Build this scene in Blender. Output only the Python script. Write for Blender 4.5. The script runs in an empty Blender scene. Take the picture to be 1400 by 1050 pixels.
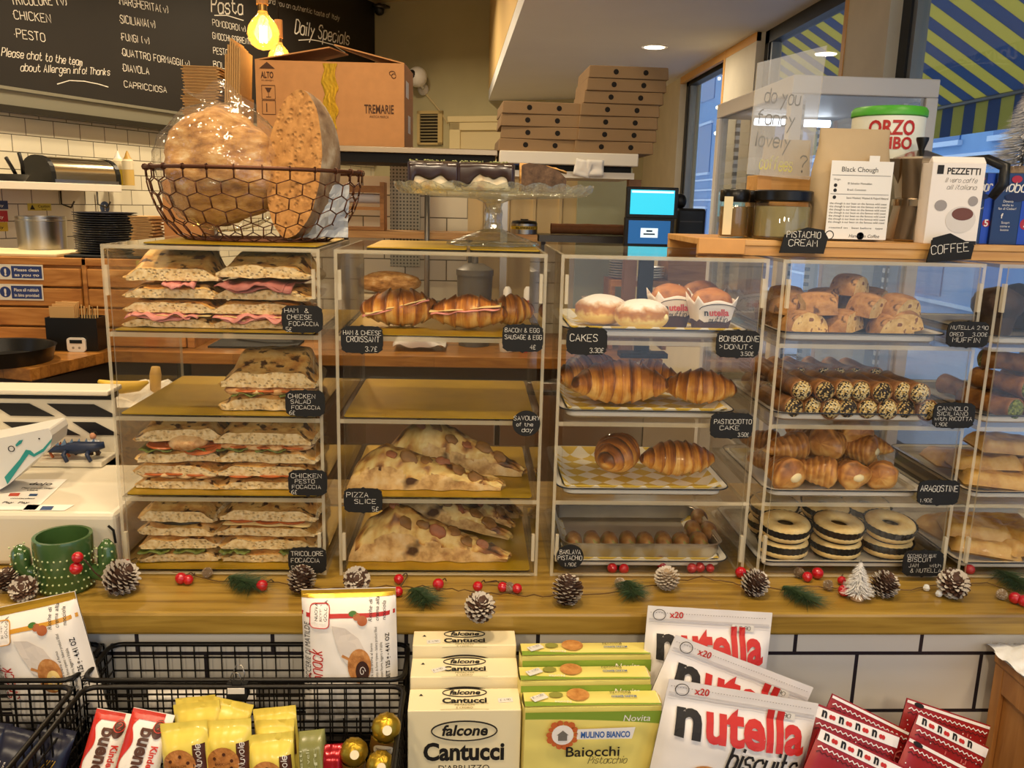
import bpy, math, random
from mathutils import Vector, Matrix, noise
PI = math.pi
SC = bpy.context.scene
COL = SC.collection
# ------------------------------------------------------------------ camera
CT = 0.92                                   # height of the counter top
F = 1171.0                                  # focal length in pixels of the 1400 px frame
YAW, PITCH, ROLL = 0.0497, 0.2081, 0.0252
EYE = Vector((0.5537, -1.3151, CT + 0.602))
_f = Vector((math.sin(YAW)*math.cos(PITCH), math.cos(YAW)*math.cos(PITCH), -math.sin(PITCH)))
_r = Vector((math.cos(YAW), -math.sin(YAW), 0))
_u = _r.cross(_f)
CR = _r*math.cos(ROLL) + _u*math.sin(ROLL)
CU = -_r*math.sin(ROLL) + _u*math.cos(ROLL)
CF = _f
cam = bpy.data.objects.new('camera', bpy.data.cameras.new('camera'))
COL.objects.link(cam)
cam.matrix_world = Matrix(((CR.x, CU.x, -CF.x, EYE.x), (CR.y, CU.y, -CF.y, EYE.y), (CR.z, CU.z, -CF.z, EYE.z), (0, 0, 0, 1)))
cam.data.sensor_width = 36
cam.data.lens = F/1400*36
cam.data.clip_start = 0.02
SC.camera = cam
def rd(px, py): return CF + CR*((px-700)/F) + CU*((525-py)/F)
def atd(px, py, d): return EYE + rd(px, py)*d
def atx(px, py, X): v = rd(px, py); return EYE + v*((X-EYE.x)/v.x)
def aty(px, py, Y): v = rd(px, py); return EYE + v*((Y-EYE.y)/v.y)
def atz(px, py, Z): v = rd(px, py); return EYE + v*((Z-EYE.z)/v.z)
# ------------------------------------------------------------------ view, world, lights
SC.view_settings.view_transform = 'Standard'
SC.view_settings.look = 'None'
SC.view_settings.gamma = 1
SC.view_settings.exposure = 0.0
cy = SC.cycles
cy.max_bounces = 16; cy.diffuse_bounces = 4; cy.glossy_bounces = 4; cy.transmission_bounces = 8
cy.transparent_max_bounces = 48; cy.use_denoising = True
cy.caustics_reflective = False; cy.caustics_refractive = False
cy.sample_clamp_indirect = 4
W = bpy.data.worlds.new('sky'); SC.world = W; W.use_nodes = True
bg = W.node_tree.nodes['Background']
bg.inputs[0].default_value = (0.66, 0.80, 1.0, 1); bg.inputs[1].default_value = 1.5
WARM = (1.0, 0.78, 0.50)
def downlight(x, y, z, power, size=0.22, col=WARM, spread=150):
    l = bpy.data.lights.new('ceiling_downlight', 'AREA'); l.shape = 'DISK'; l.size = size
    l.energy = power; l.color = col; l.spread = math.radians(spread)
    o = bpy.data.objects.new('ceiling_downlight', l); o.location = (x, y, z); COL.objects.link(o)
# warm recessed spots: over the customer side, over the counter, over the kitchen
LOWC, HIGHC = CT + 1.60, 3.5                # lower and upper ceiling heights
for x, y, z, p in ((-0.35, -0.75, HIGHC-.02, 22), (0.60, -0.75, HIGHC-.02, 24), (1.6, -0.7, LOWC-.02, 8),
                   (0.0, 1.5, HIGHC-.02, 28), (-1.7, 2.6, HIGHC-.02, 50), (-0.6, 4.3, HIGHC-.02, 55),
                   (-.3, 6.0, HIGHC-.02, 45), (-3.0, 1.2, HIGHC-.02, 30)):
    downlight(x, y, z, p)
# unseen fill lamps added behind the camera, aimed at the counter front
def front_fill(x, y, z, tx, ty, tz, power, size=.30):
    l = bpy.data.lights.new('front_fill', 'AREA'); l.shape = 'DISK'; l.size = size; l.energy = power; l.color = (1.0, .80, .54); l.spread = math.radians(110)
    o = bpy.data.objects.new('front_fill', l); COL.objects.link(o); o.location = (x, y, z)
    o.rotation_euler = (Vector((tx, ty, tz))-Vector((x, y, z))).to_track_quat('-Z', 'Y').to_euler()
for x, tx, p in ((-.5, 0.0, 6.5), (.6, .6, 7.5), (1.5, 1.3, 4.5)): front_fill(x, -2.9, 2.48, tx, .1, 1.1, p)
# ------------------------------------------------------------------ helpers: materials
def lin(h):
    h = h.lstrip('#'); c = [int(h[i:i+2], 16)/255 for i in (0, 2, 4)]
    return tuple(((x/12.92) if x <= .04045 else ((x+.055)/1.055)**2.4) for x in c) + (1,)
_M = {}
def nodes_of(name):
    m = bpy.data.materials.new(name); m.use_nodes = True
    nt = m.node_tree; return m, nt, nt.nodes['Principled BSDF']
def N(nt, t, **kw):
    n = nt.nodes.new(t)
    for k, v in kw.items():
        if k[0] == 'i' and k[1:].isdigit(): n.inputs[int(k[1:])].default_value = v
        elif k in n.inputs and not hasattr(n, k): n.inputs[k].default_value = v
        else: setattr(n, k, v)
    return n
def coords(nt, scale=(1, 1, 1), kind='Object', rot=(0, 0, 0)):
    t = N(nt, 'ShaderNodeTexCoord'); m = N(nt, 'ShaderNodeMapping')
    m.inputs['Scale'].default_value = scale; m.inputs['Rotation'].default_value = rot
    nt.links.new(t.outputs[kind], m.inputs[0]); return m.outputs[0]
def ramp(nt, fac, stops):
    r = N(nt, 'ShaderNodeValToRGB'); e = r.color_ramp.elements
    while len(e) < len(stops): e.new(0.5)
    for el, (p, c) in zip(e, stops): el.position = p; el.color = lin(c) if isinstance(c, str) else c
    nt.links.new(fac, r.inputs[0]); return r.outputs[0]
def bump(nt, b, h, strength=.3, dist=.002):
    n = N(nt, 'ShaderNodeBump'); n.inputs['Strength'].default_value = strength; n.inputs['Distance'].default_value = dist
    nt.links.new(h, n.inputs['Height']); nt.links.new(n.outputs[0], b.inputs['Normal'])
def mat(name, col='#888888', rough=.5, metal=0, emit=0, alpha=1, spec=.5, trans=0, coat=0, nz=0, nscale=60, ior=1.45, bmp=0):
    """plain principled colour; nz = tonal variation by noise, bmp = fine bump"""
    if name in _M: return _M[name]
    m, nt, b = nodes_of(name); _M[name] = m
    c = lin(col); b.inputs['Base Color'].default_value = c
    b.inputs['Roughness'].default_value = rough; b.inputs['Metallic'].default_value = metal
    b.inputs['Specular IOR Level'].default_value = spec; b.inputs['Alpha'].default_value = alpha
    b.inputs['Transmission Weight'].default_value = trans; b.inputs['IOR'].default_value = ior
    b.inputs['Coat Weight'].default_value = coat
    if emit: b.inputs['Emission Color'].default_value = c; b.inputs['Emission Strength'].default_value = emit
    if nz or bmp:
        n = N(nt, 'ShaderNodeTexNoise', Scale=nscale, Detail=5)
        nt.links.new(coords(nt), n.inputs['Vector'])
        if nz:
            lo = tuple(x*(1-nz) for x in c[:3])+(1,); hi = tuple(min(1, x*(1+nz*.6)) for x in c[:3])+(1,)
            nt.links.new(ramp(nt, n.outputs[0], [(.3, lo), (.7, hi)]), b.inputs['Base Color'])
        if bmp: bump(nt, b, n.outputs[0], bmp, .003)
    return m
def wood(name, cols, scale=(1, 12, 12), rough=.45, plank=0, axis='x', coat=0):
    if name in _M: return _M[name]
    m, nt, b = nodes_of(name); _M[name] = m
    v = coords(nt, scale)
    n = N(nt, 'ShaderNodeTexNoise', Scale=3.0, Detail=8, Distortion=1.2); nt.links.new(v, n.inputs['Vector'])
    c = ramp(nt, n.outputs[0], [(.25, cols[0]), (.5, cols[1]), (.75, cols[2])])
    if plank:
        br = N(nt, 'ShaderNodeTexBrick'); br.offset = .37
        for k, v2 in (('Scale', 1), ('Mortar Size', .0006), ('Brick Width', plank*9), ('Row Height', plank), ('Bias', 0)): br.inputs[k].default_value = v2
        br.inputs['Color1'].default_value = (.55, .55, .55, 1); br.inputs['Color2'].default_value = (1, 1, 1, 1); br.inputs['Mortar'].default_value = (.25, .2, .15, 1)
        nt.links.new(coords(nt), br.inputs['Vector'])
        mx = N(nt, 'ShaderNodeMix', data_type='RGBA', blend_type='MULTIPLY'); mx.inputs[0].default_value = .75
        nt.links.new(c, mx.inputs[6]); nt.links.new(br.outputs[0], mx.inputs[7]); c = mx.outputs[2]
    nt.links.new(c, b.inputs['Base Color']); b.inputs['Roughness'].default_value = rough; b.inputs['Coat Weight'].default_value = coat
    bump(nt, b, n.outputs[0], .15, .002)
    return m
def tiles(name, tile='#fff', grout='#000', w=.2, h=.1, mortar=.003, rough=.18, vary=.06):
    """running bond tiles on an object's local XZ plane"""
    if name in _M: return _M[name]
    m, nt, b = nodes_of(name); _M[name] = m
    t = N(nt, 'ShaderNodeTexCoord'); s = N(nt, 'ShaderNodeSeparateXYZ'); c = N(nt, 'ShaderNodeCombineXYZ')
    nt.links.new(t.outputs['Object'], s.inputs[0]); nt.links.new(s.outputs[0], c.inputs[0]); nt.links.new(s.outputs[2], c.inputs[1])
    br = N(nt, 'ShaderNodeTexBrick')
    for k, v in (('Scale', 1), ('Mortar Size', mortar), ('Mortar Smooth', .1), ('Brick Width', w), ('Row Height', h), ('Bias', 0)): br.inputs[k].default_value = v
    a = lin(tile); br.inputs['Color1'].default_value = a; br.inputs['Color2'].default_value = tuple(x*(1-vary) for x in a[:3])+(1,); br.inputs['Mortar'].default_value = lin(grout)
    nt.links.new(c.outputs[0], br.inputs['Vector']); nt.links.new(br.outputs[0], b.inputs['Base Color'])
    inv = N(nt, 'ShaderNodeMath', operation='SUBTRACT'); inv.inputs[0].default_value = 1; nt.links.new(br.outputs['Fac'], inv.inputs[1])
    bump(nt, b, inv.outputs[0], .6, .002); b.inputs['Roughness'].default_value = rough
    return m
def clear(name, tint=(.97, .97, .96), rough=.03, base=.04, haze=0, hcol=(.8, .8, .78), bmp=0):
    """clear sheet: what lies behind it, plus its own reflections; haze = share of diffuse colour mixed in"""
    if name in _M: return _M[name]
    m, nt, b = nodes_of(name); _M[name] = m
    t = N(nt, 'ShaderNodeBsdfTransparent'); t.inputs[0].default_value = tint+(1,)
    g = N(nt, 'ShaderNodeBsdfGlossy'); g.inputs['Roughness'].default_value = rough
    f = N(nt, 'ShaderNodeLayerWeight'); f.inputs[0].default_value = .5
    pw = N(nt, 'ShaderNodeMath', operation='POWER'); pw.inputs[1].default_value = 5; nt.links.new(f.outputs['Facing'], pw.inputs[0])
    sl = N(nt, 'ShaderNodeMath', operation='MULTIPLY_ADD'); sl.inputs[1].default_value = 1-base; sl.inputs[2].default_value = base; nt.links.new(pw.outputs[0], sl.inputs[0])
    x = N(nt, 'ShaderNodeMixShader'); nt.links.new(sl.outputs[0], x.inputs[0]); nt.links.new(t.outputs[0], x.inputs[1]); nt.links.new(g.outputs[0], x.inputs[2])
    out = x.outputs[0]
    if bmp:
        n = N(nt, 'ShaderNodeTexNoise', Scale=bmp, Detail=3); nt.links.new(coords(nt), n.inputs['Vector'])
        bp = N(nt, 'ShaderNodeBump'); bp.inputs['Strength'].default_value = .8; bp.inputs['Distance'].default_value = .01
        nt.links.new(n.outputs[0], bp.inputs['Height'])
        for q in (g, f): nt.links.new(bp.outputs[0], q.inputs['Normal'])
    if haze:
        d = N(nt, 'ShaderNodeBsdfDiffuse'); d.inputs[0].default_value = hcol+(1,)
        y = N(nt, 'ShaderNodeMixShader'); y.inputs[0].default_value = haze
        nt.links.new(out, y.inputs[1]); nt.links.new(d.outputs[0], y.inputs[2]); out = y.outputs[0]
    nt.links.new(out, nt.nodes['Material Output'].inputs[0])
    return m
def blotch(name, stops, scale=30, rough=.6, detail=6, bmp=.5, bdist=.003, vor=0, second=None, coat=0, s3=(1, 1, 1), attr=None):
    """baked goods: colour ramp over noise (or over a named vertex value), optional crumb holes"""
    if name in _M: return _M[name]
    m, nt, b = nodes_of(name); _M[name] = m
    v = coords(nt, s3)
    n = N(nt, 'ShaderNodeTexNoise', Scale=scale, Detail=detail, Roughness=.6); nt.links.new(v, n.inputs['Vector'])
    fac = n.outputs[0]
    if attr:
        a = N(nt, 'ShaderNodeAttribute', attribute_name=attr)
        ad = N(nt, 'ShaderNodeMath', operation='MULTIPLY_ADD'); ad.inputs[1].default_value = .45; ad.inputs[2].default_value = -.22
        nt.links.new(n.outputs[0], ad.inputs[0])
        a2 = N(nt, 'ShaderNodeMath', operation='ADD'); nt.links.new(ad.outputs[0], a2.inputs[0]); nt.links.new(a.outputs['Fac'], a2.inputs[1]); fac = a2.outputs[0]
    c = ramp(nt, fac, stops)
    if second:
        n2 = N(nt, 'ShaderNodeTexNoise', Scale=second[0], Detail=3); nt.links.new(v, n2.inputs['Vector'])
        f2 = ramp(nt, n2.outputs[0], [(second[1], (0, 0, 0, 1)), (second[2], (1, 1, 1, 1))])
        mx = N(nt, 'ShaderNodeMix', data_type='RGBA'); nt.links.new(f2, mx.inputs[0]); nt.links.new(c, mx.inputs[6]); mx.inputs[7].default_value = lin(second[3]); c = mx.outputs[2]
    h = n.outputs[0]
    if vor:
        vs_, vd_, vm_ = vor if isinstance(vor, tuple) else (vor, .42, .8)
        vo = N(nt, 'ShaderNodeTexVoronoi', Scale=vs_); nt.links.new(v, vo.inputs['Vector'])
        f3 = ramp(nt, vo.outputs[0], [(.12, (vd_, vd_*.95, vd_*.88, 1)), (.42, (1, 1, 1, 1))])
        mx = N(nt, 'ShaderNodeMix', data_type='RGBA', blend_type='MULTIPLY'); mx.inputs[0].default_value = vm_
        nt.links.new(c, mx.inputs[6]); nt.links.new(f3, mx.inputs[7]); c = mx.outputs[2]; h = f3
    nt.links.new(c, b.inputs['Base Color']); b.inputs['Roughness'].default_value = rough; b.inputs['Coat Weight'].default_value = coat
    bump(nt, b, h, bmp, bdist)
    return m
# ------------------------------------------------------------------ helpers: objects
def setp(o, label=None, cat=None, group=None, kind=None):
    if label: o['label'] = label
    if cat: o['category'] = cat
    if group: o['group'] = group
    if kind: o['kind'] = kind
    return o
def T(name, label, cat, loc=(0, 0, 0), rz=0, group=None, kind=None, rot=None):
    o = bpy.data.objects.new(name, None); COL.objects.link(o); o.empty_display_size = .02
    o.location = loc; o.rotation_euler = rot if rot else (0, 0, rz)
    return setp(o, label, cat, group, kind)
def copy_tree(o, parent=None):
    c = o.copy(); COL.objects.link(c)
    if parent: c.parent = parent
    for ch in list(o.children): copy_tree(ch, c)
    return c
def dup(o, loc, rot, label=None, group=None, scale=None):
    c = copy_tree(o); c.location = loc; c.rotation_euler = rot
    if scale: c.scale = scale
    return setp(c, label, None, group)
def rotm(rx=0, ry=0, rz=0): return Matrix.Rotation(rz, 4, 'Z') @ Matrix.Rotation(ry, 4, 'Y') @ Matrix.Rotation(rx, 4, 'X')
def TM(x, y, z, rx=0, ry=0, rz=0): return Matrix.Translation((x, y, z)) @ rotm(rx, ry, rz)
def frame(o, x, n):
    """matrix with X axis x, Z axis n (normal), origin o"""
    x = Vector(x).normalized(); n = Vector(n).normalized(); y = n.cross(x).normalized(); x = y.cross(n)
    return Matrix(((x.x, y.x, n.x, o[0]), (x.y, y.y, n.y, o[1]), (x.z, y.z, n.z, o[2]), (0, 0, 0, 1)))
UP = TM(0, 0, 0, PI/2)                      # local XY drawing -> a plane facing -Y
GL = {}
def _g(chars, spec):
    for c, s in zip(chars, spec.split()): GL[c] = s
_g('ABCDEFGHIJKLMNOPQRSTUVWXYZ', '002640,1232 000636453403,033342413000 4536160501103041 00062645412000 46060040,0333 460600,0333 45361605011030414323 0006,4046,0343 2026 3631201001 0006,4603,1440 060040 0006234640 00064046 160501103041453616 00063645443303 160501103041453616,2240 00063645443303,2340 45361605043341301001 0646,2620 060110304146 062046 0610233046 0046,0640 062346,2320 06460040')
_g('0123456789', '160501103041453616 152620 05163645440040 051636453423,234241301001 30360242 4606033342413000 4636150401103041423303 064610 13040516364544331302011030414233 4333130405163645444130')
_g('&$()!?./-<>,', '411001023526161540 45362615110040,0333 2615141120 0615141100 2622,2120 05163645342322,2120 2021 0046 0343 451341 053301 2110')
_g('abcdefghijklmnopqrstuvwxyz', '4440,4334140301103041 0600,0314344341301001 4334140301103041 4640,4334140301103041 02424334140301103041 36261510,0434 4334140301103041,444a3b1b0a 0600,0314344340 2420,2625 242a1b0a,2625 0600,3401,1230 2620 0400,03142320,23344340 0400,0314344340 140301103041433414 040b,0314344341301001 444b,4334140301103041 0400,03143443 43341403123241301001 16113041,0434 0401103041,4440 042044 0410233044 0440,0044 0422,440b 04440040')
_TX = {}
def text_geo(body, size, bold, shear, align, sx, res=3):
    k = (body, size, bold, shear, align, sx)
    if k in _TX: return _TX[k]
    cu = bpy.data.curves.new('t', 'FONT'); cu.body = body; cu.size = size; cu.offset = bold*size; cu.shear = shear
    cu.align_x = align; cu.align_y = 'BOTTOM_BASELINE'; cu.resolution_u = res
    o = bpy.data.objects.new('t', cu); COL.objects.link(o)
    me = bpy.data.meshes.new_from_object(o.evaluated_get(bpy.context.evaluated_depsgraph_get()))
    vs = [(v.co.x*sx, v.co.y, 0) for v in me.vertices]; fs = [tuple(p.vertices) for p in me.polygons]
    bpy.data.objects.remove(o); bpy.data.curves.remove(cu); bpy.data.meshes.remove(me)
    _TX[k] = (vs, fs); return vs, fs
class MB:
    def __init__(s): s.v = []; s.f = []; s.m = []; s.at = {}
    def add(s, vs, fs, mi=0, M=None, a=None):
        b = len(s.v)
        for v in vs:
            v = Vector(v); s.v.append(M @ v if M is not None else v)
        for f in fs: s.f.append(tuple(b+i for i in f)); s.m.append(mi)
        if a:
            for i, x in enumerate(a): s.at[b+i] = x
        return s
    def box(s, x0, x1, y0, y1, z0, z1, mi=0, M=None, taper=None):
        tx, ty = taper or (0, 0)
        vs = [(x0, y0, z0), (x1, y0, z0), (x1, y1, z0), (x0, y1, z0), (x0+tx, y0+ty, z1), (x1-tx, y0+ty, z1), (x1-tx, y1-ty, z1), (x0+tx, y1-ty, z1)]
        return s.add(vs, [(3, 2, 1, 0), (4, 5, 6, 7), (0, 1, 5, 4), (1, 2, 6, 5), (2, 3, 7, 6), (3, 0, 4, 7)], mi, M)
    def lathe(s, prof, n=24, mi=0, M=None, cap=True, sx=1, sy=1, a0=0):
        vs = []; fs = []
        for r, z in prof:
            for i in range(n): t = a0+2*PI*i/n; vs.append((r*math.cos(t)*sx, r*math.sin(t)*sy, z))
        for j in range(len(prof)-1):
            for i in range(n): k = (i+1) % n; fs.append((j*n+i, j*n+k, (j+1)*n+k, (j+1)*n+i))
        if cap:
            if prof[0][0] > 1e-6: fs.append(tuple(range(n-1, -1, -1)))
            if prof[-1][0] > 1e-6: fs.append(tuple((len(prof)-1)*n+i for i in range(n)))
        return s.add(vs, fs, mi, M)
    def cyl(s, p0, p1, r0, r1=None, n=12, mi=0, M=None):
        p0, p1 = Vector(p0), Vector(p1); d = p1-p0
        q = d.to_track_quat('Z', 'Y').to_matrix().to_4x4(); q.translation = p0
        return s.lathe([(r0, 0), (r0 if r1 is None else r1, d.length)], n, mi, (M @ q) if M is not None else q)
    def tube(s, pts, r, n=6, mi=0, closed=False, M=None):
        pts = [Vector(p) for p in pts]; L = len(pts); vs = []; fs = []; nrm = None
        for i, p in enumerate(pts):
            a = pts[(i-1) % L] if (closed or i > 0) else p; b = pts[(i+1) % L] if (closed or i < L-1) else p
            t = (b-a).normalized()
            if nrm is None: nrm = t.orthogonal().normalized()
            else:
                nrm = nrm - t*nrm.dot(t)
                nrm = nrm.normalized() if nrm.length > 1e-6 else t.orthogonal().normalized()
            bi = t.cross(nrm); rr = r[i] if isinstance(r, (list, tuple)) else r
            for k in range(n): an = 2*PI*k/n; vs.append(p+(nrm*math.cos(an)+bi*math.sin(an))*rr)
        for i in range(L if closed else L-1):
            j = (i+1) % L
            for k in range(n): k2 = (k+1) % n; fs.append((i*n+k, i*n+k2, j*n+k2, j*n+k))
        if not closed: fs.append(tuple(range(n-1, -1, -1))); fs.append(tuple((L-1)*n+k for k in range(n)))
        return s.add(vs, fs, mi, M)
    def prism(s, poly, z0, z1, mi=0, M=None, mtop=None):
        n = len(poly); vs = [(x, y, z0) for x, y in poly]+[(x, y, z1) for x, y in poly]
        s.add(vs, [tuple(range(n-1, -1, -1))]+[(i, (i+1) % n, n+(i+1) % n, n+i) for i in range(n)], mi, M)
        return s.add(vs, [tuple(range(n, 2*n))], mi if mtop is None else mtop, M)
    def ell(s, c, r, n=16, m=10, mi=0, M=None, fn=None):
        vs = []; fs = []; c = Vector(c)
        for j in range(m+1):
            ph = -PI/2+PI*j/m
            for i in range(n):
                t = 2*PI*i/n; d = Vector((math.cos(ph)*math.cos(t), math.cos(ph)*math.sin(t), math.sin(ph)))
                k = fn(d) if fn else 1
                vs.append(c+Vector((d.x*r[0], d.y*r[1], d.z*r[2]))*k)
        for j in range(m):
            for i in range(n): k = (i+1) % n; fs.append((j*n+i, j*n+k, (j+1)*n+k, (j+1)*n+i))
        return s.add(vs, fs, mi, M)
    def grid(s, fn, nu, nv, mi=0, M=None, a=None, wrap=False):
        vs = [fn(i/nu, j/nv) for j in range(nv+1) for i in range(nu+1)]
        av = [a(i/nu, j/nv) for j in range(nv+1) for i in range(nu+1)] if a else None
        fs = [(j*(nu+1)+i, j*(nu+1)+i+1, (j+1)*(nu+1)+i+1, (j+1)*(nu+1)+i) for j in range(nv) for i in range(nu)]
        return s.add(vs, fs, mi, M, av)
    def text(s, body, M, size, mi=0, bold=.012, shear=0, align='CENTER', sx=1, width=None):
        vs, fs = text_geo(body, size, bold, shear, align, sx)
        if width and vs:
            w = max(v[0] for v in vs)-min(v[0] for v in vs); k = width/w; vs = [(v[0]*k, v[1], 0) for v in vs]
        return s.add(vs, fs, mi, M)
    def ribbon(s, pts, w, M, mi=0):
        vs = []; fs = []
        for i, p in enumerate(pts):
            a = pts[max(0, i-1)]; b = pts[min(len(pts)-1, i+1)]
            dx, dy = b[0]-a[0], b[1]-a[1]; l = math.hypot(dx, dy) or 1
            ox, oy = -dy/l*w/2, dx/l*w/2
            vs += [(p[0]+ox, p[1]+oy, 0), (p[0]-ox, p[1]-oy, 0)]
        fs = [(2*i, 2*i+1, 2*i+3, 2*i+2) for i in range(len(pts)-1)]
        return s.add(vs, fs, mi, M)
    def chalk(s, body, M, h, mi=0, w=None, width=None, jit=.25, slant=0, align='L', seed=0):
        """hand lettering: single strokes, height h, optional total width"""
        rnd = random.Random(body+str(seed)); u = h/6; x = 0; out = []
        for ch in body:
            if ch == ' ': x += 3.2; continue
            g = GL.get(ch)
            if not g: x += 3; continue
            adv = 2.4 if ch in 'Iil.!,' else 5.3
            off = -1.4 if ch in 'Iil.!,' else 0
            dy = rnd.uniform(-jit, jit)
            for st in g.split(','):
                pts = []
                for i in range(0, len(st)-1, 2):
                    yy = st[i+1]; yy = -1.3*(ord(yy)-96) if yy in 'ab' else int(yy)
                    pts.append((x+off+int(st[i])+rnd.uniform(-jit, jit)*.6, yy+dy+rnd.uniform(-jit, jit)*.6))
                out.append(pts)
            x += adv
        tot = max(x-1.2, 1); kx = width/tot if width else u
        w = w or h*.09
        x0 = -tot*kx/2 if align == 'C' else (-tot*kx if align == 'R' else 0)
        for pts in out: s.ribbon([(x0+px*kx+slant*py*u, py*u) for px, py in pts], w, M, mi)
        return s
    def build(s, name, mats, parent=None, smooth=False, bevel=0, sub=0, seg=2, auto=None, solid=0, M=None):
        me = bpy.data.meshes.new(name)
        me.from_pydata([tuple(v) for v in s.v], [], s.f)
        if not isinstance(mats, (list, tuple)): mats = [mats]
        for m in mats: me.materials.append(m)
        me.polygons.foreach_set('material_index', [min(i, len(mats)-1) for i in s.m])
        if smooth: me.polygons.foreach_set('use_smooth', [True]*len(s.f))
        if s.at:
            at = me.attributes.new('bake', 'FLOAT', 'POINT')
            at.data.foreach_set('value', [s.at.get(i, 0.0) for i in range(len(s.v))])
        me.update()
        if smooth and auto: me.set_sharp_from_angle(angle=math.radians(auto))
        o = bpy.data.objects.new(name, me); COL.objects.link(o)
        if parent: o.parent = parent
        if M is not None: o.matrix_local = M
        if solid: md = o.modifiers.new('t', 'SOLIDIFY'); md.thickness = solid; md.offset = 0
        if bevel:
            md = o.modifiers.new('b', 'BEVEL'); md.width = bevel; md.segments = seg; md.limit_method = 'ANGLE'; md.angle_limit = math.radians(40)
        if sub: md = o.modifiers.new('s', 'SUBSURF'); md.levels = sub; md.render_levels = sub
        return o
def struct(o): o['kind'] = 'structure'; return o
def rrect(w, h, r, n=5, cx=0, cy=0):
    """rounded rectangle outline, counter-clockwise"""
    p = []
    for sx, sy, a in ((1, 1, 0), (-1, 1, PI/2), (-1, -1, PI), (1, -1, 3*PI/2)):
        for i in range(n+1):
            t = a+PI/2*i/n; p.append((cx+sx*(w/2-r)+r*math.cos(t), cy+sy*(h/2-r)+r*math.sin(t)))
    return p
def nz(x, y, z, s=1.0): return noise.noise(Vector((x*s, y*s, z*s)))
def bounds(t):
    lo, hi = [1e9]*3, [-1e9]*3
    def walk(o, M):
        M = M @ o.matrix_basis
        if o.type == 'MESH':
            for v in o.data.vertices:
                q = M @ v.co
                for i in range(3): lo[i] = min(lo[i], q[i]); hi[i] = max(hi[i], q[i])
        for c in o.children: walk(c, M)
    walk(t, Matrix()); return lo, hi
def fit(t, x=None, y=None, z=None, zmax=None):
    """shrink and shift a thing so that it stays inside the given ranges"""
    for i, r in ((0, x), (1, y)):
        if not r: continue
        lo, hi = bounds(t); w = hi[i]-lo[i]
        if w > r[1]-r[0]: t.scale[i] *= (r[1]-r[0])/w*.995; lo, hi = bounds(t)
        if lo[i] < r[0]: t.location[i] += r[0]-lo[i]
        elif hi[i] > r[1]: t.location[i] += r[1]-hi[i]
    lo, hi = bounds(t)
    if z is not None: t.location.z += z-lo[2]; lo, hi = bounds(t)
    if zmax and hi[2] > zmax: t.scale[2] *= max(.5, (zmax-lo[2])/(hi[2]-lo[2])); lo2, hi = bounds(t); t.location.z += lo[2]-lo2[2]
    return t
RND = random.Random(7)
ORD = ['first', 'second', 'third', 'fourth', 'fifth', 'sixth', 'seventh', 'eighth', 'ninth', 'tenth', 'eleventh', 'twelfth', 'thirteenth', 'fourteenth']
# ------------------------------------------------------------------ shared materials
steel = mat('steel', '#b4b0a8', .28, 1)
dsteel = mat('dark steel', '#55524e', .35, 1)
black = mat('black plastic', '#121212', .4)
blackm = mat('black matt', '#0d0d0d', .7)
white = mat('white plastic', '#e8e4dc', .35)
chalkw = mat('chalk white', '#e9e4d8', .9)
paperw = mat('white paper', '#ece8e0', .7)
blk = mat('ink black', '#15110f', .6)
kraft = mat('kraft card', '#c08a55', .75, nz=.07, nscale=25)
kraftd = mat('kraft card edge', '#8d6238', .85)
sage = mat('sage paint', '#b5ac86', .8, nz=.05, nscale=3)
cream = mat('cream paint', '#d9cbab', .7, nz=.04, nscale=4)
gold = blotch('gold board', [(.3, '#b08c08'), (.7, '#cda818')], 9, .34, 4, .12, .001)
gold.node_tree.nodes['Principled BSDF'].inputs['Metallic'].default_value = .45
oak = wood('counter oak', ('#6d501c', '#94752e', '#ac8c40'), (1.2, 16, 16), .35, .0, coat=.25)
wtop = wood('worktop beech', ('#85531f', '#a8702f', '#bd8740'), (1.5, 14, 14), .35, .045, coat=.2)
pine = wood('pine boards', ('#9a6025', '#b97d3a', '#cc9450'), (1.4, 12, 12), .5)
bambo = wood('bamboo', ('#b88242', '#cc9a58', '#d9ac6c'), (1.5, 20, 20), .4)
# ------------------------------------------------------------------ room shell
TH = math.radians(23.2)
C0 = Vector((-.509, 8.199, 0)); DL = Vector((math.sin(TH), math.cos(TH), 0)); DN = Vector((math.cos(TH), -math.sin(TH), 0))
LW = 9.5
WO = C0-DL*LW                                  # near end of the left wall
WLM = Matrix.Translation(WO) @ Matrix.Rotation(PI/2-TH, 4, 'Z')     # local X along wall (far), -Y into the room
WLI = WLM.inverted()
def onwall(px, py, off=0):
    v = rd(px, py); n = DN; t = ((WO+DN*off-EYE).dot(n))/v.dot(n); return WLI @ (EYE+v*t)
XW = 2.2
fl = MB().box(-6, 3.2, -3.5, 9, -.05, 0).build('floor', mat('floor tile', '#6a5a48', .5, nz=.1, nscale=5)); struct(fl)
g = MB().box(0, LW, 0, .1, 0, 2.0).build('wall_left', tiles('metro tile', '#e3dcc4', '#6d6756', .205, .103)); g.matrix_world = WLM; struct(g)
g = MB().box(0, LW, 0.001, .1, 2.0, 3.55).build('wall_left_upper', mat('dark paint', '#2a2520', .8)); g.matrix_world = WLM; struct(g)
g = MB().box(0, 3.4, 0, .1, 0, 3.55).build('wall_back', sage); g.matrix_world = Matrix.Translation(C0) @ Matrix.Rotation(-TH, 4, 'Z'); struct(g); WBM = g.matrix_world.copy(); WBI = WBM.inverted()
g = MB().prism([(-6, -3.5), (.97, -3.5), (.70, 8.3), (-6, 8.3)], 3.5, 3.6).build('ceiling', mat('upper ceiling', '#cdbb92', .85)); struct(g)
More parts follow.
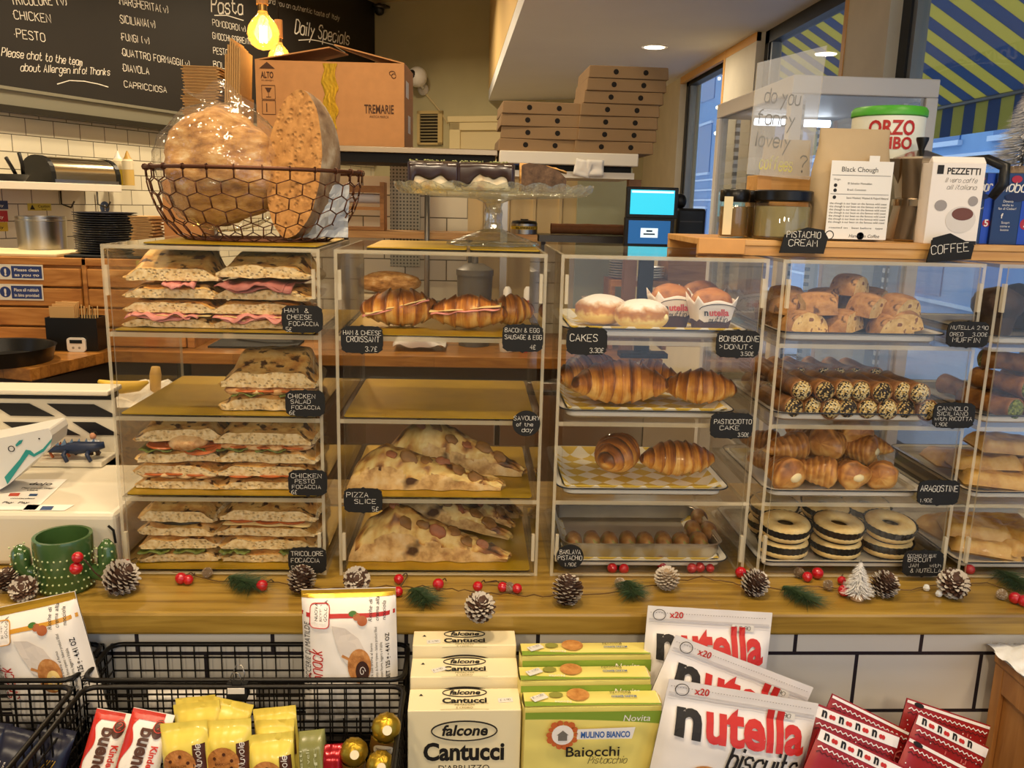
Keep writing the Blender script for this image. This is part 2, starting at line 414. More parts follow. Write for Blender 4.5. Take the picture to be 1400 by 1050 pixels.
g = MB().prism([(.955, -3.5), (2.35, -3.5), (2.35, 8.3), (.68, 8.3)], LOWC, LOWC+.1).build('ceiling_lower', mat('grey ceiling', '#e4e6ea', .85, nz=.03, nscale=2)); struct(g)
g = MB().prism([(.955, -3.5), (1.0, -3.5), (.72, 8.2), (.68, 8.2)], LOWC+.101, 3.5).build('trim_1', mat('bulkhead paint', '#e0c084', .8)); struct(g)
g = MB().box(-6, 3.2, -3.6, -3.5, 0, .6).box(-6, 3.2, -3.6, -3.5, 2.75, 3.6).box(-6, .9, -3.6, -3.5, .6, 2.75).build('wall_front', cream); struct(g)
# window wall along the right: spandrel, posts, head and panes
creamw = mat('cream joinery', '#d8cdb4', .6, nz=.06, nscale=6)
orange = mat('warm timber bead', '#d9a45c', .5)
alum = mat('dark aluminium', '#26282b', .45, .3)
alug = mat('grey aluminium', '#8b8f92', .4, .5)
glass = clear('window glass', (.96, .98, 1), .01)
yy = lambda px, py: atx(px, py, XW).y
Y1, Y2, Y3, Y4 = yy(937, 92), yy(1000, 60), yy(1043, 40), yy(1165, 60)
Y5 = yy(1222, 60)
g = MB().box(XW, XW+.15, -3.5, 8, 0, .55).build('wall_right', creamw); struct(g)
g = MB()
for a, b in ((Y1, yy(880, 200)+.25), (Y3, Y2), (Y5, Y4)):
    g.box(XW-.03, XW+.12, a, b, .55, LOWC)
struct(g.build('trim_2', creamw))
g = MB()
for a in (Y2-.0, Y4): g.box(XW-.034, XW+.02, a-.001, a+.035, .55, LOWC)
g.box(XW-.032, XW-.005, Y3, Y1, LOWC-.05, LOWC-.001)
struct(g.build('trim_3', orange))
for k, (a, b) in enumerate(((Y2+.04, Y1), (Y4+.04, Y3), (-3.4, Y5), (6.75, 7.3)), 1):
    f = MB()
    for y in (a, b-.07): f.box(XW+.02, XW+.09, y, y+.07, .55, LOWC)
    f.box(XW+.02, XW+.09, a, b, .55, .62); f.box(XW+.02, XW+.09, a, b, LOWC-.07, LOWC)
    w = f.build('window_%d' % k, alum); struct(w)
    MB().box(XW+.05, XW+.056, a+.07, b-.07, .62, LOWC-.07).build('pane', glass, w)
    i = MB()
    for y in (a+.07, b-.10): i.box(XW+.03, XW+.08, y, y+.03, .62, LOWC-.07)
    i.build('inner_frame', alug, w)
# the spot sunk in the lower ceiling
p = atz(895, 64, LOWC)
d = T('ceiling_downlight', 'round white recessed downlight glowing in the grey lower ceiling', 'ceiling light', (p.x, p.y, LOWC))
MB().lathe([(.085, -.004), (.085, 0), (.06, -.006), (.06, -.004)], 28, cap=False).build('trim_ring', white, d, True)
MB().lathe([(.0, -.005), (.065, -.005)], 28, cap=False).build('diffuser', mat('lamp glow', '#fff1d8', .5, emit=14), d)
l = bpy.data.lights.new('spot', 'AREA'); l.shape = 'DISK'; l.size = .12; l.energy = 9; l.color = (1, .86, .66)
o = bpy.data.objects.new('ceiling_spot_light', l); o.location = (p.x, p.y, LOWC-.01); COL.objects.link(o)
# ------------------------------------------------------------------ outside
g = MB().box(2.4, 9, -4, 12, -.05, -.01).build('pavement', mat('street paving', '#b4bcc6', .8)); struct(g)
fac = mat('facade blue', '#7fa6cf', .7, nz=.08, nscale=3)
b = T('building', 'pale blue shop building with white boards seen through the windows', 'building', (6.5, 4, 0))
MB().box(0, .4, -9, 40, 0, 7).build('wall', fac, b)
s = MB(); fgl = mat('facade glass', '#4d79ab', .15)
for i in range(22):
    y = -8+i*1.9
    for za_, zb_ in ((2.4, 3.6), (4.2, 5.6), (.5, 1.5)): MB().box(-.02, .01, y, y+1.2, za_, zb_).build('window_glass', fgl, b)
    for z in (2.35, 3.6, 1.5): s.box(-.06, .02, y-.05, y+1.25, z, z+.06)
for z in (0.4, 1.7, 1.95, 2.2): s.box(-.05, .02, -9, 40, z, z+.04)
s.build('moulding', mat('facade white', '#c9dcf0', .6), b)
fl = T('fairy_lights', 'string of small warm fairy lights on the blue facade beyond the far window', 'string lights', (6.40, 18.2, 0))
m = MB(); c = MB(); r = random.Random(3)
for row in range(3):
    pts = []
    for i in range(12):
        y = -1.8+i*.33; z = 4.6-row*.7-.35*math.sin(i/11*PI)+r.uniform(-.15, .15)
        pts.append((0, y, z)); MB().ell((0, y, z-.03), (.035, .035, .04), 6, 4).build('bulb', mat('fairy glow', '#fff2c8', .4, emit=9), fl)
    c.tube(pts, .008, 4)
c.build('cable', black, fl)
# the striped awning with its valance
a0 = T('awning', 'blue and yellow striped awning with lettered valance outside the right windows', 'awning', (2.42, 1.5, 0))
def canvas(name, col):
    m, nt, b = nodes_of(name); b.inputs['Base Color'].default_value = lin(col); b.inputs['Roughness'].default_value = .85
    tl = N(nt, 'ShaderNodeBsdfTranslucent'); tl.inputs[0].default_value = lin(col); x = N(nt, 'ShaderNodeMixShader'); x.inputs[0].default_value = .72
    nt.links.new(b.outputs[0], x.inputs[1]); nt.links.new(tl.outputs[0], x.inputs[2]); nt.links.new(x.outputs[0], nt.nodes['Material Output'].inputs[0]); return m
stripeb, stripey = canvas('awning blue', '#7f93ae'), canvas('awning yellow', '#efe08f')
def awn(px, py, Z=None): return atx(px, py, 3.65)
m = MB()
za, zb, yA, yB = 2.95, 2.22, -3.1, 5.35
ns = 65
for i in range(ns):
    ya, yb = yA+(yB-yA)*i/ns, yA+(yB-yA)*(i+1)/ns
    m.add([(0, ya, za), (0, yb, za), (1.25, yb, zb), (1.25, ya, zb)], [(0, 1, 2, 3)], i % 2)
m.build('canopy', [stripeb, stripey], a0, solid=.004)
m = MB()
for i in range(ns):
    ya, yb = yA+(yB-yA)*i/ns, yA+(yB-yA)*(i+1)/ns
    m.add([(1.25, ya, zb), (1.25, yb, zb), (1.25, yb, zb-.2), (1.25, ya, zb-.2)], [(0, 1, 2, 3)], i % 2)
m.build('valance', [stripeb, stripey], a0, solid=.004)
MB().tube([(1.25, yA, zb), (1.25, yB, zb)], .018, 8).build('front_bar', alug, a0)
t = MB()
for yv in (-.9, 1.5, 3.8): t.text('Coffee', Matrix.Translation((1.256, yv, zb-.145)) @ Matrix(((0, 0, 1, 0), (1, 0, 0, 0), (0, 1, 0, 0), (0, 0, 0, 1))), .13)
t.build('lettering', mat('awning ink', '#2d3c55', .8), a0)
# ------------------------------------------------------------------ left wall: chalkboard menu, trough, shelf
bbm = mat('blackboard', '#1d1813', .6, nz=.12, nscale=4)
mb = T('chalkboard_menu', 'long blackboard menu with chalk pizza and pasta lists on the left wall', 'menu board'); mb.matrix_world = WLM
MB().box(1.5, LW-.02, -.03, 0, 2.12, 3.5).build('board', bbm, mb)
ck = MB()
def wallchalk(body, x0, y0, x1, y1, h, slant=0, w=None):
    a, b = onwall(x0, y0, .031), onwall(x1, y1, .031)
    dep = (WLM @ a-EYE).dot(CF); hh = h/F*dep; ex = (b-a); 
    M = frame((a.x, -.0315, a.z), (ex.x, 0, ex.z), (0, -1, 0))
    ck.chalk(body, M, hh, 0, w=hh*.11, width=ex.length, slant=slant, jit=.2)
for a in (('TRICOLORE (v)', 16, 6, 95, 8, 13), ('CHICKEN', 20, 26, 70, 31, 11), ('PESTO', 23, 51, 62, 57, 11), ('MARGHERITA(v)', 164, 6, 233, 19, 10),
          ('SICILIANA(v)', 165, 31, 215, 39, 10), ('FUNGI (v)', 167, 55, 207, 61, 9), ('QUATTRO FORMAGGI(v)', 168, 76, 262, 92, 9), ('DIAVOLA', 169, 97, 204, 102, 9),
          ('CAPRICCIOSA', 170, 119, 228, 127, 8), ('POMODORO(v)', 291, 35, 338, 44, 8), ('GNOCCHI SORRENTINA', 291, 53, 350, 62, 8), ('PESTO', 292, 73, 312, 76, 8), ('BOLOGNESE', 292, 92, 340, 98, 8), ('AMATRICIANA', 294, 128, 340, 134, 8)): wallchalk(*a)
for x, y in ((16, 20), (18, 48), (161, 5), (162, 29), (164, 53), (165, 74), (166, 95), (168, 117), (289, 33), (289, 52), (290, 71)): wallchalk('.', x, y-1, x+3, y, 8)
for a in (('Please chat to the team', 2, 76, 112, 90, 11, .3), ('about Allergen info! Thanks', 28, 97, 150, 103, 10, .3), ('Pasta', 289, 17, 332, 20, 20, .2), ('Daily Specials', 403, 45, 477, 62, 18, .3), ('and you an authentic taste of Italy', 366, 4, 464, 28, 7, .2)): wallchalk(*a)
def wallline(pts, w=1.2):
    P = [onwall(x, y, .031) for x, y in pts]; d = (WLM @ P[0]-EYE).dot(CF)
    M = frame((0, -.0315, 0), (1, 0, 0), (0, -1, 0))
    ck.ribbon([(p.x, p.z) for p in P], w/F*d, M)
wallline([(78, 115), (95, 110), (115, 111), (135, 115), (148, 119)]); wallline([(293, 21), (310, 21), (333, 28)])
wallline([(408, 55), (424, 54), (436, 56)]); wallline([(436, 56), (455, 61), (472, 72)])
ck.build('chalk_lettering', chalkw, mb)
za = onwall(0, 118).z; zb2 = onwall(0, 149).z
tr = MB().box(1.5, LW-.05, -.07, -.001, zb2+.02, 2.118).box(1.5, LW-.05, -.09, -.001, 2.10, 2.119)
g = MB().box(1.5, LW-.05, -.10, -.001, zb2-.018, zb2+.0195).build('trim_5', mat('trough lip', '#4a463c', .3, .7)); g.matrix_world = WLM; struct(g)
tr = tr.build('trim_4', mat('trough metal', '#9c9a88', .4, .6)); tr.matrix_world = WLM; struct(tr)
# a small dark dome camera in the corner, the white round camera, the vent and the door on the back wall
def onback(px, py, off=0):
    n = -DL; v = rd(px, py); t = ((C0+n*off-EYE).dot(n))/v.dot(n); return WBI @ (EYE+v*t)
p = onback(573, 106, .12)
d = T('security_camera', 'white round security camera on the sage wall above the vent', 'camera'); d.matrix_world = WBM
q = onback(578, 122, .02)
MB().ell((p.x, -.16, p.z), (.1, .1, .1), 20, 12).build('body', white, d, True)
MB().ell((p.x-.02, -.235, p.z+.01), (.05, .04, .05), 14, 8).build('lens', black, d, True)
MB().cyl((p.x+.02, -.13, p.z-.05), (q.x, -.005, q.z), .02).lathe([(.06, 0), (.06, .02), (.03, .03)], 16, M=Matrix.Translation((q.x, 0, q.z)) @ rotm(PI/2)).build('mount', white, d, True)
e = [onback(x, y, .01) for x, y in ((580, 126), (600, 150), (612, 168))]
MB().tube([(v.x, -.012, v.z) for v in e], .008, 5).build('cable', mat('cream cable', '#cbb98c', .6), d)
p = onback(508, 17, .1)
d = T('dome_camera', 'small dark dome camera in the corner above the blackboard', 'camera'); d.matrix_world = WBM
MB().lathe([(.07, 0), (.07, -.03), (.06, -.035)], 20, M=Matrix.Translation((p.x+.1, -.12, p.z+.06))).build('base', dsteel, d, True)
MB().ell((p.x+.1, -.12, p.z+.02), (.055, .055, .06), 16, 10).build('dome', black, d, True)
MB().box(p.x+.04, p.x+.16, -.12, -.001, p.z+.05, p.z+.07).build('bracket', dsteel, d)
a, b = onback(572, 152), onback(606, 198)
v = T('wall_vent', 'cream framed louvred vent on the sage wall beside the door', 'vent'); v.matrix_world = WBM
m = MB().box(a.x, b.x, -.03, -.001, b.z, b.z+.02).box(a.x, b.x, -.03, -.001, a.z-.03, a.z).box(a.x, a.x+.03, -.03, -.001, b.z, a.z).box(b.x-.05, b.x, -.03, -.001, b.z, a.z)
m.build('frame', mat('vent cream', '#c3ab74', .6), v)
MB().box(a.x+.02, b.x-.04, -.006, -.001, b.z, a.z).build('duct', mat('vent dark', '#3a3326', .8), v)
m = MB()
for i in range(9):
    z = b.z+.04+(a.z-b.z-.06)*i/9; m.box(a.x+.03, b.x-.05, -.025, -.008, z, z+.012, M=None)
m.build('slat', mat('vent slat', '#8d815e', .5), v)
a, b = onback(617, 168), onback(800, 168)
m = MB().box(a.x, a.x+.12, -.05, -.001, 0, a.z).box(b.x-.12, b.x, -.05, -.001, 0, a.z).box(a.x-.02, b.x+.02, -.06, -.001, a.z, a.z+.06).box(a.x, b.x, -.05, -.001, a.z-.08, a.z)
f = m.build('door_1', mat('door cream', '#e0cf9f', .5), bevel=.008); f.matrix_world = WBM; struct(f)
m = MB().box(a.x+.12, b.x-.12, -.025, -.001, 0, a.z-.08).build('door_panel', mat('door leaf', '#d8c79a', .5), f)
# ------------------------------------------------------------------ the serving counter
CW, CP, CH, CD = .3237, .345, .1318, .3212     # case width, pitch, storey height, depth
c = T('service_counter', 'long oak plank counter top running across in front of the acrylic cases', 'counter', (0, 0, 0))
m = MB().box(-1.6, 1.95, -.13, .50, CT-.037, CT-.0005)
m.build('counter_top', oak, c, bevel=.005)
m = MB().box(-1.6, 1.95, .46, .50, 0, CT-.04); m.build('back_panel', pine, c)
p = aty(1172, 893, -.10)
g = MB().box(-1.6-p.x, 1.95-p.x, 0, .05, -p.z, CT-.04-p.z).build('wall_counter', tiles('counter tile', '#ddd8cf', '#2e2a30', .2035, .1015, .0032, .2)); g.location = (p.x, -.10, p.z); struct(g)
# ------------------------------------------------------------------ acrylic cases
acr = clear('acrylic sheet', (.98, .975, .96), .04, .03, .003, (.8, .74, .6))
m_, nt_, b_ = nodes_of('acrylic edge')
t_ = N(nt_, 'ShaderNodeBsdfTransparent'); x_ = N(nt_, 'ShaderNodeMixShader'); x_.inputs[0].default_value = .45
b_.inputs['Base Color'].default_value = lin('#e6d9ba'); b_.inputs['Roughness'].default_value = .15
nt_.links.new(t_.outputs[0], x_.inputs[1]); nt_.links.new(b_.outputs[0], x_.inputs[2]); nt_.links.new(x_.outputs[0], nt_.nodes['Material Output'].inputs[0])
acre = m_
def panel(mb, x0, x1, y0, y1, z0, z1, ax):
    vs = [(x0, y0, z0), (x1, y0, z0), (x1, y1, z0), (x0, y1, z0), (x0, y0, z1), (x1, y0, z1), (x1, y1, z1), (x0, y1, z1)]
    fs = [(3, 2, 1, 0), (4, 5, 6, 7), (0, 1, 5, 4), (1, 2, 6, 5), (2, 3, 7, 6), (3, 0, 4, 7)]
    for f, k in zip(fs, 'zzyxyx'):
        mb.add(vs, [f], 0 if k == ax else 1)
    return mb
def make_case(label):
    t = T('display_case', label, 'display case', (0, 0, CT), group='clear acrylic pastry cases on the counter')
    H = CH*4
    for x in (0, CW-.005): panel(MB(), x, x+.005, .001, CD, 0, H, 'x').build('side_panel', [acr, acre], t)
    panel(MB(), .005, CW-.005, .001, CD, H-.006, H, 'z').build('top_panel', [acr, acre], t)
    for k in range(4): panel(MB(), .0052, CW-.0052, .001, CD, max(.0005, k*CH-.007), k*CH if k else .0055, 'z').build('shelf' if k else 'base_panel', [acr, acre], t)
    panel(MB(), .012, CW-.012, -.005, -.001, .004, H-.004, 'y').build('front_panel', [acr, acre], t)
    fp = t.children[-1]
    for x in (.0065, CW-.0115):
        for z in (.03, H-.075):
            MB().box(x, x+.005, -.008, -.0005, z, z+.045).build('hinge_clip', [acre], fp)
    return t
CL = ['leftmost acrylic case, holding stacked focaccia sandwiches', 'acrylic case with two ham croissants on top shelf and pizza slices below',
      'acrylic case with sugared doughnuts on top shelf and croissants below', 'acrylic case with almond biscuits, cannoli, shell pastries and ring biscuits',
      'rightmost acrylic case, cut by the frame, with green cannoli and flat pastries']
for k in range(5):
    c = make_case(CL[k]); c.location = (k*CP, 0, CT)
def SZ(k): return CT+(k*CH if k else .0055)+.0006
def fx(px, py, Y): return aty(px, py, Y)
# gold boards on the shelves of the two sandwich cases and on their tops
def goldboard(x0, x1, y0, y1, z, label, name='gold_board'):
    t = T(name, label, 'cake board', ((x0+x1)/2, (y0+y1)/2, z), group='gold cake boards')
    MB().prism(rrect(x1-x0, y1-y0, .006, 3), .0012, .0026).build('foil_face', gold, t)
    MB().prism(rrect(x1-x0, y1-y0, .006, 3), 0, .0012).build('card_back', blackm, t)
for c in (0, 1):
    for k in range(4):
        a = ['bottom', 'third', 'second', 'top'][k]
        lb = 'gold card board on the %s shelf of the %s case' % (a, 'leftmost focaccia' if c == 0 else 'pizza slice')
        if (c, k) == (1, 2): lb = 'empty gold card board with nothing on it in the second case'
        goldboard(c*CP+.010, c*CP+CW-.012, .006, .30, SZ(k), lb)
goldboard(.055, .318, .02, .30, CT+CH*4+.0006, 'dark edged gold board on the first case under the wire bread basket')
goldboard(CP+.045, CP+.20, .03, .28, CT+CH*4+.0006, 'gold board on the second case top under the glass cake stand')
goldboard(CP+.205, CP+.315, .03, .28, CT+CH*4+.0006, 'gold board half under the right side of the glass cake stand foot')
# ------------------------------------------------------------------ chalk signs
def plaque(w, h):
    r = min(w, h)*.13; p = []
    for sx, sy in ((1, 1), (-1, 1), (-1, -1), (1, -1)):
        pts = [(w/2, h/2-2.3*r), (w/2-.25*r, h/2-1.5*r), (w/2-.1*r, h/2-1.1*r), (w/2-.5*r, h/2-.75*r), (w/2-1.1*r, h/2-.35*r), (w/2-1.5*r, h/2-.05*r), (w/2-2.2*r, h/2-.15*r), (w/2-3*r, h/2)]
        if sx*sy < 0: pts = pts[::-1]
        p += [(sx*x, sy*y) for x, y in pts]
        if (sx, sy) == (1, 1): p += [(.06*w, h/2), (0, h/2+.35*r), (-.06*w, h/2)]
        if (sx, sy) == (-1, -1): p += [(-.06*w, -h/2), (0, -h/2-.35*r), (.06*w, -h/2)]
    return p
slate = mat('sign slate', '#0d0c0b', .7)
def sign(x0, y0, x1, y1, lines, label, shape='p', Y=-.012, rot=0):
    a, b = aty(x0, y0, Y), aty(x1, y1, Y); w = abs(b.x-a.x); h = abs(a.z-b.z); cx, cz = (a.x+b.x)/2, (a.z+b.z)/2
    t = T('chalk_sign', label, 'sign', (cx, Y, cz), group='small black chalk price signs', rot=(0, rot, 0))
    if shape == 'p': poly = plaque(w, h)
    elif shape == 'o': poly = [(w/2*math.cos(2*PI*i/32), h/2*math.sin(2*PI*i/32)) for i in range(32)]
    else: poly = [(x*w, y*h) for x, y in shape]
    bd = MB().prism(poly, 0, .003, 0, UP).build('board', slate, t)
    m = MB()
    for s, rx, ry, rh, rw in lines:
        m.chalk(s, TM(rx*w, -.0034, ry*h, PI/2), rh*h, 0, w=rh*h*.082, width=rw*w, jit=.3)
    m.build('lettering', chalkw, bd)
    return t
L = -.42
sign(385, 417, 442, 455, [('HAM  &', L, .24, .16, .58), ('CHEESE', L+.06, .0, .16, .6), ('FOCACCIA', L+.1, -.24, .15, .72), ('5$', L+.02, -.46, .15, .14)], 'chalk sign reading ham and cheese focaccia')
sign(390, 533, 445, 569, [('CHICKEN', L, .2, .16, .68), ('SALAD', L+.06, .0, .15, .5), ('FOCACCIA', L+.08, -.22, .14, .72), ('6$', L+.02, -.44, .15, .14)], 'chalk sign reading chicken salad focaccia')
sign(394, 642, 448, 677, [('CHICKEN', L, .2, .17, .78), ('PESTO', L+.1, .0, .15, .5), ('FOCACCIA', L+.02, -.22, .14, .74), ('6$', L, -.44, .15, .14)], 'chalk sign reading chicken pesto focaccia')
sign(394, 748, 447, 783, [('TRICOLORE', L, .2, .17, .84), ('FOCACCIA', L, -.06, .16, .74), ('5$', L, -.36, .15, .14)], 'chalk sign reading tricolore focaccia')
sign(466, 445, 524, 483, [('HAM & CHEESE', L-.02, .18, .16, .9), ('CROISSANT', L+.06, -.08, .2, .78), ('3.7$', L+.5, -.42, .17, .28)], 'chalk sign reading ham and cheese croissant')
sign(687, 443, 742, 481, [('BACON & EGG', L-.02, .22, .15, .84), ('SAUSAGE & EGG', L-.02, -.04, .16, .9), ('4$', L+.6, -.4, .16, .14)], 'chalk sign reading bacon egg and sausage egg')
sign(701, 561, 738, 596, [('SAVOURY', -.46, .14, .16, .94), ('of the', -.36, -.1, .14, .6), ('day', -.16, -.32, .16, .4)], 'round chalk sign reading savoury of the day', 'o')
sign(470, 667, 523, 700, [('PIZZA', L, .14, .2, .56), ('SLICE', L+.2, -.12, .18, .56), ('5$', L+.66, -.44, .18, .16)], 'chalk sign reading pizza slice')
sign(775, 447, 829, 485, [('CAKES', L, .0, .25, .68), ('3.30$', L+.5, -.42, .17, .34)], 'chalk sign reading cakes')
sign(980, 451, 1036, 489, [('BOMBOLONE', L-.02, .1, .2, .92), ('>DONUT<', L, -.18, .17, .76), ('3.50$', L+.5, -.42, .14, .3)], 'chalk sign reading bombolone donut')
sign(972, 564, 1027, 599, [('PASTICCIOTTO', L, .08, .18, .88), ('CAKE', L+.14, -.16, .17, .46), ('3.50$', L+.58, -.42, .15, .26)], 'chalk sign reading pasticciotto cake')
sign(761, 744, 797, 777, [('BAKLAVA', -.38, .12, .18, .76), ('PISTACHIO', -.44, -.12, .18, .88), ('1.90$', -.2, -.38, .14, .44)], 'round chalk sign reading baklava pistachio', 'o')
sign(1296, 439, 1348, 475, [('NUTELLA 2.90', L-.02, .2, .14, .9), ('OREO    3.00$', L-.02, -.06, .14, .9), ('MUFFIN', L+.06, -.3, .18, .66)], 'chalk sign listing two muffin prices')
sign(1277, 550, 1329, 585, [('CANNOLO', L, .2, .16, .72), ('SICILIANO', L, -.0, .15, .74), ('with RICOTTA', L-.04, -.2, .15, .9), ('1.90$', L-.02, -.42, .13, .3)], 'chalk sign reading cannolo siciliano')
sign(1256, 656, 1308, 690, [('ARAGOSTINE', L-.03, .06, .24, .9), ('1.90$', L-.02, -.38, .14, .3)], 'chalk sign reading aragostine')
sign(1236, 752, 1286, 787, [('OCCHIO DI BUE', L, .26, .11, .72), ('BISCUIT', L+.02, .08, .16, .6), ('JAM     with', L+.06, -.14, .14, .8), ('& NUTELLA', L+.12, -.34, .15, .76)], 'chalk sign reading occhio di bue biscuit')
# the tray-top board carrying the jars and bags, with its two signs (built with the things that stand on it)
# ------------------------------------------------------------------ baked goods: materials
crust = blotch('focaccia crust', [(.28, '#a0602a'), (.40, '#d09348'), (.52, '#e8b868'), (.75, '#f2d093')], 34, .5, 6, .6, .003, second=(58, .56, .64, '#4a2610'))
crumb = blotch('focaccia crumb', [(.3, '#cc9f5c'), (.5, '#ecd09a'), (.8, '#f8e6c0')], 110, .8, 6, 1.0, .004, vor=(170, .6, .45))
hamm = mat('ham', '#e0928a', .45, nz=.12, nscale=40)
tomm = mat('tomato', '#c2642e', .3, nz=.25, nscale=50)
letm = mat('lettuce', '#66742e', .5, nz=.35, nscale=60)
chkm = blotch('chicken', [(.35, '#b97a3c'), (.55, '#e3b87f'), (.75, '#eed3a4')], 50, .5, 4, .4, .002)
chsm = mat('cheese', '#e7cd8d', .4, nz=.08, nscale=40)
darkf = mat('olive paste', '#2f2413', .5, nz=.4, nscale=80)
def slab(w, d, z0, h, seed, dome=.012, lift=0, fr=.82, rise=0):
    """a cut piece of flat bread: crust on top, crumb on the cut front; lift opens it towards the front"""
    m = MB(); nu, nv = 26, 18
    def sm(x): x = max(0, min(1, x)); return x*x*(3-2*x)
    def pos(u, v):
        x = (u-.5)*w; y = v*d
        q = .18*sm((v-.55)/.45); x *= 1-q*abs(2*u-1)
        x += nz(y*20, seed, 1.3)*.006*(abs(2*u-1)); y += nz(x*22, seed, 4.1)*.005
        return x, y
    def top(u, v):
        x, y = pos(u, v); e = sm(min(u, 1-u)/.16)*sm((1-v)/.22)
        f = sm(v/(.10 if fr > .8 else .4))*(1-fr)+fr
        return (x, y, z0+h*(.42+.58*e)*f+dome*e*math.sin(PI*min(1, .15+v*.85))+nz(x*30, y*30, seed)*.0045+nz(x*90, y*90, seed)*.0012+lift*(1-v)+rise*sm(v/.65)*(.35+.65*e))
    m.grid(top, nu, nv, 0)
    edge = [(i/nu, 0) for i in range(nu+1)]+[(1, j/nv) for j in range(1, nv+1)]+[(i/nu, 1) for i in range(nu-1, -1, -1)]+[(0, j/nv) for j in range(nv-1, 0, -1)]
    n = len(edge); K = 4; vs = []
    for k in range(K+1):
        t = k/K
        for u, v in edge:
            a = Vector(top(u, v)); x, y = pos(u, v); zb = z0+lift*(1-v)+nz(x*40, seed, y*40)*.002
            p = a.lerp(Vector((x, y, zb)), t)
            out = math.sin(PI*t)*.006
            if v > 0: p += Vector(((2*u-1)*out, (v-.5)*out, 0))
            else: p.y += nz(p.x*140, p.z*140, seed)*.0026
            vs.append(p)
    fs = []; mi = []
    for k in range(K):
        for i in range(n):
            j = (i+1) % n; fs.append((k*n+i, (k+1)*n+i, (k+1)*n+j, k*n+j)); mi.append(1 if (edge[i][1] == 0 and edge[j][1] == 0) or (edge[i][0] == 1 and edge[j][0] == 1) else 0)
    b = len(m.v); m.add(vs, [])
    for f, q in zip(fs, mi): m.f.append(tuple(b+i for i in f)); m.m.append(q)
    m.f.append(tuple(b+K*n+i for i in range(n-1, -1, -1))); m.m.append(0)
    return m
def sheet(w, d, z, seed, over=.010, amp=.004, sag=0, th=.002, sx=0):
    m = MB()
    def f(u, v):
        x = (u-.5)*w+sx; y = -over+v*d+nz(u*5, seed, 2)*.006
        zz = z+nz(u*6, v*2, seed)*amp*(1-v*.6)-sag*max(0, 1-v*6)*(.6+.4*math.sin(u*9+seed))
        return (x, y, zz)
    m.grid(f, 24, 8); return m
def sandwich(label, loc, rz, w, d, h, seed, fill, group='stacked focaccia sandwiches', lift=.006, dome=.3):
    t = T('focaccia_sandwich', label, 'sandwich', loc, rz, group)
    hb, hf = h*.40, h*.10
    slab(w, d, 0, hb, seed, .002).build('bottom_bread', [crust, crumb], t, True, auto=50)
    z = hb+.002
    r = random.Random(seed)
    for q in fill:
        if q == 'ham':
            for k in range(2):
                o = sheet(w*(.80-.16*k), d*.9, z+.004+k*.004, seed+k, .008+.004*k, .007, .012, .002, w*.08*(1-2*(seed % 2))).build('ham_slice', hamm, t, True, solid=.002)
        elif q == 'hamend': sheet(w*.34, d*.8, z+.006, seed, .010, .004, .010, .002, w*.08).build('ham_slice', hamm, t, True, solid=.002)
        elif q == 'big':
            MB().ell((.01, .012, z+.013), (.032, .026, .016), 20, 12, fn=lambda dd: 1+.22*nz(dd.x*2, dd.y*2, dd.z*2+seed)).build('chicken_piece', chkm, t, True)
            o = MB().lathe([(.0, 0), (.036, 0), (.039, .003), (.036, .006), (0, .006)], 28).build('tomato_slice', tomm, t, True, auto=40); o.location = (.034, .026, z+.006); o.rotation_euler = (.35, -.15, 0)
        elif q == 'cheese': sheet(w*.9, d*.9, z+.003, seed+5, .004, .003).build('cheese_slice', chsm, t, True, solid=.0015)
        elif q == 'tomato':
            for k in range(3):
                x = (-.26+.26*k)*w+r.uniform(-.005, .005)
                MB().lathe([(.0, 0), (.024, 0), (.026, .002), (.024, .004), (0, .004)], 20, M=TM(x, .018+r.uniform(0, .004), z+.0025+r.uniform(0, .003), r.uniform(-.12, .05), r.uniform(-.1, .1))).build('tomato_slice', tomm, t, True, auto=40)
        elif q == 'lettuce':
            for k in range(2):
                x0 = r.uniform(-.40, -.2) if k == 0 else r.uniform(.0, .3)
                m = MB(); m.grid(lambda u, v: (x0*w+(u-.5)*.05, -.008+v*.05, z+.003+math.sin(u*11+seed)*.0025*(1-v)+nz(u*9, v*5, seed)*.004), 20, 5)
                m.build('lettuce_leaf', letm, t, True, solid=.001)
        elif q == 'chicken':
            for k in range(4):
                x = (-.34+.22*k)*w
                MB().ell((x, .022, z+.006), (.024, .026, .008), 14, 8, M=None, fn=lambda dd: 1+.2*nz(dd.x*2+k, dd.y*2, dd.z*2+seed)).build('chicken_piece', chkm, t, True)
        elif q == 'olive':
            m = MB(); m.ell((0, .03, z+.003), (w*.38, .035, .006), 24, 6, fn=lambda dd: 1+.14*nz(dd.x*9, dd.y*9, seed)); m.build('dark_filling', darkf, t, True)
    slab(w*.98, d*.98, hb+hf, h*.50, seed+31, h*(.16 if dome > .2 else .06), lift, .74 if dome > .2 else .82, .022 if dome > .2 else 0).build('top_bread', [crust, crumb], t, True, auto=50)
    return t
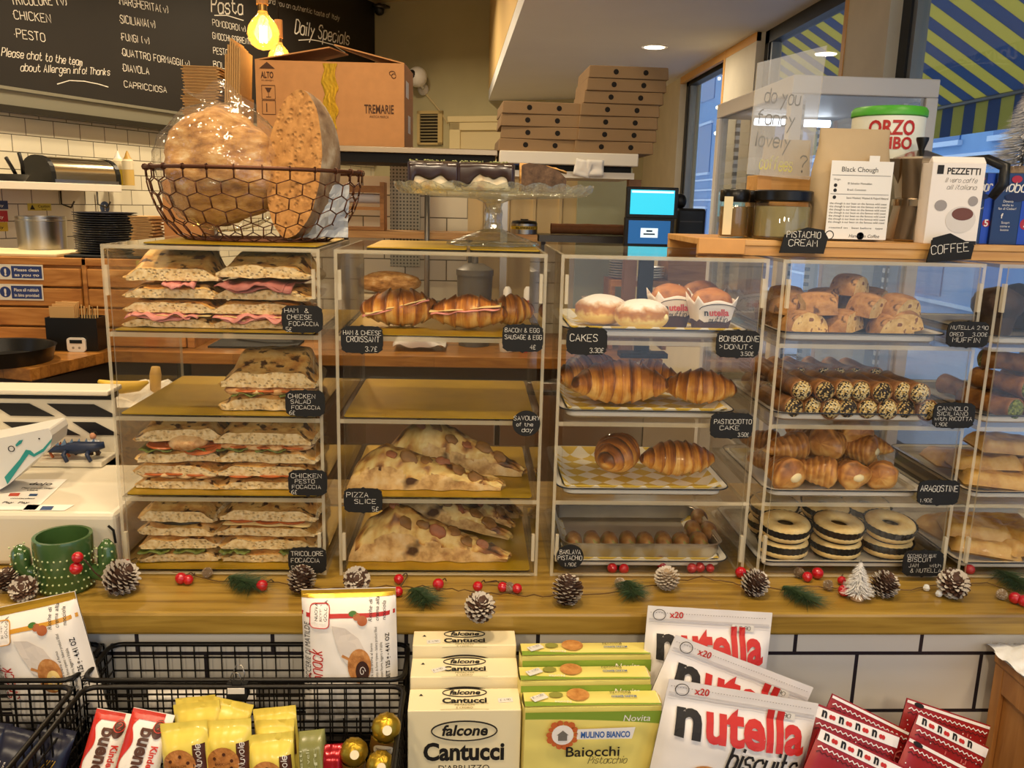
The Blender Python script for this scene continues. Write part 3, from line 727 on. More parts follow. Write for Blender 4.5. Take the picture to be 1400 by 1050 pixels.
# stacks: (case, level, x0, x1 pixels, base y pixel, stack index), Y of the cut front
def X(px, py, Y): return aty(px, py, Y).x
def put_s(x0, x1, py, Y, lev, up, h, seed, fill, label, rz=0, d=.15, lift=.006, grp='stacked focaccia sandwiches'):
    a, b = X(x0, py, Y), X(x1, py, Y)
    t = sandwich(label, ((a+b)/2, Y, SZ(lev)+.003+up), rz, b-a, d, h, seed, fill, grp, lift, .3 if up or lev == 2 else .06)
    low = SZ(lev)+.0032; below = globals().get('_under') if up else None
    fit(t, (.0085, CW-.0085), (.012, .30), (bounds(below)[1][2]+.0005 if below else low), CT+(lev+1)*CH-.0085 if up or lev == 2 else low+.0445)
    globals()['_under'] = t; return t
put_s(152, 276, 443, .03, 3, 0, .042, 3, ['ham', 'cheese'], 'ham focaccia at the bottom left of the top shelf stacks')
put_s(154, 280, 412, .032, 3, .042, .042, 11, ['hamend'], 'scorched ham focaccia lying on the top shelf left stack', .07)
put_s(290, 420, 443, .03, 3, 0, .042, 5, ['cheese', 'ham'], 'ham focaccia below another behind the ham and cheese sign')
put_s(296, 428, 412, .03, 3, .042, .042, 17, ['ham', 'ham'], 'focaccia with a wide pink ham slice, on the top shelf right stack', -.06, lift=.014)
put_s(306, 436, 560, .03, 2, 0, .054, 23, ['lettuce', 'tomato', 'chicken'], 'single chicken salad focaccia on the half empty second shelf', lift=.01)
put_s(172, 286, 672, .03, 1, 0, .040, 29, ['tomato', 'chicken'], 'chicken pesto focaccia at the bottom of the third shelf left stack', -.04)
put_s(170, 284, 640, .03, 1, .040, .046, 33, ['lettuce', 'tomato', 'big'], 'open chicken focaccia with a big tomato slice on third shelf left stack', .10, lift=.016)
put_s(299, 432, 672, .03, 1, 0, .042, 39, ['tomato'], 'tomato focaccia under another behind the chicken pesto sign')
put_s(302, 438, 640, .03, 1, .042, .047, 41, ['lettuce', 'tomato', 'chicken'], 'thick chicken pesto focaccia on the third shelf right stack', -.05, lift=.01)
put_s(186, 290, 780, .03, 0, 0, .040, 47, ['lettuce'], 'focaccia at the bottom of the lowest shelf left stack', .05)
put_s(184, 288, 745, .03, 0, .041, .044, 53, ['olive'], 'browned focaccia with dark filling on the lowest shelf left stack', -.06, lift=.004)
put_s(304, 432, 780, .03, 0, 0, .040, 59, ['lettuce'], 'tricolore focaccia under another beside the tricolore sign')
put_s(303, 436, 750, .03, 0, .041, .045, 61, ['tomato', 'cheese'], 'puffy tricolore focaccia on the lowest shelf right stack', -.05, lift=.008)
# ------------------------------------------------------------------ croissants
cro = blotch('croissant crust', [(.18, '#efc678'), (.36, '#d9983f'), (.54, '#b06a28'), (.72, '#7d4318'), (.95, '#43200c')], 60, .42, 5, .35, .002, coat=.2, attr='bake')
def croissant(mb, Ln, R, bend, ridges, seed, tip=.22, flat=.75):
    """tapered crescent with overlapping ridges; ends point along local X"""
    nu, nv = 130, 26; rad = Ln/bend
    def prof(t):
        s = math.sin(PI*min(1, max(0, t))); return R*(tip+(1-tip)*s**.85)
    def P(u, v):
        t = u; ph = (t-.5)*bend; a = 2*PI*v
        k = (abs(t-.5)*2)*ridges*.42+.22*math.sin(a+seed)+.3*nz(t*2.5, v*2, seed); saw = k-math.floor(k)
        r = prof(t)*(1+.17*(1-saw)**1.4-.06)*(1+.10*nz(t*5, math.cos(a), seed))
        e = min(1, min(t, 1-t)*16); r *= math.sqrt(max(0, e*(2-e)))
        cx, cyy = rad*math.sin(ph), rad*(1-math.cos(ph))
        ox, oz = r*math.cos(a), r*math.sin(a)*(1 if math.sin(a) > 0 else flat)
        return Vector((cx+ox*-math.sin(ph), cyy+ox*math.cos(ph), oz+prof(.5)*flat*.9))
    def A(u, v):
        a = 2*PI*v; k = (abs(u-.5)*2)*ridges*.42+.22*math.sin(a+seed)+.3*nz(u*2.5, v*2, seed); saw = k-math.floor(k)
        return .36+.26*math.sin(a)+.26*(1-saw)**2-.10*saw+.18*nz(u*14, v*3, seed)+.16*nz(u*70, v*4, seed)+.25*abs(2*u-1)**4
    mb.grid(P, nu, nv, 0, None, A)
    z0 = min(v.z for v in mb.v)
    for v in mb.v: v.z -= z0
    return mb
GC = 'croissants in the cases'
def put_c(name, label, px, py, Y, lev, Ln, R, bend, rz, seed, ridges=9, dz=0, grp=GC, rx=0):
    t = T(name, label, 'croissant' if 'croissant' in name else 'pastry', (X(px, py, Y), Y, SZ(lev)+dz), rz, grp, rot=(rx, 0, rz))
    croissant(MB(), Ln, R, bend, ridges, seed).build('pastry', cro, t, True)
    cc = CP if 'ham' in name else 2*CP; fit(t, (cc+.0085, cc+CW-.0085), None, None, SZ(lev)+CH-.011)
    return t
t = put_c('ham_croissant', 'large brown ham croissant on the gold board, left of the pair', 548, 440, .09, 3, .135, .034, .5, .10, 2, 9, .003)
o = sheet(.11, .05, .034, 3, .032, .003, .0).build('ham_slice', hamm, t, True, solid=.0018); o.rotation_euler = (0, -.25, 0)
o = sheet(.10, .05, .037, 8, .033, .003, .0).build('cheese_slice', chsm, t, True, solid=.0015); o.rotation_euler = (0, -.25, 0)
t = put_c('ham_croissant', 'ham croissant sliced open showing pink ham, right of the pair', 640, 444, .075, 3, .13, .031, .45, -.06, 5, 8, .003)
o = sheet(.11, .05, .032, 13, .034, .004, .0).build('ham_slice', hamm, t, True, solid=.0018); o.rotation_euler = (0, -.1, 0)
o = sheet(.115, .05, .036, 18, .030, .003, .0).build('cheese_slice', chsm, t, True, solid=.0015); o.rotation_euler = (0, -.1, 0)
t = put_c('ham_croissant', 'croissant behind the bacon and egg sign on the top shelf', 706, 440, .12, 3, .085, .028, .4, .3, 7, 8, .003)
TRZ = .0125
put_c('chocolate_croissant', 'large chocolate tipped croissant lying crosswise on the second shelf', 845, 552, .075, 2, .165, .040, -.7, .0, 12, 10, TRZ)
put_c('chocolate_croissant', 'dark topped croissant at the right of the second shelf', 955, 552, .085, 2, .125, .032, .4, -.22, 14, 9, TRZ)
put_c('chocolate_croissant', 'croissant standing behind the large one at the left of second shelf', 806, 545, .15, 2, .13, .040, .5, .5, 16, 10, TRZ)
put_c('chocolate_croissant', 'brown croissant behind the large one, near the middle of second shelf', 885, 545, .17, 2, .11, .032, .4, -.4, 18, 10, TRZ)
put_c('plain_croissant', 'golden croissant standing end on, left of the two on checked paper', 842, 650, .12, 1, .115, .036, .5, 1.15, 21, 9, TRZ)
put_c('plain_croissant', 'golden croissant lying sideways, right of the two on checked paper', 925, 657, .10, 1, .135, .033, .4, .05, 24, 10, TRZ)
# ------------------------------------------------------------------ pizza slices
pzt = blotch('pizza top', [(.08, '#f0d890'), (.26, '#e4bd6c'), (.42, '#c28a42'), (.60, '#85501f'), (.82, '#3a200f')], 42, .45, 7, .7, .005, attr='bake')
pzb = blotch('pizza base', [(.3, '#a0703c'), (.5, '#e0b878'), (.8, '#f2dcae')], 40, .75, 5, .5, .003, second=(16, .62, .7, '#4a2d15'))
mush = mat('mushroom', '#94662f', .5, nz=.4, nscale=60)
def pizza(label, px0, px1, lev, Y, Hm, D, seed, tilt=0, dz=0, rz=0, peak=.22, tops=6):
    """a folded slice: scorched crust hump at one end, thin tip at the other, pale speckled base along the front"""
    a, b = X(px0, 680, Y), X(px1, 680, Y); Ln = b-a
    t = T('pizza_slice', label, 'pizza slice', (a, Y, SZ(lev)+.0028+dz), group='piled pizza slices', rot=(0, tilt, rz))
    m = MB(); nu, nv = 50, 30
    def hh(u): return (Hm*(min(1, u/peak)**.55 if u < peak else (1-(u-peak)/(1-peak))**.85)*(1+.10*nz(u*7, seed, 2)))*(1-.25*u)+.010
    def P(u, v):
        x = Ln*u; w = D*(1-.72*u)*(min(1, u*12+.25)**.5); al = PI*v
        y = w*(1-math.cos(al))/2+.006*nz(u*9, v*3, seed); z = hh(u)*max(0, math.sin(al))**(.62)
        k = 1 if 0 < v < 1 else 0
        return (x+.010*(v-.5), y-k*.003*nz(u*20, v*9, seed), max(0, z+k*(nz(u*16, v*7, seed)*.005+nz(u*45, v*18, seed)*.0022)))
    m.grid(P, nu, nv, 0, None, lambda u, v: .20+.40*max(0, (v-.22))*2*(P(u, v)[2]/(Hm+.01))+.5*math.exp(-((u-.88)/.07)**2)*(seed % 3 == 0)+.75*max(0, nz(u*12, v*7, seed+2)-.02)+.2*nz(u*30, v*14, seed))
    for i in range(len(m.f)):
        j = i//nu; u = (i % nu)/nu
        if j < 3.2+3*nz(u*6, seed, 7) or u < .04: m.m[i] = 1
    m.add([P(i/nu, 0) for i in range(nu+1)]+[P(i/nu, 1) for i in range(nu+1)], [(i, nu+1+i, nu+2+i, i+1) for i in range(nu)], 1)
    m.build('base', [pzt, pzb], t, True)
    r = random.Random(seed)
    for k in range(tops):
        u, v = .22+.66*(k+.5)/tops, r.uniform(.24, .46); p_ = Vector(P(u, v)); s_ = r.uniform(.8, 1.4)
        o = MB().ell((0, 0, 0), (.012*s_, .008*s_, .0022), 14, 8, fn=lambda d: 1+.35*nz(d.x*2.2, d.y*2+k, seed)).build('mushroom_piece' if k % 3 else 'ham_piece', mush if k % 3 else mat('cooked ham', '#a8643c', .5, nz=.3), t, True)
        o.location = p_+Vector((0, -.001, .0015)); o.rotation_euler = (.9+r.uniform(-.3, .3), r.uniform(.1, .7), r.uniform(-.4, .4))
    fit(t, (CP+.0085, CP+CW-.0085), (.008, .31), SZ(lev)+.0035, CT+(lev+1)*CH-.0085)
pizza('front folded pizza slice with dark scorched crust hump on the third shelf', 474, 684, 1, .035, .062, .085, 4)
pizza('pizza slice with burnt tip lying across the back of the third shelf', 522, 716, 1, .125, .095, .085, 9, 0, 0, -.06, .32)
pizza('front mushroom pizza slice with speckled crust on the lowest shelf', 474, 695, 0, .035, .085, .085, 15, peak=.28, tops=7)
pizza('pizza slice leaning behind the front one on the lowest shelf', 512, 705, 0, .125, .066, .05, 21, .24, .046, 0, .2)
pizza('topmost pizza slice of the lowest shelf, sloping to the right', 575, 712, 0, .18, .05, .05, 27, .38, .058, 0, .15)
pizza('dark mushroom pizza slice at the back right of the lowest shelf', 590, 735, 0, .24, .10, .05, 33, 0, 0, 0, .5)
# ------------------------------------------------------------------ trays
enam = mat('enamel white', '#e4e0d6', .25, coat=.3)
rimm = mat('enamel rim', '#1d2430', .35)
def tray(label, px0, px1, py, Y0, lev, d=.25, name='enamel_tray', m=None, h=.017, rim=None, z=0, lip=.012, x=None, grp='white enamel trays in the cases'):
    a, b = x if x else (max(2*CP+.0085, X(px0, py, Y0)), min(2*CP+CW-.0085, X(px1, py, Y0))); w = b-a
    t = T(name, label, 'tray', ((a+b)/2, Y0+d/2, SZ(lev)+z), group=grp)
    lv = [(w-2*lip-.012, d-2*lip-.012, .012, 0), (w-2*lip, d-2*lip, .016, .004), (w-2*lip+.003, d-2*lip+.003, .018, h-.002), (w, d, .024, h), (w, d, .024, h-.0015), (w-2*lip+.001, d-2*lip+.001, .018, h-.005), (w-2*lip-.002, d-2*lip-.002, .016, .006), (w-2*lip-.014, d-2*lip-.014, .012, .0022)]
    mb = MB(); n = None
    for ww, dd, r, zz in lv:
        p = rrect(ww, dd, r, 5); n = len(p); mb.add([(x, y, zz) for x, y in p], [])
    for k in range(len(lv)-1):
        for i in range(n): j = (i+1) % n; mb.f.append((k*n+i, k*n+j, (k+1)*n+j, (k+1)*n+i)); mb.m.append(0)
    mb.f.append(tuple(range(n-1, -1, -1))); mb.m.append(0); K = len(lv)-1; mb.f.append(tuple(K*n+i for i in range(n))); mb.m.append(0)
    mb.build('tray_body', m or enam, t, True, auto=40)
    if rim is not False:
        MB().tube([(x, y, h-.0008) for x, y in rrect(w, d, .024, 5)], .0013, 5, closed=True).build('rim', rim or rimm, t, True)
    return t
def checkpaper(t, w, d, z=.0045):
    if 'checked paper' not in _M:
        m, nt, b = nodes_of('checked paper'); _M['checked paper'] = m
        v = coords(nt, (1, 1, 1), rot=(0, 0, PI/4)); c = N(nt, 'ShaderNodeTexChecker', Scale=36.0); c.inputs[1].default_value = lin('#e9e4d4'); c.inputs[2].default_value = lin('#d3b443')
        nt.links.new(v, c.inputs[0]); nt.links.new(c.outputs[0], b.inputs['Base Color']); b.inputs['Roughness'].default_value = .6
    def f(u, v):
        x, y = (u-.5)*w, (v-.5)*d; e = max(abs(2*u-1), abs(2*v-1)); return (x, y, z+max(0, e-.86)*.10)
    MB().grid(f, 20, 20).build('checked_paper_liner', _M['checked paper'], t, True, solid=.0006)
t = tray('enamel tray of doughnuts and muffins on the top shelf', 768, 1026, 455, .012, 3, .25); checkpaper(t, .275, .225)
t = tray('enamel tray of chocolate croissants on the second shelf', 764, 1008, 562, .012, 2, .25); checkpaper(t, .262, .225)
t = tray('enamel tray lined with yellow and white checked paper holding two croissants', 757, 1000, 665, .012, 1, .25); checkpaper(t, .262, .23)
t = tray('enamel tray on the lowest shelf carrying the steel baking tin', 757, 998, 772, .012, 0, .25); checkpaper(t, .262, .23)
a, b = 2*CP+.021, X(992, 745, .03)
tin = tray('rectangular steel baking tin with the last pistachio baklava fingers', 0, 0, 0, .031, 0, .205, 'baking_tin', mat('baking tin steel', '#bdb6a8', .32, .9, nz=.2, nscale=12), .034, False, .0052, .007, (a, b), 'baking tins')
for k, (x0, x1, py, lev, lb) in enumerate(((1070, 1318, 455, 3, 'enamel tray heaped with almond biscuits'), (1055, 1278, 567, 2, 'enamel tray carrying two layers of cannoli'), (1043, 1264, 672, 1, 'enamel tray heaped with shell pastries'), (1036, 1288, 779, 0, 'enamel tray of ring biscuits in black paper cups'))):
    tray(lb, x0, x1, py, .012, lev, .27, x=(3*CP+.009, 3*CP+.285))
for k, (lev, lb) in enumerate(((3, 'enamel tray of dark muffins at the right edge'), (2, 'enamel tray of pistachio cannoli at the right edge'), (1, 'enamel tray of flat pastries at the right edge'), (0, 'lowest enamel tray of flat pastries at the right edge'))):
    tray(lb, 0, 0, 0, .012, lev, .29, x=(4*CP+.009, 4*CP+.312))
# ------------------------------------------------------------------ doughnuts and muffins
don = blotch('doughnut', [(.0, '#c98f45'), (.16, '#e8c868'), (.44, '#f0d986'), (.55, '#c98a3f'), (.66, '#b0702f'), (.77, '#d8b791'), (.88, '#f1ece6')], 70, .55, 5, .25, .002, attr='bake')
def doughnut(label, px, py, Y, r, seed, rz):
    t = T('doughnut', label, 'doughnut', (X(px, py, Y), Y, SZ(3)+TRZ-.007), rz, 'sugared doughnuts')
    m = MB(); m.ell((0, 0, r*.56), (r, r*.92, r*.56), 36, 22, fn=lambda d: 1+.05*nz(d.x*1.6, d.y*1.6, seed)-.05*math.exp(-(d.z/.12)**2)+.012*nz(d.x*8, d.y*8, d.z*8+seed))
    for i, v in enumerate(m.v):
        q = v.z/(r*1.12); m.at[i] = (.10+.9*q) if q < .5 else (.5+.55*(q-.5)/.5+.10*nz(v.x*60, v.y*60, seed))
    m.build('dough', don, t, True)
    m = MB(); m.ell((r*.55, -r*.70, r*.55), (.006, .005, .006), 8, 6); m.build('cream', mat('custard', '#efe0a8', .4), t, True)
doughnut('sugared doughnut at the left of the top shelf tray', 822, 440, .137, .047, 1, 0)
doughnut('sugared doughnut in front, second from left on the top shelf tray', 876, 443, .070, .047, 5, .3)
mufd = blotch('muffin top', [(.3, '#7d451d'), (.55, '#b4743a'), (.8, '#cf9a58')], 60, .6, 5, .5, .003)
red = mat('logo red', '#b5231d', .5); brown = mat('wrapper brown', '#4a2a1c', .5); wpap = mat('wrapper white', '#eee6de', .5)
def muffin(label, px, py, Y, rz):
    t = T('muffin', label, 'muffin', (X(px, py, Y), Y, SZ(3)+TRZ-.007), rz, 'wrapped chocolate muffins'); t.scale = (1.14, 1.14, 1.14)
    MB().ell((0, 0, .044), (.030, .030, .021), 24, 12, fn=lambda d: 1+.06*nz(d.x*2, d.y*2, d.z*2+px)).build('cake_top', mufd, t, True)
    m = MB(); n = 32
    def ringp(a, q):
        h = .021+.011*q; s = 1/max(abs(math.cos(a)), abs(math.sin(a))); s = s**.72; return h*s*math.cos(a), h*s*math.sin(a)
    def f(u, v):
        a = 2*PI*u+PI/4; c4 = abs(math.cos(2*(a))); top = .045+.005*math.cos(2*a)**2+.011*max(0, 1-abs(((a/(PI/2)-.5) % 1)-.0)*8)+.011*max(0, 1-abs(((a/(PI/2)-.5) % 1)-1)*8)
        x, y = ringp(a, v); return (x*1.0, y*1.0, v*top)
    m.grid(f, 64, 10)
    for i, fc in enumerate(m.f):
        m.m[i] = 1 if i//64 < 4 else 0
    m.build('paper_wrapper', [wpap, brown], t, True, solid=.0005, auto=50)
    M = TM(0, -.0318, .0285, PI/2-.22)
    MB().text('n', M @ TM(-.0195, 0, .0004), .013, bold=.03, align='LEFT').build('lettering_black', blk, t)
    MB().text('utella', M @ TM(-.0122, 0, .0004), .013, bold=.03, align='LEFT').build('lettering_red', red, t)
    MB().chalk('muffin', M @ TM(0, -.010, .0004), .009, 0, width=.026, align='C', slant=.25, w=.001).build('lettering', blk, t)
    MB().tube([(.027*math.cos(PI*k/16)*-1, -.0335-.001*math.sin(PI*k/16), .037+.008*math.sin(PI*k/16)) for k in range(17)], .0006, 4).build('printed_arch', blk, t)
muffin('wrapped muffin in front at the right of the doughnuts', 970, 443, .065, .05)
muffin('wrapped muffin behind, between doughnut and front muffin', 915, 440, .125, .1)
muffin('third wrapped muffin standing half hidden behind the front muffin', 956, 440, .20, .0)
# ------------------------------------------------------------------ baklava fingers
bak = blotch('baklava', [(.3, '#6e4220'), (.55, '#9a6a35'), (.8, '#b58a50')], 70, .5, 5, .4, .002, second=(60, .56, .66, '#74803a'), coat=.05)
zt = SZ(0)+.0052+.007
for k in range(11):
    if k < 8: px, Yk, dz = 785+k*24.5, .043+.004*(k % 2), 0
    else: px, Yk, dz = 950+(k-8)*14, .085+.03*(k-8), 0
    xx = X(px, 735, Yk+.02) if k < 8 else .945+(k-8)*.018
    if k >= 8: xx, Yk = (.985, .958, .985)[k-8], (.095, .10, .16)[k-8]
    t = T('baklava_finger', ('%s pistachio baklava finger from the left in the steel tin' % ORD[k]) if k < 8 else ('pistachio baklava finger in the back right corner group of the tin, %s' % ('right', 'left', 'rearmost')[k-8]), 'pastry', (xx, Yk+.024, zt), RND.uniform(-.08, .08), 'pistachio baklava fingers')
    m = MB(); m.ell((0, 0, .016), (.0152, .027, .016), 16, 10, fn=lambda d: 1+.08*nz(d.x*3, d.y*3, k)); m.build('roll', bak, t, True)
# ------------------------------------------------------------------ fourth case: biscuits, cannoli, shell pastries, ring biscuits
U4, U5 = 3*CP, 4*CP
bsk = blotch('biscuit crust', [(.3, '#7d5228'), (.5, '#a97a44'), (.75, '#c49a62')], 55, .7, 7, .8, .004, second=(70, .58, .68, '#5c3b1d'))
bsc = blotch('biscuit cut', [(.3, '#c79c55'), (.55, '#e0bf7c'), (.8, '#ecd69e')], 70, .8, 6, .8, .003, second=(75, .58, .62, '#8a5a32'))
def biscuit(label, loc, rot, w=.075, h=.036, ln=.045, seed=0, grp='almond biscuits heaped on the top shelf'):
    t = T('almond_biscuit', label, 'biscuit', loc, group=grp, rot=rot)
    m = MB(); n = 18; pr = []
    for i in range(n+1):
        a = PI*i/n; pr.append((w/2*math.cos(a)*(1+.05*nz(a, seed, 1)), max(0, h*math.sin(a)**.8)*(1+.08*nz(a*2, seed, 2))))
    N_ = len(pr); K = 6; vs = []
    for k in range(K+1):
        s = 1-.10*abs(2*k/K-1)**3; sk = .012*math.sin(seed*1.7)
        for x, z in pr: vs.append((x*s, -ln/2+ln*k/K+x*.25+nz(x*30, z*30, seed+k)*.002, z*s))
    fs = [(k*N_+i, (k+1)*N_+i, (k+1)*N_+i+1, k*N_+i+1) for k in range(K) for i in range(N_-1)]
    m.add(vs, fs, 0); m.add(vs, [tuple(k*N_+(N_-1 if k else 0) for k in [0])*0 or tuple(i*N_ for i in range(K+1))+tuple(i*N_+N_-1 for i in range(K, -1, -1))], 0)
    m.add(vs[:N_], [tuple(range(N_))], 1); m.add(vs[-N_:], [tuple(range(N_-1, -1, -1))], 1)
    m.build('biscuit_body', [bsk, bsc], t, True, auto=45)
    fit(t, (U4+.026, U4+.268), (.028, .27), None if loc[2] > SZ(3)+.02 else SZ(3)+.0065)
zt3 = SZ(3)+.004
nm = 0
lay = [(.045, .03, 0, .1, 1), (.125, .035, 0, .5, 1), (.20, .032, 0, 0, 1), (.262, .035, 0, -.1, 1),
       (.03, .12, 0, .6, 0), (.11, .12, 0, 1.2, 0), (.20, .12, 0, .9, 0), (.26, .13, 0, .3, 0), (.05, .20, 0, 1, 0), (.14, .20, 0, .4, 0), (.22, .21, 0, 1.3, 0),
       (.078, .055, .034, 1.3, 0), (.165, .05, .034, .45, 1), (.238, .05, .034, .25, 1), (.03, .10, .034, .7, 0), (.12, .12, .036, .9, 0), (.20, .14, .036, 2.2, 0), (.25, .15, .036, .6, 0), (.07, .17, .034, 1.1, 0), (.155, .10, .062, .5, 0)]
plc = ['front row', 'front row', 'front row', 'front row', 'second row', 'second row', 'second row', 'second row', 'back row', 'back row', 'back row', 'upper layer', 'upper layer', 'upper layer', 'upper layer', 'upper layer', 'upper layer', 'upper layer', 'upper layer', 'very top']
cnt = {}
for i, (x, y, z, rz, fl) in enumerate(lay):
    k = cnt.get(plc[i], 0); cnt[plc[i]] = k+1
    biscuit('almond biscuit chunk, %s in the %s of the heap' % (ORD[k], plc[i]), (U4+.012+x, .012+y+.02, zt3+z), (RND.uniform(-.12, .12), RND.uniform(-.15, .15), rz), .078+RND.uniform(-.008, .006), .036, .05, i)
for i, (x, y, z, rz) in enumerate(((.03, .04, 0, .2), (.10, .05, 0, 1.0), (.05, .12, 0, .7), (.12, .15, 0, .2), (.05, .06, .034, .8))):
    pass
can = blotch('cannolo shell', [(.3, '#5d3518'), (.5, '#93602c'), (.75, '#b98444')], 45, .45, 5, .4, .002)
cin = {}
def speck(name, base, s1, s2):
    m, nt, b = nodes_of(name); v = coords(nt); vo = N(nt, 'ShaderNodeTexVoronoi', Scale=380.0); nt.links.new(v, vo.inputs['Vector'])
    sp = N(nt, 'ShaderNodeSeparateColor'); nt.links.new(vo.outputs['Color'], sp.inputs[0])
    c = ramp(nt, sp.outputs[0], [(.0, base), (.34, base), (.36, s1), (.68, s1), (.7, s2)]); r = nt.nodes[-1]
    for n in nt.nodes:
        if n.type == 'VALTORGB': n.color_ramp.interpolation = 'CONSTANT'
    nt.links.new(c, b.inputs['Base Color']); b.inputs['Roughness'].default_value = .6; bump(nt, b, vo.outputs['Distance'], .8, .003); return m
dip_a = speck('cream with chocolate chips', '#ead9a8', '#d7b66c', '#2a1a12'); dip_b = speck('chocolate chip dip', '#2a1a12', '#1d120d', '#d9bb78'); dip_p = speck('pistachio dip', '#6d7a2c', '#8f9a45', '#4c5a1f')
def cannolo(label, loc, rot, ln, r, dip, seed, grp):
    t = T('cannolo', label, 'cannolo', loc, group=grp, rot=rot)
    m = MB(); n = 18; vs = []; K = 10
    m.grid(lambda u, v: ((r*(.92+.16*abs(2*v-1)**2)+.0012*math.sin(u*9+v*8+seed)+(.0015 if u > .93 else 0))*math.cos(2*PI*u), -ln/2+ln*v, r+(r*(.92+.16*abs(2*v-1)**2)+.0012*math.sin(u*9+v*8+seed))*math.sin(2*PI*u)), 20, 10)
    m.build('shell', can, t, True, solid=.0016)
    for s in (-1, 1): MB().ell((0, s*(ln/2-.002), r), (r*1.03, .011, r*1.03), 18, 10, fn=lambda d: 1+.10*nz(d.x*3, d.y*3, d.z*3+seed)).build('dipped_end', dip, t, True)
zt2 = SZ(2)+.0065
for lay_, n_, z_, y_ in (('lower', 8, 0, .075), ('upper', 7, .029, .072)):
    for i in range(n_):
        x = U4+.040+i*.0320+(.016 if lay_ == 'upper' else 0)
        cannolo('%s cannolo from the left in the %s layer of the front row' % (ORD[i], lay_), (x, y_+RND.uniform(-.006, .006), zt2+z_), (0, 0, RND.uniform(.02, .22)), .105, .0155, dip_a if (i*7+int(z_*100)) % 3 else dip_b, i+int(z_*999), 'chocolate chip cannoli')
for i in range(7):
    cannolo('%s cannolo from the left in the row behind the front layers' % ORD[i], (U4+.046+i*.034, .20, zt2), (0, 0, RND.uniform(-.1, .2)), .105, .0148, dip_a, i, 'chocolate chip cannoli')
for i in range(6):
    cannolo('%s cannolo from the left lying on the back row' % ORD[i], (U4+.06+i*.034, .195, zt2+.031), (0, 0, RND.uniform(-.2, .3)), .105, .0148, dip_a, i+20, 'chocolate chip cannoli')
sha = blotch('shell pastry', [(.15, '#e6bd72'), (.4, '#cf9448'), (.62, '#a76a2e'), (.9, '#653914')], 70, .4, 5, .4, .002, coat=.15, attr='bake')
crm = mat('pastry cream', '#ecdcae', .45)
def shell(label, loc, rot, s, seed):
    t = T('shell_pastry', label, 'pastry', loc, group='shell pastries heaped on the third shelf', rot=rot)
    m = MB(); R, Ln = .030*s, .085*s
    def P(u, v):
        a = 2*PI*u; k = v*9+u; saw = k-math.floor(k); r = R*(1-v**1.8)**.7*(1+.10*(1-saw)-.03)*(1+.22*nz(math.cos(a)*1.3, v*4+math.sin(a), seed)) if v < .999 else 0
        if v < .16: r *= math.sqrt(1-(1-v/.16)**2)*.9+.1*(v/.16)
        return (r*math.cos(a), -Ln*.42+Ln*v, R*.8+r*.85*math.sin(a))
    def A(u, v):
        k = v*9+u; saw = k-math.floor(k); return .42+.3*saw+.2*math.sin(2*PI*u)-.1+.2*nz(u*20, v*6, seed)
    m.grid(P, 30, 40, 0, None, A); m.build('flaky_shell', sha, t, True)
    fit(t, (U4+.026, U4+.268), (.028, .27), None if loc[2] > SZ(1)+.015 else SZ(1)+.0065)
    if seed % 2 == 0: MB().ell((R*.1, -Ln*.40, R*.7), (R*.34, R*.15, R*.24), 16, 8, fn=lambda d: 1+.15*nz(d.x*3, d.z*3, seed)).build('cream_filling', crm, t, True)
zt1 = SZ(1)+.004
sl = [(.035, .05, 0, .2, 'front row'), (.095, .05, 0, 1.2, 'front row'), (.155, .05, 0, .05, 'front row'), (.218, .05, 0, -.45, 'front row'), (.05, .13, 0, .8, 'second row'), (.12, .14, 0, -.6, 'second row'), (.19, .13, 0, .5, 'second row'), (.24, .14, 0, -1, 'second row'),
      (.06, .09, .040, 1.7, 'upper layer'), (.13, .10, .042, -.9, 'upper layer'), (.185, .09, .038, .8, 'upper layer'), (.225, .11, .04, -1.9, 'upper layer'), (.05, .2, .02, 1.0, 'back row'), (.13, .2, .03, .5, 'back row'), (.2, .2, .03, -.5, 'back row'), (.172, .12, .066, .1, 'very top')]
cnt = {}
for i, (x, y, z, rz, pl) in enumerate(sl):
    k = cnt.get(pl, 0); cnt[pl] = k+1
    shell('shell pastry, %s in the %s of the heap' % (ORD[k], pl), (U4+.015+x, .012+y, zt1+z), (RND.uniform(-.2, .1), RND.uniform(-.4, .4), rz), 1+RND.uniform(-.08, .08), i)
rbis = blotch('ring biscuit', [(.3, '#d9b069'), (.55, '#ecd191'), (.8, '#f4e2b4')], 30, .6, 4, .25, .002, second=(24, .60, .72, '#c58d45'))
jam = mat('dark filling', '#22120c', .15, coat=.5); cupm = mat('black paper cup', '#15110f', .8)
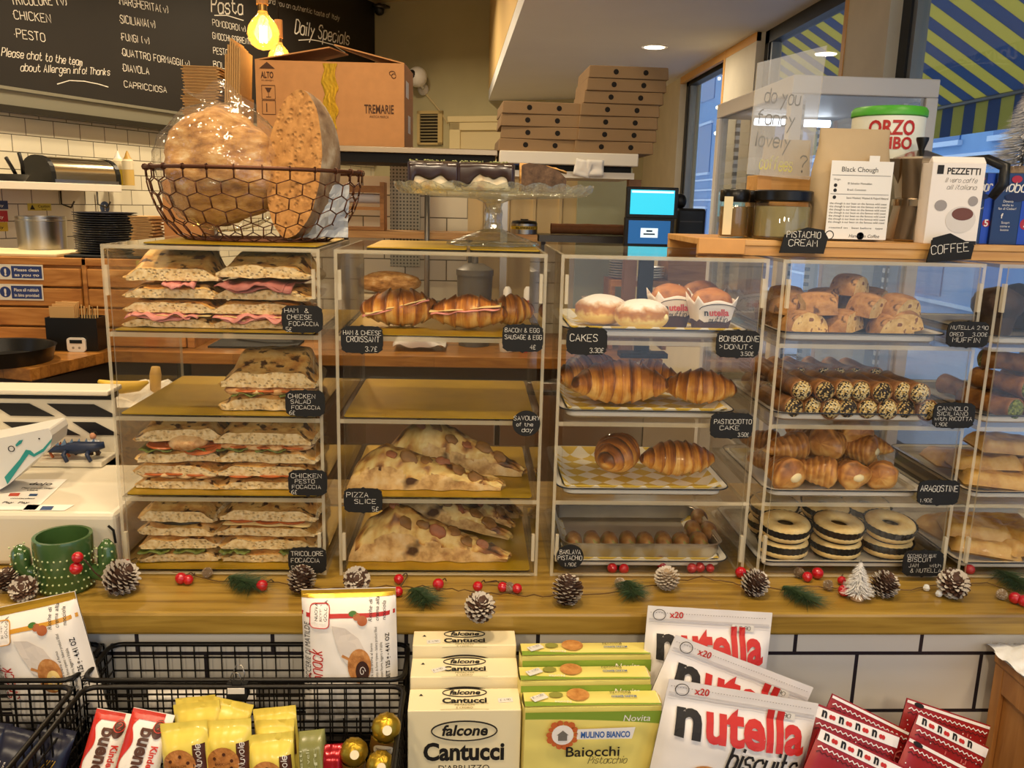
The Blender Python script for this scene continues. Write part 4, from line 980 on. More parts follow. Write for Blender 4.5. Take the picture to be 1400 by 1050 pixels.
def ringb(label, loc, rot, seed):
    t = T('ring_biscuit', label, 'biscuit', loc, group='ring biscuits in black paper cups', rot=rot)
    R = .0425
    MB().grid(lambda u, v: ((.037+.0085*v)*(1+.02*math.cos(2*PI*u*30)*v)*math.cos(2*PI*u), (.037+.0085*v)*(1+.02*math.cos(2*PI*u*30)*v)*math.sin(2*PI*u), .001+.0255*v), 120, 3).lathe([(0, .001), (.036, .001)], 32).build('paper_cup', cupm, t, solid=.0006)
    MB().lathe([(.0, .004), (R*.9, .004), (R, .008), (R*.98, .013), (R*.9, .015), (0, .015)], 40).build('lower_biscuit', rbis, t, True)
    MB().lathe([(0, .0155), (R*.86, .0155), (R*.86, .018), (R*.45, .019), (0, .0195)], 32).build('filling', jam, t, True)
    MB().grid(lambda u, v: ((R*.66+R*.34*math.cos(2*PI*v))*(1+.02*nz(math.cos(2*PI*u)*2, math.sin(2*PI*u)*2, seed))*math.cos(2*PI*u), (R*.66+R*.34*math.cos(2*PI*v))*(1+.02*nz(math.cos(2*PI*u)*2, math.sin(2*PI*u)*2, seed))*math.sin(2*PI*u), .0245+.0075*math.sin(2*PI*v)), 44, 14).build('upper_ring', rbis, t, True)
zt0 = SZ(0)+.0062
rl = [(.036, .055, .0335, 'front row of the upper layer'), (.130, .055, .0335, 'front row of the upper layer'), (.224, .06, .0335, 'front row of the upper layer'), (.05, .152, .0335, 'second row of the upper layer'), (.146, .154, .0335, 'second row of the upper layer'), (.226, .16, .0335, 'second row of the upper layer')]
rl = [(.036, .055, 0, 'lower layer'), (.130, .055, 0, 'lower layer'), (.224, .06, 0, 'lower layer')]+rl+[(.05, .155, 0, 'back row'), (.146, .155, 0, 'back row'), (.226, .16, 0, 'back row')]
cnt = {}
for i, (x, y, z, pl) in enumerate(rl):
    k = cnt.get(pl, 0); cnt[pl] = k+1
    ringb('ring biscuit, %s from the left in the %s' % (ORD[k], pl), (U4+.012+x+.022, .018+y, zt0+z), ((RND.uniform(.10, .22) if z else .01), RND.uniform(-.05, .05) if z else 0, 0), i)
# ------------------------------------------------------------------ fifth case
drk = blotch('dark muffin', [(.3, '#1d120c'), (.6, '#38231a'), (.8, '#4d3424')], 60, .7, 5, .6, .003)
for k, (x, y) in enumerate(((.055, .10), (.142, .07), (.142, .175), (.232, .08))):
    t = T('dark_muffin', 'dark chocolate muffin at the right edge, %s' % ('leftmost, standing back', 'front left', 'back row', 'cut by the frame')[k], 'muffin', (U5+.02+x, .012+y, SZ(3)+.0065), k, 'dark muffins')
    MB().lathe([(.026, 0), (.034, .045)], 30).build('paper_cup', mat('muffin cup', '#3a2a20', .8), t, True, auto=40)
    MB().ell((0, 0, .05), (.042, .042, .030), 22, 12, fn=lambda d: 1+.09*nz(d.x*3, d.y*3, d.z*3+k)).build('cake_top', drk, t, True)
k = 0
for x, y, z, rz in ((.04, .06, 0, .3), (.085, .06, 0, .15), (.13, .06, 0, .1), (.18, .06, 0, 0), (.23, .06, 0, 0), (.06, .17, 0, .2), (.12, .17, 0, 0), (.065, .07, .03, .3), (.115, .07, .03, .15), (.165, .07, .03, .05), (.21, .07, .03, .05), (.09, .075, .06, .9), (.15, .075, .06, .2)):
    cannolo('%s green pistachio cannolo at the right edge, counting along each layer' % ORD[k], (U5+.022+x, .018+y, SZ(2)+.0065+z*1.15), (0, 0, rz), .105, .0165, dip_p, k, 'pistachio cannoli'); k += 1
flm = blotch('flat pastry', [(.3, '#a87434'), (.5, '#d3a352'), (.75, '#e6c47c')], 36, .5, 5, .4, .002, coat=.1)
for lev, n_ in ((1, 8), (0, 7)):
    for i in range(n_):
        x, y, z = ((.06, .07, 0), (.15, .07, 0), (.24, .07, 0), (.07, .17, 0), (.17, .17, 0), (.07, .10, .026), (.17, .08, .026), (.12, .12, .052))[i]
        t = T('flat_pastry', 'flat golden pastry on the %s shelf at the right edge, %s of its pile' % (('lowest', 'third')[lev], ORD[i]), 'pastry', (U5+.015+x, .012+y, SZ(lev)+.004+z), group='flat golden pastries', rot=(RND.uniform(-.08, .08), RND.uniform(-.1, .1), RND.uniform(-.4, .4)))
        m = MB(); sd = i+lev*10
        m.grid(lambda u, v: ((u-.5)*.115, (v-.5)*.075, .004+.020*(min(1, min(u, 1-u)*9)*min(1, min(v, 1-v)*7))**.5*(1+.2*nz(u*5, v*5, sd))), 20, 14)
        m.grid(lambda u, v: ((.5-u)*.115, (v-.5)*.075, .001), 4, 4)
        m.build('pastry', flm, t, True); fit(t, (U5+.026, U5+.295), (.03, .28), None if z else SZ(lev)+.0065)
# ------------------------------------------------------------------ on top of the cases
ZT = CT+CH*4+.0003
bcr = blotch('loaf crust', [(.28, '#6b4420'), (.42, '#a87434'), (.56, '#cc9a56'), (.75, '#e6cc9c')], 26, .65, 6, .5, .004, s3=(1, 1, 2.5))
bcb = blotch('loaf crumb', [(.3, '#9c6a34'), (.55, '#c08a4c'), (.8, '#d09c5c')], 60, .85, 5, 1.0, .005, vor=(100, .7, .4))
bfl = blotch('floury crust', [(.3, '#6b5038'), (.5, '#a08462'), (.7, '#cdbda0')], 22, .8, 5, .5, .003)
copper = mat('brown wire', '#5d3a28', .45, .7)
bx, by = X(351, 300, .16), .165
k_ = T('wire_basket', 'oval chicken wire bread basket on the leftmost case', 'basket', (bx, by, ZT+.003))
HB = .112
def bw(a, v):
    s = math.sin(v*PI/2)**.62; return Vector(((.118+.056*s)*math.cos(a), (.085+.050*s)*math.sin(a), .002+HB*v))
m = MB(); NA, NR = 26, 5
for r in range(NR):
    v0, v1, v2, v3 = [(r+q)/(NR) for q in (0, .33, .67, 1)]
    v0, v1 = r/NR, (r+.3)/NR; v2 = (r+.7)/NR
    for i in range(NA):
        o = (i+(r % 2)*.5)*2*PI/NA; h = PI/NA
        m.tube([bw(o-h, v1), bw(o, v0)], .0011, 4); m.tube([bw(o, v0), bw(o+h, v1)], .0011, 4)
        m.tube([bw(o-h, v1), bw(o-h, (r+1.0)/NR)], .0014, 4)
    
m.build('wire_mesh', copper, k_, True)
m = MB()
for i in range(-4, 5):
    y = i*.018; w = .118*math.sqrt(max(0, 1-(y/.085)**2)); m.tube([(-w, y, .002), (0, y, .0015), (w, y, .002)], .0011, 4)
m.tube([bw(2*PI*i/40, 0) for i in range(40)], .0018, 5, closed=True)
m.build('wire_base', copper, k_, True)
m = MB().tube([bw(2*PI*i/48, 1) for i in range(48)], .0032, 8, closed=True)
for i in range(NA):
    a = (i+.5)*2*PI/NA; c = bw(a, 1)
    m.tube([c+Vector((.0045*math.cos(t)*math.cos(a), .0045*math.cos(t)*math.sin(a), .0045*math.sin(t))) for t in [2*PI*q/8 for q in range(8)]], .0012, 4, closed=True)
m.build('rim', copper, k_, True)
def loaf(m, c, r, seed, s=.10):
    return m.ell(c, r, 40, 26, fn=lambda d: 1+s*nz(d.x*1.7+seed, d.y*1.7, d.z*1.7)+.04*nz(d.x*5, d.y*5, d.z*5+seed)+.02*nz(d.x*12, d.y*12, d.z*12+seed))
zb = ZT+.008
t = T('bread_loaf', 'large round crusty loaf wrapped in a clear bag in the wire basket', 'bread', (bx-.056, by+.012, zb+.112)); t.scale = (.90, .84, .95)
loaf(MB(), (0, 0, 0), (.108, .085, .098), 1, .20).build('loaf', bcr, t, True)
m = MB(); m.ell((0, 0, 0), (.119, .095, .108), 72, 48, fn=lambda d: 1+.05*nz(d.x*2.4+1, d.y*2.4, d.z*2.4)+.05*abs(nz(d.x*5, d.y*5, d.z*5+3))+.035*abs(nz(d.x*11, d.y*9, d.z*7))+.02*abs(nz(d.x*24, d.y*20, d.z*14)))
film = clear('plastic film', (.975, .965, .94), .08, .065, .035, (.9, .87, .82), bmp=26)
m.build('plastic_bag', film, t, True)
m = MB(); m.grid(lambda u, v: (-.05+.10*u+.02*math.sin(v*5), -.02+.03*v, .092+.045*v*(1-.3*math.sin(u*7))), 14, 6); m.build('bag_gather', film, t, True)
# half loaf standing on end, the cut side towards the room
t = T('half_loaf', 'tall half loaf standing on end in the basket, pale brown cut side showing', 'bread', (bx+.060, by-.056, zb+.002), rot=(math.radians(-7), math.radians(3), math.radians(-24)))
m = MB(); n = 44; K = 12; vs = []
def prof(a):
    x, z = math.cos(a), math.sin(a); return Vector((x*.052*(1+.1*nz(x, z, 3)), 0, .118+z*.118*(1+.05*nz(x*2, z*2, 9))))
for k in range(K+1):
    s = math.sqrt(max(0.02, 1-(k/K)**2.6)); 
    for i in range(n):
        p_ = prof(2*PI*i/n); c = Vector((0, 0, .118)); q = c+(p_-c)*s; vs.append((q.x+nz(q.x*30, k, q.z*30)*.002, .105*k/K, q.z))
m.add(vs, [(k*n+i, (k+1)*n+i, (k+1)*n+(i+1) % n, k*n+(i+1) % n) for k in range(K) for i in range(n)], 0)
m.add([vs[K*n+i] for i in range(n)], [tuple(range(n))], 0)
c = Vector((0, 0, .118)); R_ = 12
cut = [(0, nz(0, 0, 3)*.002, .118)]
for j in range(1, R_+1):
    for i in range(n):
        q = c+(Vector(vs[i])-c)*(j/R_); cut.append((q.x, (nz(q.x*70, q.z*70, 5)*.003+nz(q.x*170, q.z*170, 1)*.002)*(1 if j < R_ else 0), q.z))
m.add(cut, [(0, 1+i, 1+(i+1) % n) for i in range(n)]+[(1+j*n+i, 1+(j+1)*n+i, 1+(j+1)*n+(i+1) % n, 1+j*n+(i+1) % n) for j in range(R_-1) for i in range(n)], 1)
m.build('bread', [bfl, bcb], t, True, auto=60)
t = T('paper_liner', 'crumpled pale paper bag tucked inside the right of the wire basket', 'paper', (bx+.10, by-.02, zb))
m = MB(); m.grid(lambda u, v: (-.03+.085*u, -.012-.02*math.sin(u*3)+.025*v+nz(u*5, v*5, 2)*.012, .004+.085*v+nz(u*4, v*4, 8)*.012), 12, 10); m.build('sheet', mat('pale paper', '#a9aeb4', .6), t, solid=.0008)
# cake stand
cx, cyy = X(674, 330, .16), .165
sg = clear('pressed glass', (.90, .93, .89), .04, .16, .12, (.75, .8, .74), bmp=60)
t = T('cake_stand', 'scalloped clear glass cake stand on the second case', 'cake stand', (cx, cyy, ZT+.004))
HS = .088
m = MB(); n = 96
prf = [(.0, HS), (.10, HS-.001), (.150, HS), (.160, HS+.008), (.168, HS+.010), (.166, HS+.004), (.155, HS-.005), (.10, HS-.009), (.03, HS-.012)]
for j, (r, z) in enumerate(prf):
    for i in range(n):
        a = 2*PI*i/n; sc = abs(math.sin(a*12)) if 3 <= j <= 5 else 0; m.v.append(Vector((r*math.cos(a), r*math.sin(a), z+sc*.006-(.002 if 3 <= j <= 5 else 0))))
for j in range(len(prf)-1):
    for i in range(n): m.f.append((j*n+i, (j+1)*n+i, (j+1)*n+(i+1) % n, j*n+(i+1) % n)); m.m.append(0)
m.build('plate', sg, t, True, auto=50)
MB().lathe([(.03, HS-.012), (.016, HS-.018), (.0135, HS-.026), (.016, HS-.034), (.0145, HS-.05), (.017, HS-.062), (.028, .022), (.055, .012), (.078, .004), (.080, 0), (.05, .0), (.0, .006)], 10, cap=False).build('stem', clear('glass stem', (.86, .89, .88), .02, .22, .03, bmp=25), t, False, bevel=.001)
chocm = mat('chocolate glaze', '#2c1610', .3, nz=.3, nscale=30, coat=.15); icem = blotch('ricotta cake', [(.3, '#b46a2e'), (.5, '#e5cfa6'), (.75, '#f2e6cc')], 35, .7, 4, .4, .002); spg = blotch('brown sponge', [(.3, '#3a2819'), (.55, '#5d4430'), (.8, '#7d6248')], 90, .8, 5, .6, .002); pist = mat('chopped pistachio', '#a3a768', .7, nz=.3)
zc = ZT+.004+HS+.0005
def cake(label, x0, x1, kind, rz, seed):
    a, b = X(x0, 255, .11), X(x1, 255, .11); w = b-a
    t = T('cake_slice', label, 'cake', ((a+b)/2, .135, zc), rz)
    h = .042
    if kind == 0:
        m = MB(); m.box(-w/2+.003, w/2-.003, -.035, .035, 0, h-.006); m.build('cake_body', icem, t, bevel=.005)
        m = MB(); nu = 26
        def drip(u, v):
            x = -w/2+w*u; q = .016+.022*max(0, nz(u*3.2, seed, 1)+.35)+.004*math.sin(u*14+seed)
            q = max(q, .034 if u < .1 or u > .9 else q)
            if v < .4: return (x, -.0365-.0012*math.sin(v*8), h-q*(1-v/.4)+.0005*0)
            return (x, -.0365+(v-.4)/.6*.073, h+.003*math.sin((v-.4)/.6*PI)+nz(u*6, v*6, seed)*.0015)
        m.grid(drip, nu, 16)
        for s in (-1, 1): m.box(s*w/2-.0018, s*w/2+.0018, -.036, .036, .006, h)
        m.build('chocolate_glaze', chocm, t, True, solid=.002, auto=60)
        m = MB(); r = random.Random(seed)
        for i in range(46):
            x, y = r.uniform(-w/2, w/2), r.uniform(-.036, .02); m.ell((x, y, h+.004), (r.uniform(.001, .0025), .0015, .0012), 5, 4)
        setp(m.build('chopped_nuts', pist, t), kind='stuff')
    else:
        m = MB(); pts = [(-w/2, 0), (w/2, 0), (w/2, .022), (w/2-.012, .034), (0, .043), (-w/2+.012, .046), (-w/2, .042)]
        m.prism(pts, -.035, .035, 0, rotm(PI/2)); m.build('cake_body', spg, t, bevel=.004)
        m = MB(); m.box(-w/2-.003, -w/2+.002, -.034, .034, .002, .045); m.grid(lambda u, v: (-w/2+w*u, -.034+.068*v, .0445-.012*u*u+nz(u*6, v*6, 2)*.002), 12, 8); m.build('crust_edge', bcr, t, True, solid=.002)
cake('chocolate glazed cake slice with pistachio crumbs, left on the cake stand', 558, 624, 0, .06, 2)
cake('chocolate glazed cake slice with pale filling, in the middle of the cake stand', 628, 702, 0, -.03, 7)
cake('plain dark sponge slice at the right of the cake stand', 715, 776, 1, -.1, 5)
# ---------------- the bamboo riser on the right hand cases and what stands on it
RZ = ZT+.026
t = T('bamboo_riser', 'low bamboo board along the right hand cases carrying jars and coffee', 'riser', (0, 0, ZT))
xa = X(955, 340, .08)
MB().box(xa, 1.95, .08, .31, .016, .026).build('board', bambo, t, bevel=.001)
MB().box(xa, 1.95, .082, .094, 0, .016).build('rail', bambo, t, bevel=.001); MB().box(xa, 1.95, .296, .308, 0, .016).build('rail', bambo, t, bevel=.001)
MB().box(xa-.002, xa+.075, .074, .0815, .002, .027).build('end_block', mat('bamboo light', '#d39a55', .45, nz=.1, nscale=30), t, bevel=.001)
jarg = clear('jar glass', (.95, .96, .94), .02, .06, .01); pcr = mat('pistachio spread', '#8f8257', .35, nz=.08)
lidm = mat('jar lid', '#16130f', .3, .3)
def jar(label, px, Y, r, h, fill=pcr, lidh=.014, lab=None):
    t = T('glass_jar', label, 'jar', (X(px, 320, Y), Y, RZ), group='jars with black lids')
    MB().lathe([(r*.9, .0005), (r, .004), (r, h-.010), (r*.86, h)], 28).build('glass', jarg, t, True, auto=50)
    MB().lathe([(r*.86, .003), (r*.94, .006), (r*.94, h-.012), (0, h-.011)], 28).build('spread', fill, t, True, auto=50)
    MB().lathe([(r*.98, h-.004), (r*1.03, h-.002), (r*1.03, h+lidh-.002), (r*.97, h+lidh)], 28).build('lid', lidm, t, True, auto=40)
    return t
jar('wide glass jar of pistachio cream with black lid, in front on the riser', 1067, .115, .046, .066)
for i, (px, Y) in enumerate(((1001, .14), (1016, .19), (1029, .235))):
    t = jar('slim brown jar with black lid, %s in the row beside the wide pistachio jar' % ('front', 'middle', 'rear')[i], px, Y, .024, .064, mat('brown spread', '#7d6238', .4, nz=.1), .016)
    if i == 0: MB().box(-.0245, -.010, -.0248, -.0235, .006, .068).build('price_label', mat('pale label', '#d8c9a0', .6), t)
t = T('wooden_crate', 'small wooden crate behind the pistachio jars on the riser', 'crate', (X(1063, 300, .26), .255, RZ))
m = MB()
for z in (.0, .040, .078): m.box(-.055, .055, -.03, -.022, z, z+.030).box(-.055, .055, .022, .03, z, z+.030).box(-.055, -.048, -.022, .022, z, z+.03).box(.048, .055, -.022, .022, z, z+.03)
m.build('side_slats', bambo, t, bevel=.001); MB().box(-.053, .053, -.022, .022, .0, .006).build('base', bambo, t)
MB().box(-.055, -.03, -.0325, -.030, .078, .108).build('pale_end', mat('bamboo light'), t)
kb = mat('kraft bag', '#b39c78', .6, nz=.1, nscale=14)
def pouch(mb, w, h, d, top=.6, seed=0, n=24, k=26, belly=.45):
    """a filled bag: flat seam above, belly below; front faces -Y"""
    def f(u, v):
        a = 2*PI*u; z = h*v; e = max(0, 1-max(0, (v-top)/(1-top))) ; dd = d/2*(e**.8)*(.75+.25*math.sin(PI*min(1, v/top)))*(1+.0)
        if v < .06: dd *= .8+v*3.3
        s = 2.6; c, q = math.cos(a), math.sin(a)
        x = w/2*(abs(c)**(2/s))*(1 if c > 0 else -1); y = dd*(abs(q)**(2/s))*(1 if q > 0 else -1)
        wr = .0022*nz(x*40, z*40, seed+q)*(1-.5*v)
        return Vector((x*(1-.03*math.sin(PI*min(1, v/top))-.11*max(0, min(1, (v-.6)/.25))), y-.001*(1 if q < 0 else -1)+wr*(1 if abs(c) < .9 else 0), z))
    mb.grid(f, n*2, k); vs = [f(i/n, 0) for i in range(n)]; mb.add(vs, [tuple(range(n-1, -1, -1))]); return mb
a, b = X(1112, 300, .10), X(1219, 300, .10); w = b-a
t = T('coffee_bag', 'kraft coffee bag with a white printed label in front on the riser', 'coffee bag', ((a+b)/2, .125, RZ))
pouch(MB(), w, .182, .06, .62, 3).build('bag', kb, t, True)
lb = MB().box(-w*.36, w*.42, -.0335, -.0325, .0, .125, M=TM(0, 0, .004)); lbo = lb.build('label', paperw, t)
m = MB(); M = TM(0, -.0338, 0, PI/2)
m.text('Black Chough', M @ TM(.0, .112, 0), .011, bold=0)
for z, s in ((.098, 'Origin'), (.092, 'El Salvador Monteblan'), (.082, 'Brazil, Conceicao'), (.069, 'Semi-Washed, Washed & Pulped Natural')): m.text(s, M @ TM(-.018 if len(s) > 8 else -.042, z, 0), .0045, bold=0, align='LEFT' if len(s) < 20 else 'LEFT', width=None if len(s) < 30 else .07)
for i in range(7): m.text('the chough is our bean on the famous wild coast', M @ TM(.003, .060-i*.005, 0), .0044, bold=0, width=.095)
m.text('roasted on   best before   type', M @ TM(.003, .021, 0), .0042, bold=0, width=.09)
for z in (.106, .076): m.box(-.045, .052, -.0338, -.0334, z, z+.0006)
m.text('Hands on Coffee', M @ TM(.018, .007, 0), .0075, bold=0, shear=.2)
for x, z in ((-.038, .090), (-.038, .082), (-.038, .071)): m.lathe([(0, 0), (.003, 0)], 10, cap=False, M=M @ TM(x, z, 0))
m.build('lettering', blk, lbo)
MB().lathe([(.006, 0), (.0075, 0)], 16, M=M @ TM(-.04, .010, 0), cap=False).build('round_mark', blk, t)
MB().lathe([(.0, 0), (.0062, 0)], 16, M=M @ TM(.012, .0095, -.0003), cap=False).build('logo_blot', mat('grey print', '#6b6660', .7), t)
MB().box(.015, .032, -.0315, -.0310, .128, .138).build('price_sticker', paperw, t)
for i, (px, Y) in enumerate(((1062, .30), (1090, .295))):
    t = T('kraft_pouch', 'plain kraft pouch seen through the acrylic sheet, %s of the two' % ('left', 'right')[i], 'coffee bag', (X(px, 200, Y), Y, RZ+.0))
    pouch(MB(), .055, .175, .03, .7, i+9).build('bag', kb, t, True)
# orzo tub
tx = X(1211, 200, .262)
t = T('barley_tub', 'white cylindrical drink tub with green lid and red lettering behind the coffee bag', 'tub', (tx, .262, RZ))
R = .062; HT = .228
MB().lathe([(R*.94, 0), (R, .006), (R, HT-.012)], 48).build('tub_body', mat('tub white', '#eef0df', .4), t, True, auto=40)
MB().lathe([(R*1.0, HT-.014), (R*1.04, HT-.012), (R*1.04, HT-.002), (R*.98, HT+.003), (0, HT+.003)], 48).build('lid', mat('tub green', '#4ba82e', .4), t, True, auto=40)
def wrapt(mb, body, z, size, R, bold, width, mi=0, cxa=-PI/2):
    vs, fs = text_geo(body, size, bold, 0, 'CENTER', 1); w0 = max(v[0] for v in vs)-min(v[0] for v in vs); k = width/w0
    mb.add([((R)*math.cos(cxa+v[0]*k/R), (R)*math.sin(cxa+v[0]*k/R), z+v[1]) for v in vs], fs, mi)
m = MB(); wrapt(m, 'ORZO', HT-.046, .034, R+.0012, .03, .080, cxa=-PI/2-.32); wrapt(m, 'BIMBO', HT-.070, .028, R+.0012, .03, .074, cxa=-PI/2-.32); m.build('lettering', red, t)
m = MB()
for i, a in enumerate((-1.3, -1.6, -1.9)): m.ell(((R+.001)*math.cos(a), (R+.001)*math.sin(a), HT-.115+.006*i), (.012, .004, .006), 10, 6)
m.build('printed_leaf', mat('leaf green', '#3c6b2a', .6), t)
# moka pot
t = T('moka_pot', 'steel stovetop coffee pot with black knob and handle beside the coffee bag', 'coffee pot', (X(1246, 320, .165), .165, RZ)); t.scale = (1.12, 1.12, 1.08)
st2 = mat('polished steel', '#b9aea0', .18, 1)
MB().lathe([(.036, 0), (.038, .004), (.031, .052), (.031, .056)], 8, a0=PI/8).build('boiler', st2, t)
MB().lathe([(.034, .056), (.034, .066), (.031, .068)], 24).build('collar', st2, t, True, auto=30)
MB().lathe([(.030, .068), (.038, .128)], 8, a0=PI/8).build('jug', st2, t)
MB().lathe([(.039, .128), (.038, .131), (.010, .142), (0, .143)], 8, a0=PI/8).build('lid', st2, t)
MB().lathe([(.004, .142), (.005, .146), (.009, .158), (.009, .162)], 12).build('knob', black, t, True, auto=40)
MB().add([(-.034, -.008, .128), (-.034, .008, .128), (-.052, 0, .128), (-.030, 0, .09)], [(0, 2, 1), (0, 3, 2), (1, 2, 3)]).build('spout', st2, t, solid=.001)
MB().tube([(.036, -.01, .125), (.070, -.06, .128), (.084, -.082, .116), (.084, -.084, .092), (.072, -.078, .070)], [.006, .007, .008, .008, .006], 8).build('handle', black, t, True)
# white coffee bag, blue chocolate drink boxes
a, b = X(1266, 300, .09), X(1334, 300, .09); w = b-a
t = T('coffee_bag', 'white coffee bag printed with a full cup beside the coffee pot', 'coffee bag', ((a+b)/2, .10, RZ), rot=(0, 0, -.12))
m = MB().box(-w/2, w/2, -.02, .025, 0, .13); m.box(-w/2, w/2, -.02, .0, .13, .140, taper=(.001, .009)); m.build('bag', wpap, t, bevel=.004)
M = TM(0, -.0205, 0, PI/2)
m = MB().text('PEZZETTI', M @ TM(.008, .112, 0), .0145, bold=.02, width=.052).box(-.034, -.024, -.0207, -.0204, .112, .126)
m.chalk('Il vero caffe', M @ TM(-.02, .099, 0), .0075, width=.05, slant=.3, w=.0005); m.chalk('all italiana', M @ TM(-.016, .088, 0), .0075, width=.046, slant=.3, w=.0005); m.build('lettering', blk, t)
m = MB().lathe([(0, 0), (.024, 0)], 24, M=M @ TM(.012, .040, .0), cap=False, sy=.9); m.build('printed_cup', mat('print cup', '#d9d2cb', .5), t)
MB().lathe([(0, 0), (.017, 0)], 24, M=M @ TM(.014, .049, .0003), cap=False, sy=.6).build('printed_coffee', mat('print coffee', '#6d3f33', .5), t)
MB().lathe([(0, 0), (.010, 0)], 16, M=M @ TM(-.022, .062, .0), cap=False, sy=.9).lathe([(0, 0), (.008, 0)], 16, M=M @ TM(.028, .070, .0), cap=False).build('printed_shade', mat('print grey', '#9a9390', .5), t)
MB().box(-w/2+.012, w/2-.001, -.0208, -.0202, 0, .006).build('base_band', blk, t)
blu1, blu2 = mat('box navy', '#1d3766', .35), mat('box blue', '#1e48b8', .35)
for i, (x0, x1, Y) in enumerate(((1320, 1356, .125), (1359, 1413, .115))):
    a, b = X(x0, 300, Y), X(x1, 300, Y); w = b-a
    t = T('chocolate_drink_box', 'blue chocolate drink box on the riser, %s' % ('left of the two', 'right of the two, at the frame edge')[i], 'box', ((a+b)/2, Y+.05, RZ), rot=(0, 0, -.05), group='blue chocolate drink boxes')
    m = MB().box(-w/2, w/2, -.05, .05, 0, .118); o = m.build('carton', [blu1], t, bevel=.001)
    MB().box(w*.17, w/2+.0002, -.0508, -.0503, .001, .117).build('bright_panel', blu2, t)
    M = TM(0, -.0513, 0, PI/2); m = MB()
    m.chalk('Ciobar', M @ TM(-w*.42, .088, 0), .017, width=w*.78, slant=.15, w=.0022)
    for z, s in ((.070, 'Diventa'), (.064, 'anche tu'), (.058, 'fan di Ciobar!'), (.035, 'Scopri'), (.029, 'come e'), (.023, 'buono')): m.text(s, M @ TM(-w*.17, z, 0), .0055, bold=0)
    m.text('f', M @ TM(-w*.28, .044, 0), .011, bold=.03); m.text('5', M @ TM(w*.33, .030, .0004), .016, bold=.02)
    m.build('lettering', white, t)
    MB().lathe([(0, 0), (w*.13, 0)], 16, M=M @ TM(-.002, .108, 0), cap=False, sy=.7).lathe([(0, 0), (w*.14, 0)], 16, M=M @ TM(w*.33, .035, 0), cap=False).build('red_badge', mat('badge red', '#a8233a', .5), t)
    MB().lathe([(0, 0), (w*.3, 0)], 20, M=M @ TM(.002, .079, -.0001), cap=False, sy=.35).build('dark_oval', mat('oval navy', '#14224a', .5), t)
# bottle-brush tree at the right edge
def brush_tree(label, loc, h, r, wood_h, seed, ntier=26, name='bottle_brush_tree'):
    t = T(name, label, 'christmas tree', loc)
    MB().lathe([(r*.42, 0), (r*.45, wood_h*.15), (r*.40, wood_h)], 14).build('base', mat('pale wood', '#c9a884', .6, nz=.1), t, True, auto=40)
    m = MB(); rr = random.Random(seed)
    for k in range(ntier):
        f = k/ntier; z = wood_h+(h-wood_h)*(.04+.94*f); R = r*(1-f)**.85+.002
        for i in range(int(64*(1-f*.6))):
            a = rr.uniform(0, 2*PI); q = R*rr.uniform(.75, 1.08); d = Vector((math.cos(a), math.sin(a), 0)); s = Vector((-d.y, d.x, 0))*.0008*(h/.06)**.5
            e = d*q+Vector((0, 0, z-h*.05*rr.uniform(.4, 1.3)))
            c = Vector((0, 0, z)); m.add([c+s*.6, c-s*.6, e-s*.5, e+s*.5], [(0, 1, 2, 3)])
            m.add([c+Vector((0, 0, s.length*.6)), c-Vector((0, 0, s.length*.6)), e], [(0, 1, 2)])
    m.build('bristles', mat('white bristle', '#e6e4e2', .7), t)
    m = MB().tube([(0, 0, wood_h), (0, 0, h)], r*.05, 5); m.build('stem', mat('wire stem', '#9c988f', .4, .6), t)
    return t
t = brush_tree('white bottle brush christmas tree on the right hand blue box, cut by the frame', (X(1397, 222, .17), .17, RZ+.1185), .165, .06, .014, 4, 34)
MB().ell((0, 0, .15), (.014, .014, .015), 12, 8).ell((.006, -.004, .172), (.012, .012, .013), 12, 8).ell((-.010, -.01, .135), (.008, .008, .008), 10, 6).build('red_bauble', mat('bauble red', '#8f2f22', .35), t, True)
# the clear handwritten sheet
TLp, TRp, BRp, BLp = aty(1036, 86, .235), aty(1131, 62, .235), aty(1107, 246, .205), aty(1021, 238, .205)
t = T('acrylic_notice', 'clear acrylic sheet handwritten with a question about lovely coffees', 'sign', BLp)
m = MB(); q = [p_-BLp for p_ in (BLp, BRp, TRp, TLp)]; nn = Vector((0, .003, 0))
vs = q+[v+nn for v in q]; m.add(vs, [(0, 1, 2, 3), (7, 6, 5, 4)], 0); m.add(vs, [(0, 4, 5, 1), (1, 5, 6, 2), (2, 6, 7, 3), (3, 7, 4, 0)], 1)
m.build('sheet', [clear('notice sheet', (.93, .94, .95), .12, .06, .24, (.75, .74, .72)), acre], t)
M0 = frame(Vector((0, -.0012, 0)), q[1]-q[0], -(q[1]-q[0]).cross(q[3]-q[0]).normalized()*-1)
ex = (q[1]-q[0]); ey = (q[3]-q[0]); ez = ex.cross(ey).normalized()
M0 = Matrix(((ex.x, ey.x, ez.x, 0), (ex.y, ey.y, ez.y, 0), (ex.z, ey.z, ez.z, 0), (0, 0, 0, 1))) 
m = MB()
def nt_(s, x, y, h, w):
    tmp = MB(); tmp.chalk(s, TM(0, 0, 0), h, 0, w=.015, width=w, slant=.12, jit=.15)
    for v in tmp.v: pass
    b = len(m.v); m.v += [M0 @ Vector((x+v.x, y+v.y, 0))+Vector((0, -.0006, 0)) for v in tmp.v]; m.f += [tuple(b+i for i in f) for f in tmp.f]; m.m += [0]*len(tmp.f)
nt_('do you', .16, .66, .13, .56); nt_('fancy', .08, .46, .13, .58); nt_('lovely', .08, .26, .13, .54); nt_('?', .80, .06, .15, .12)
m.build('lettering', mat('marker grey', '#1d242a', .6), t); m = MB(); nt_('coffees', .18, .06, .12, .52); m.build('lettering_yellow', mat('marker yellow', '#b9b46a', .6), t)
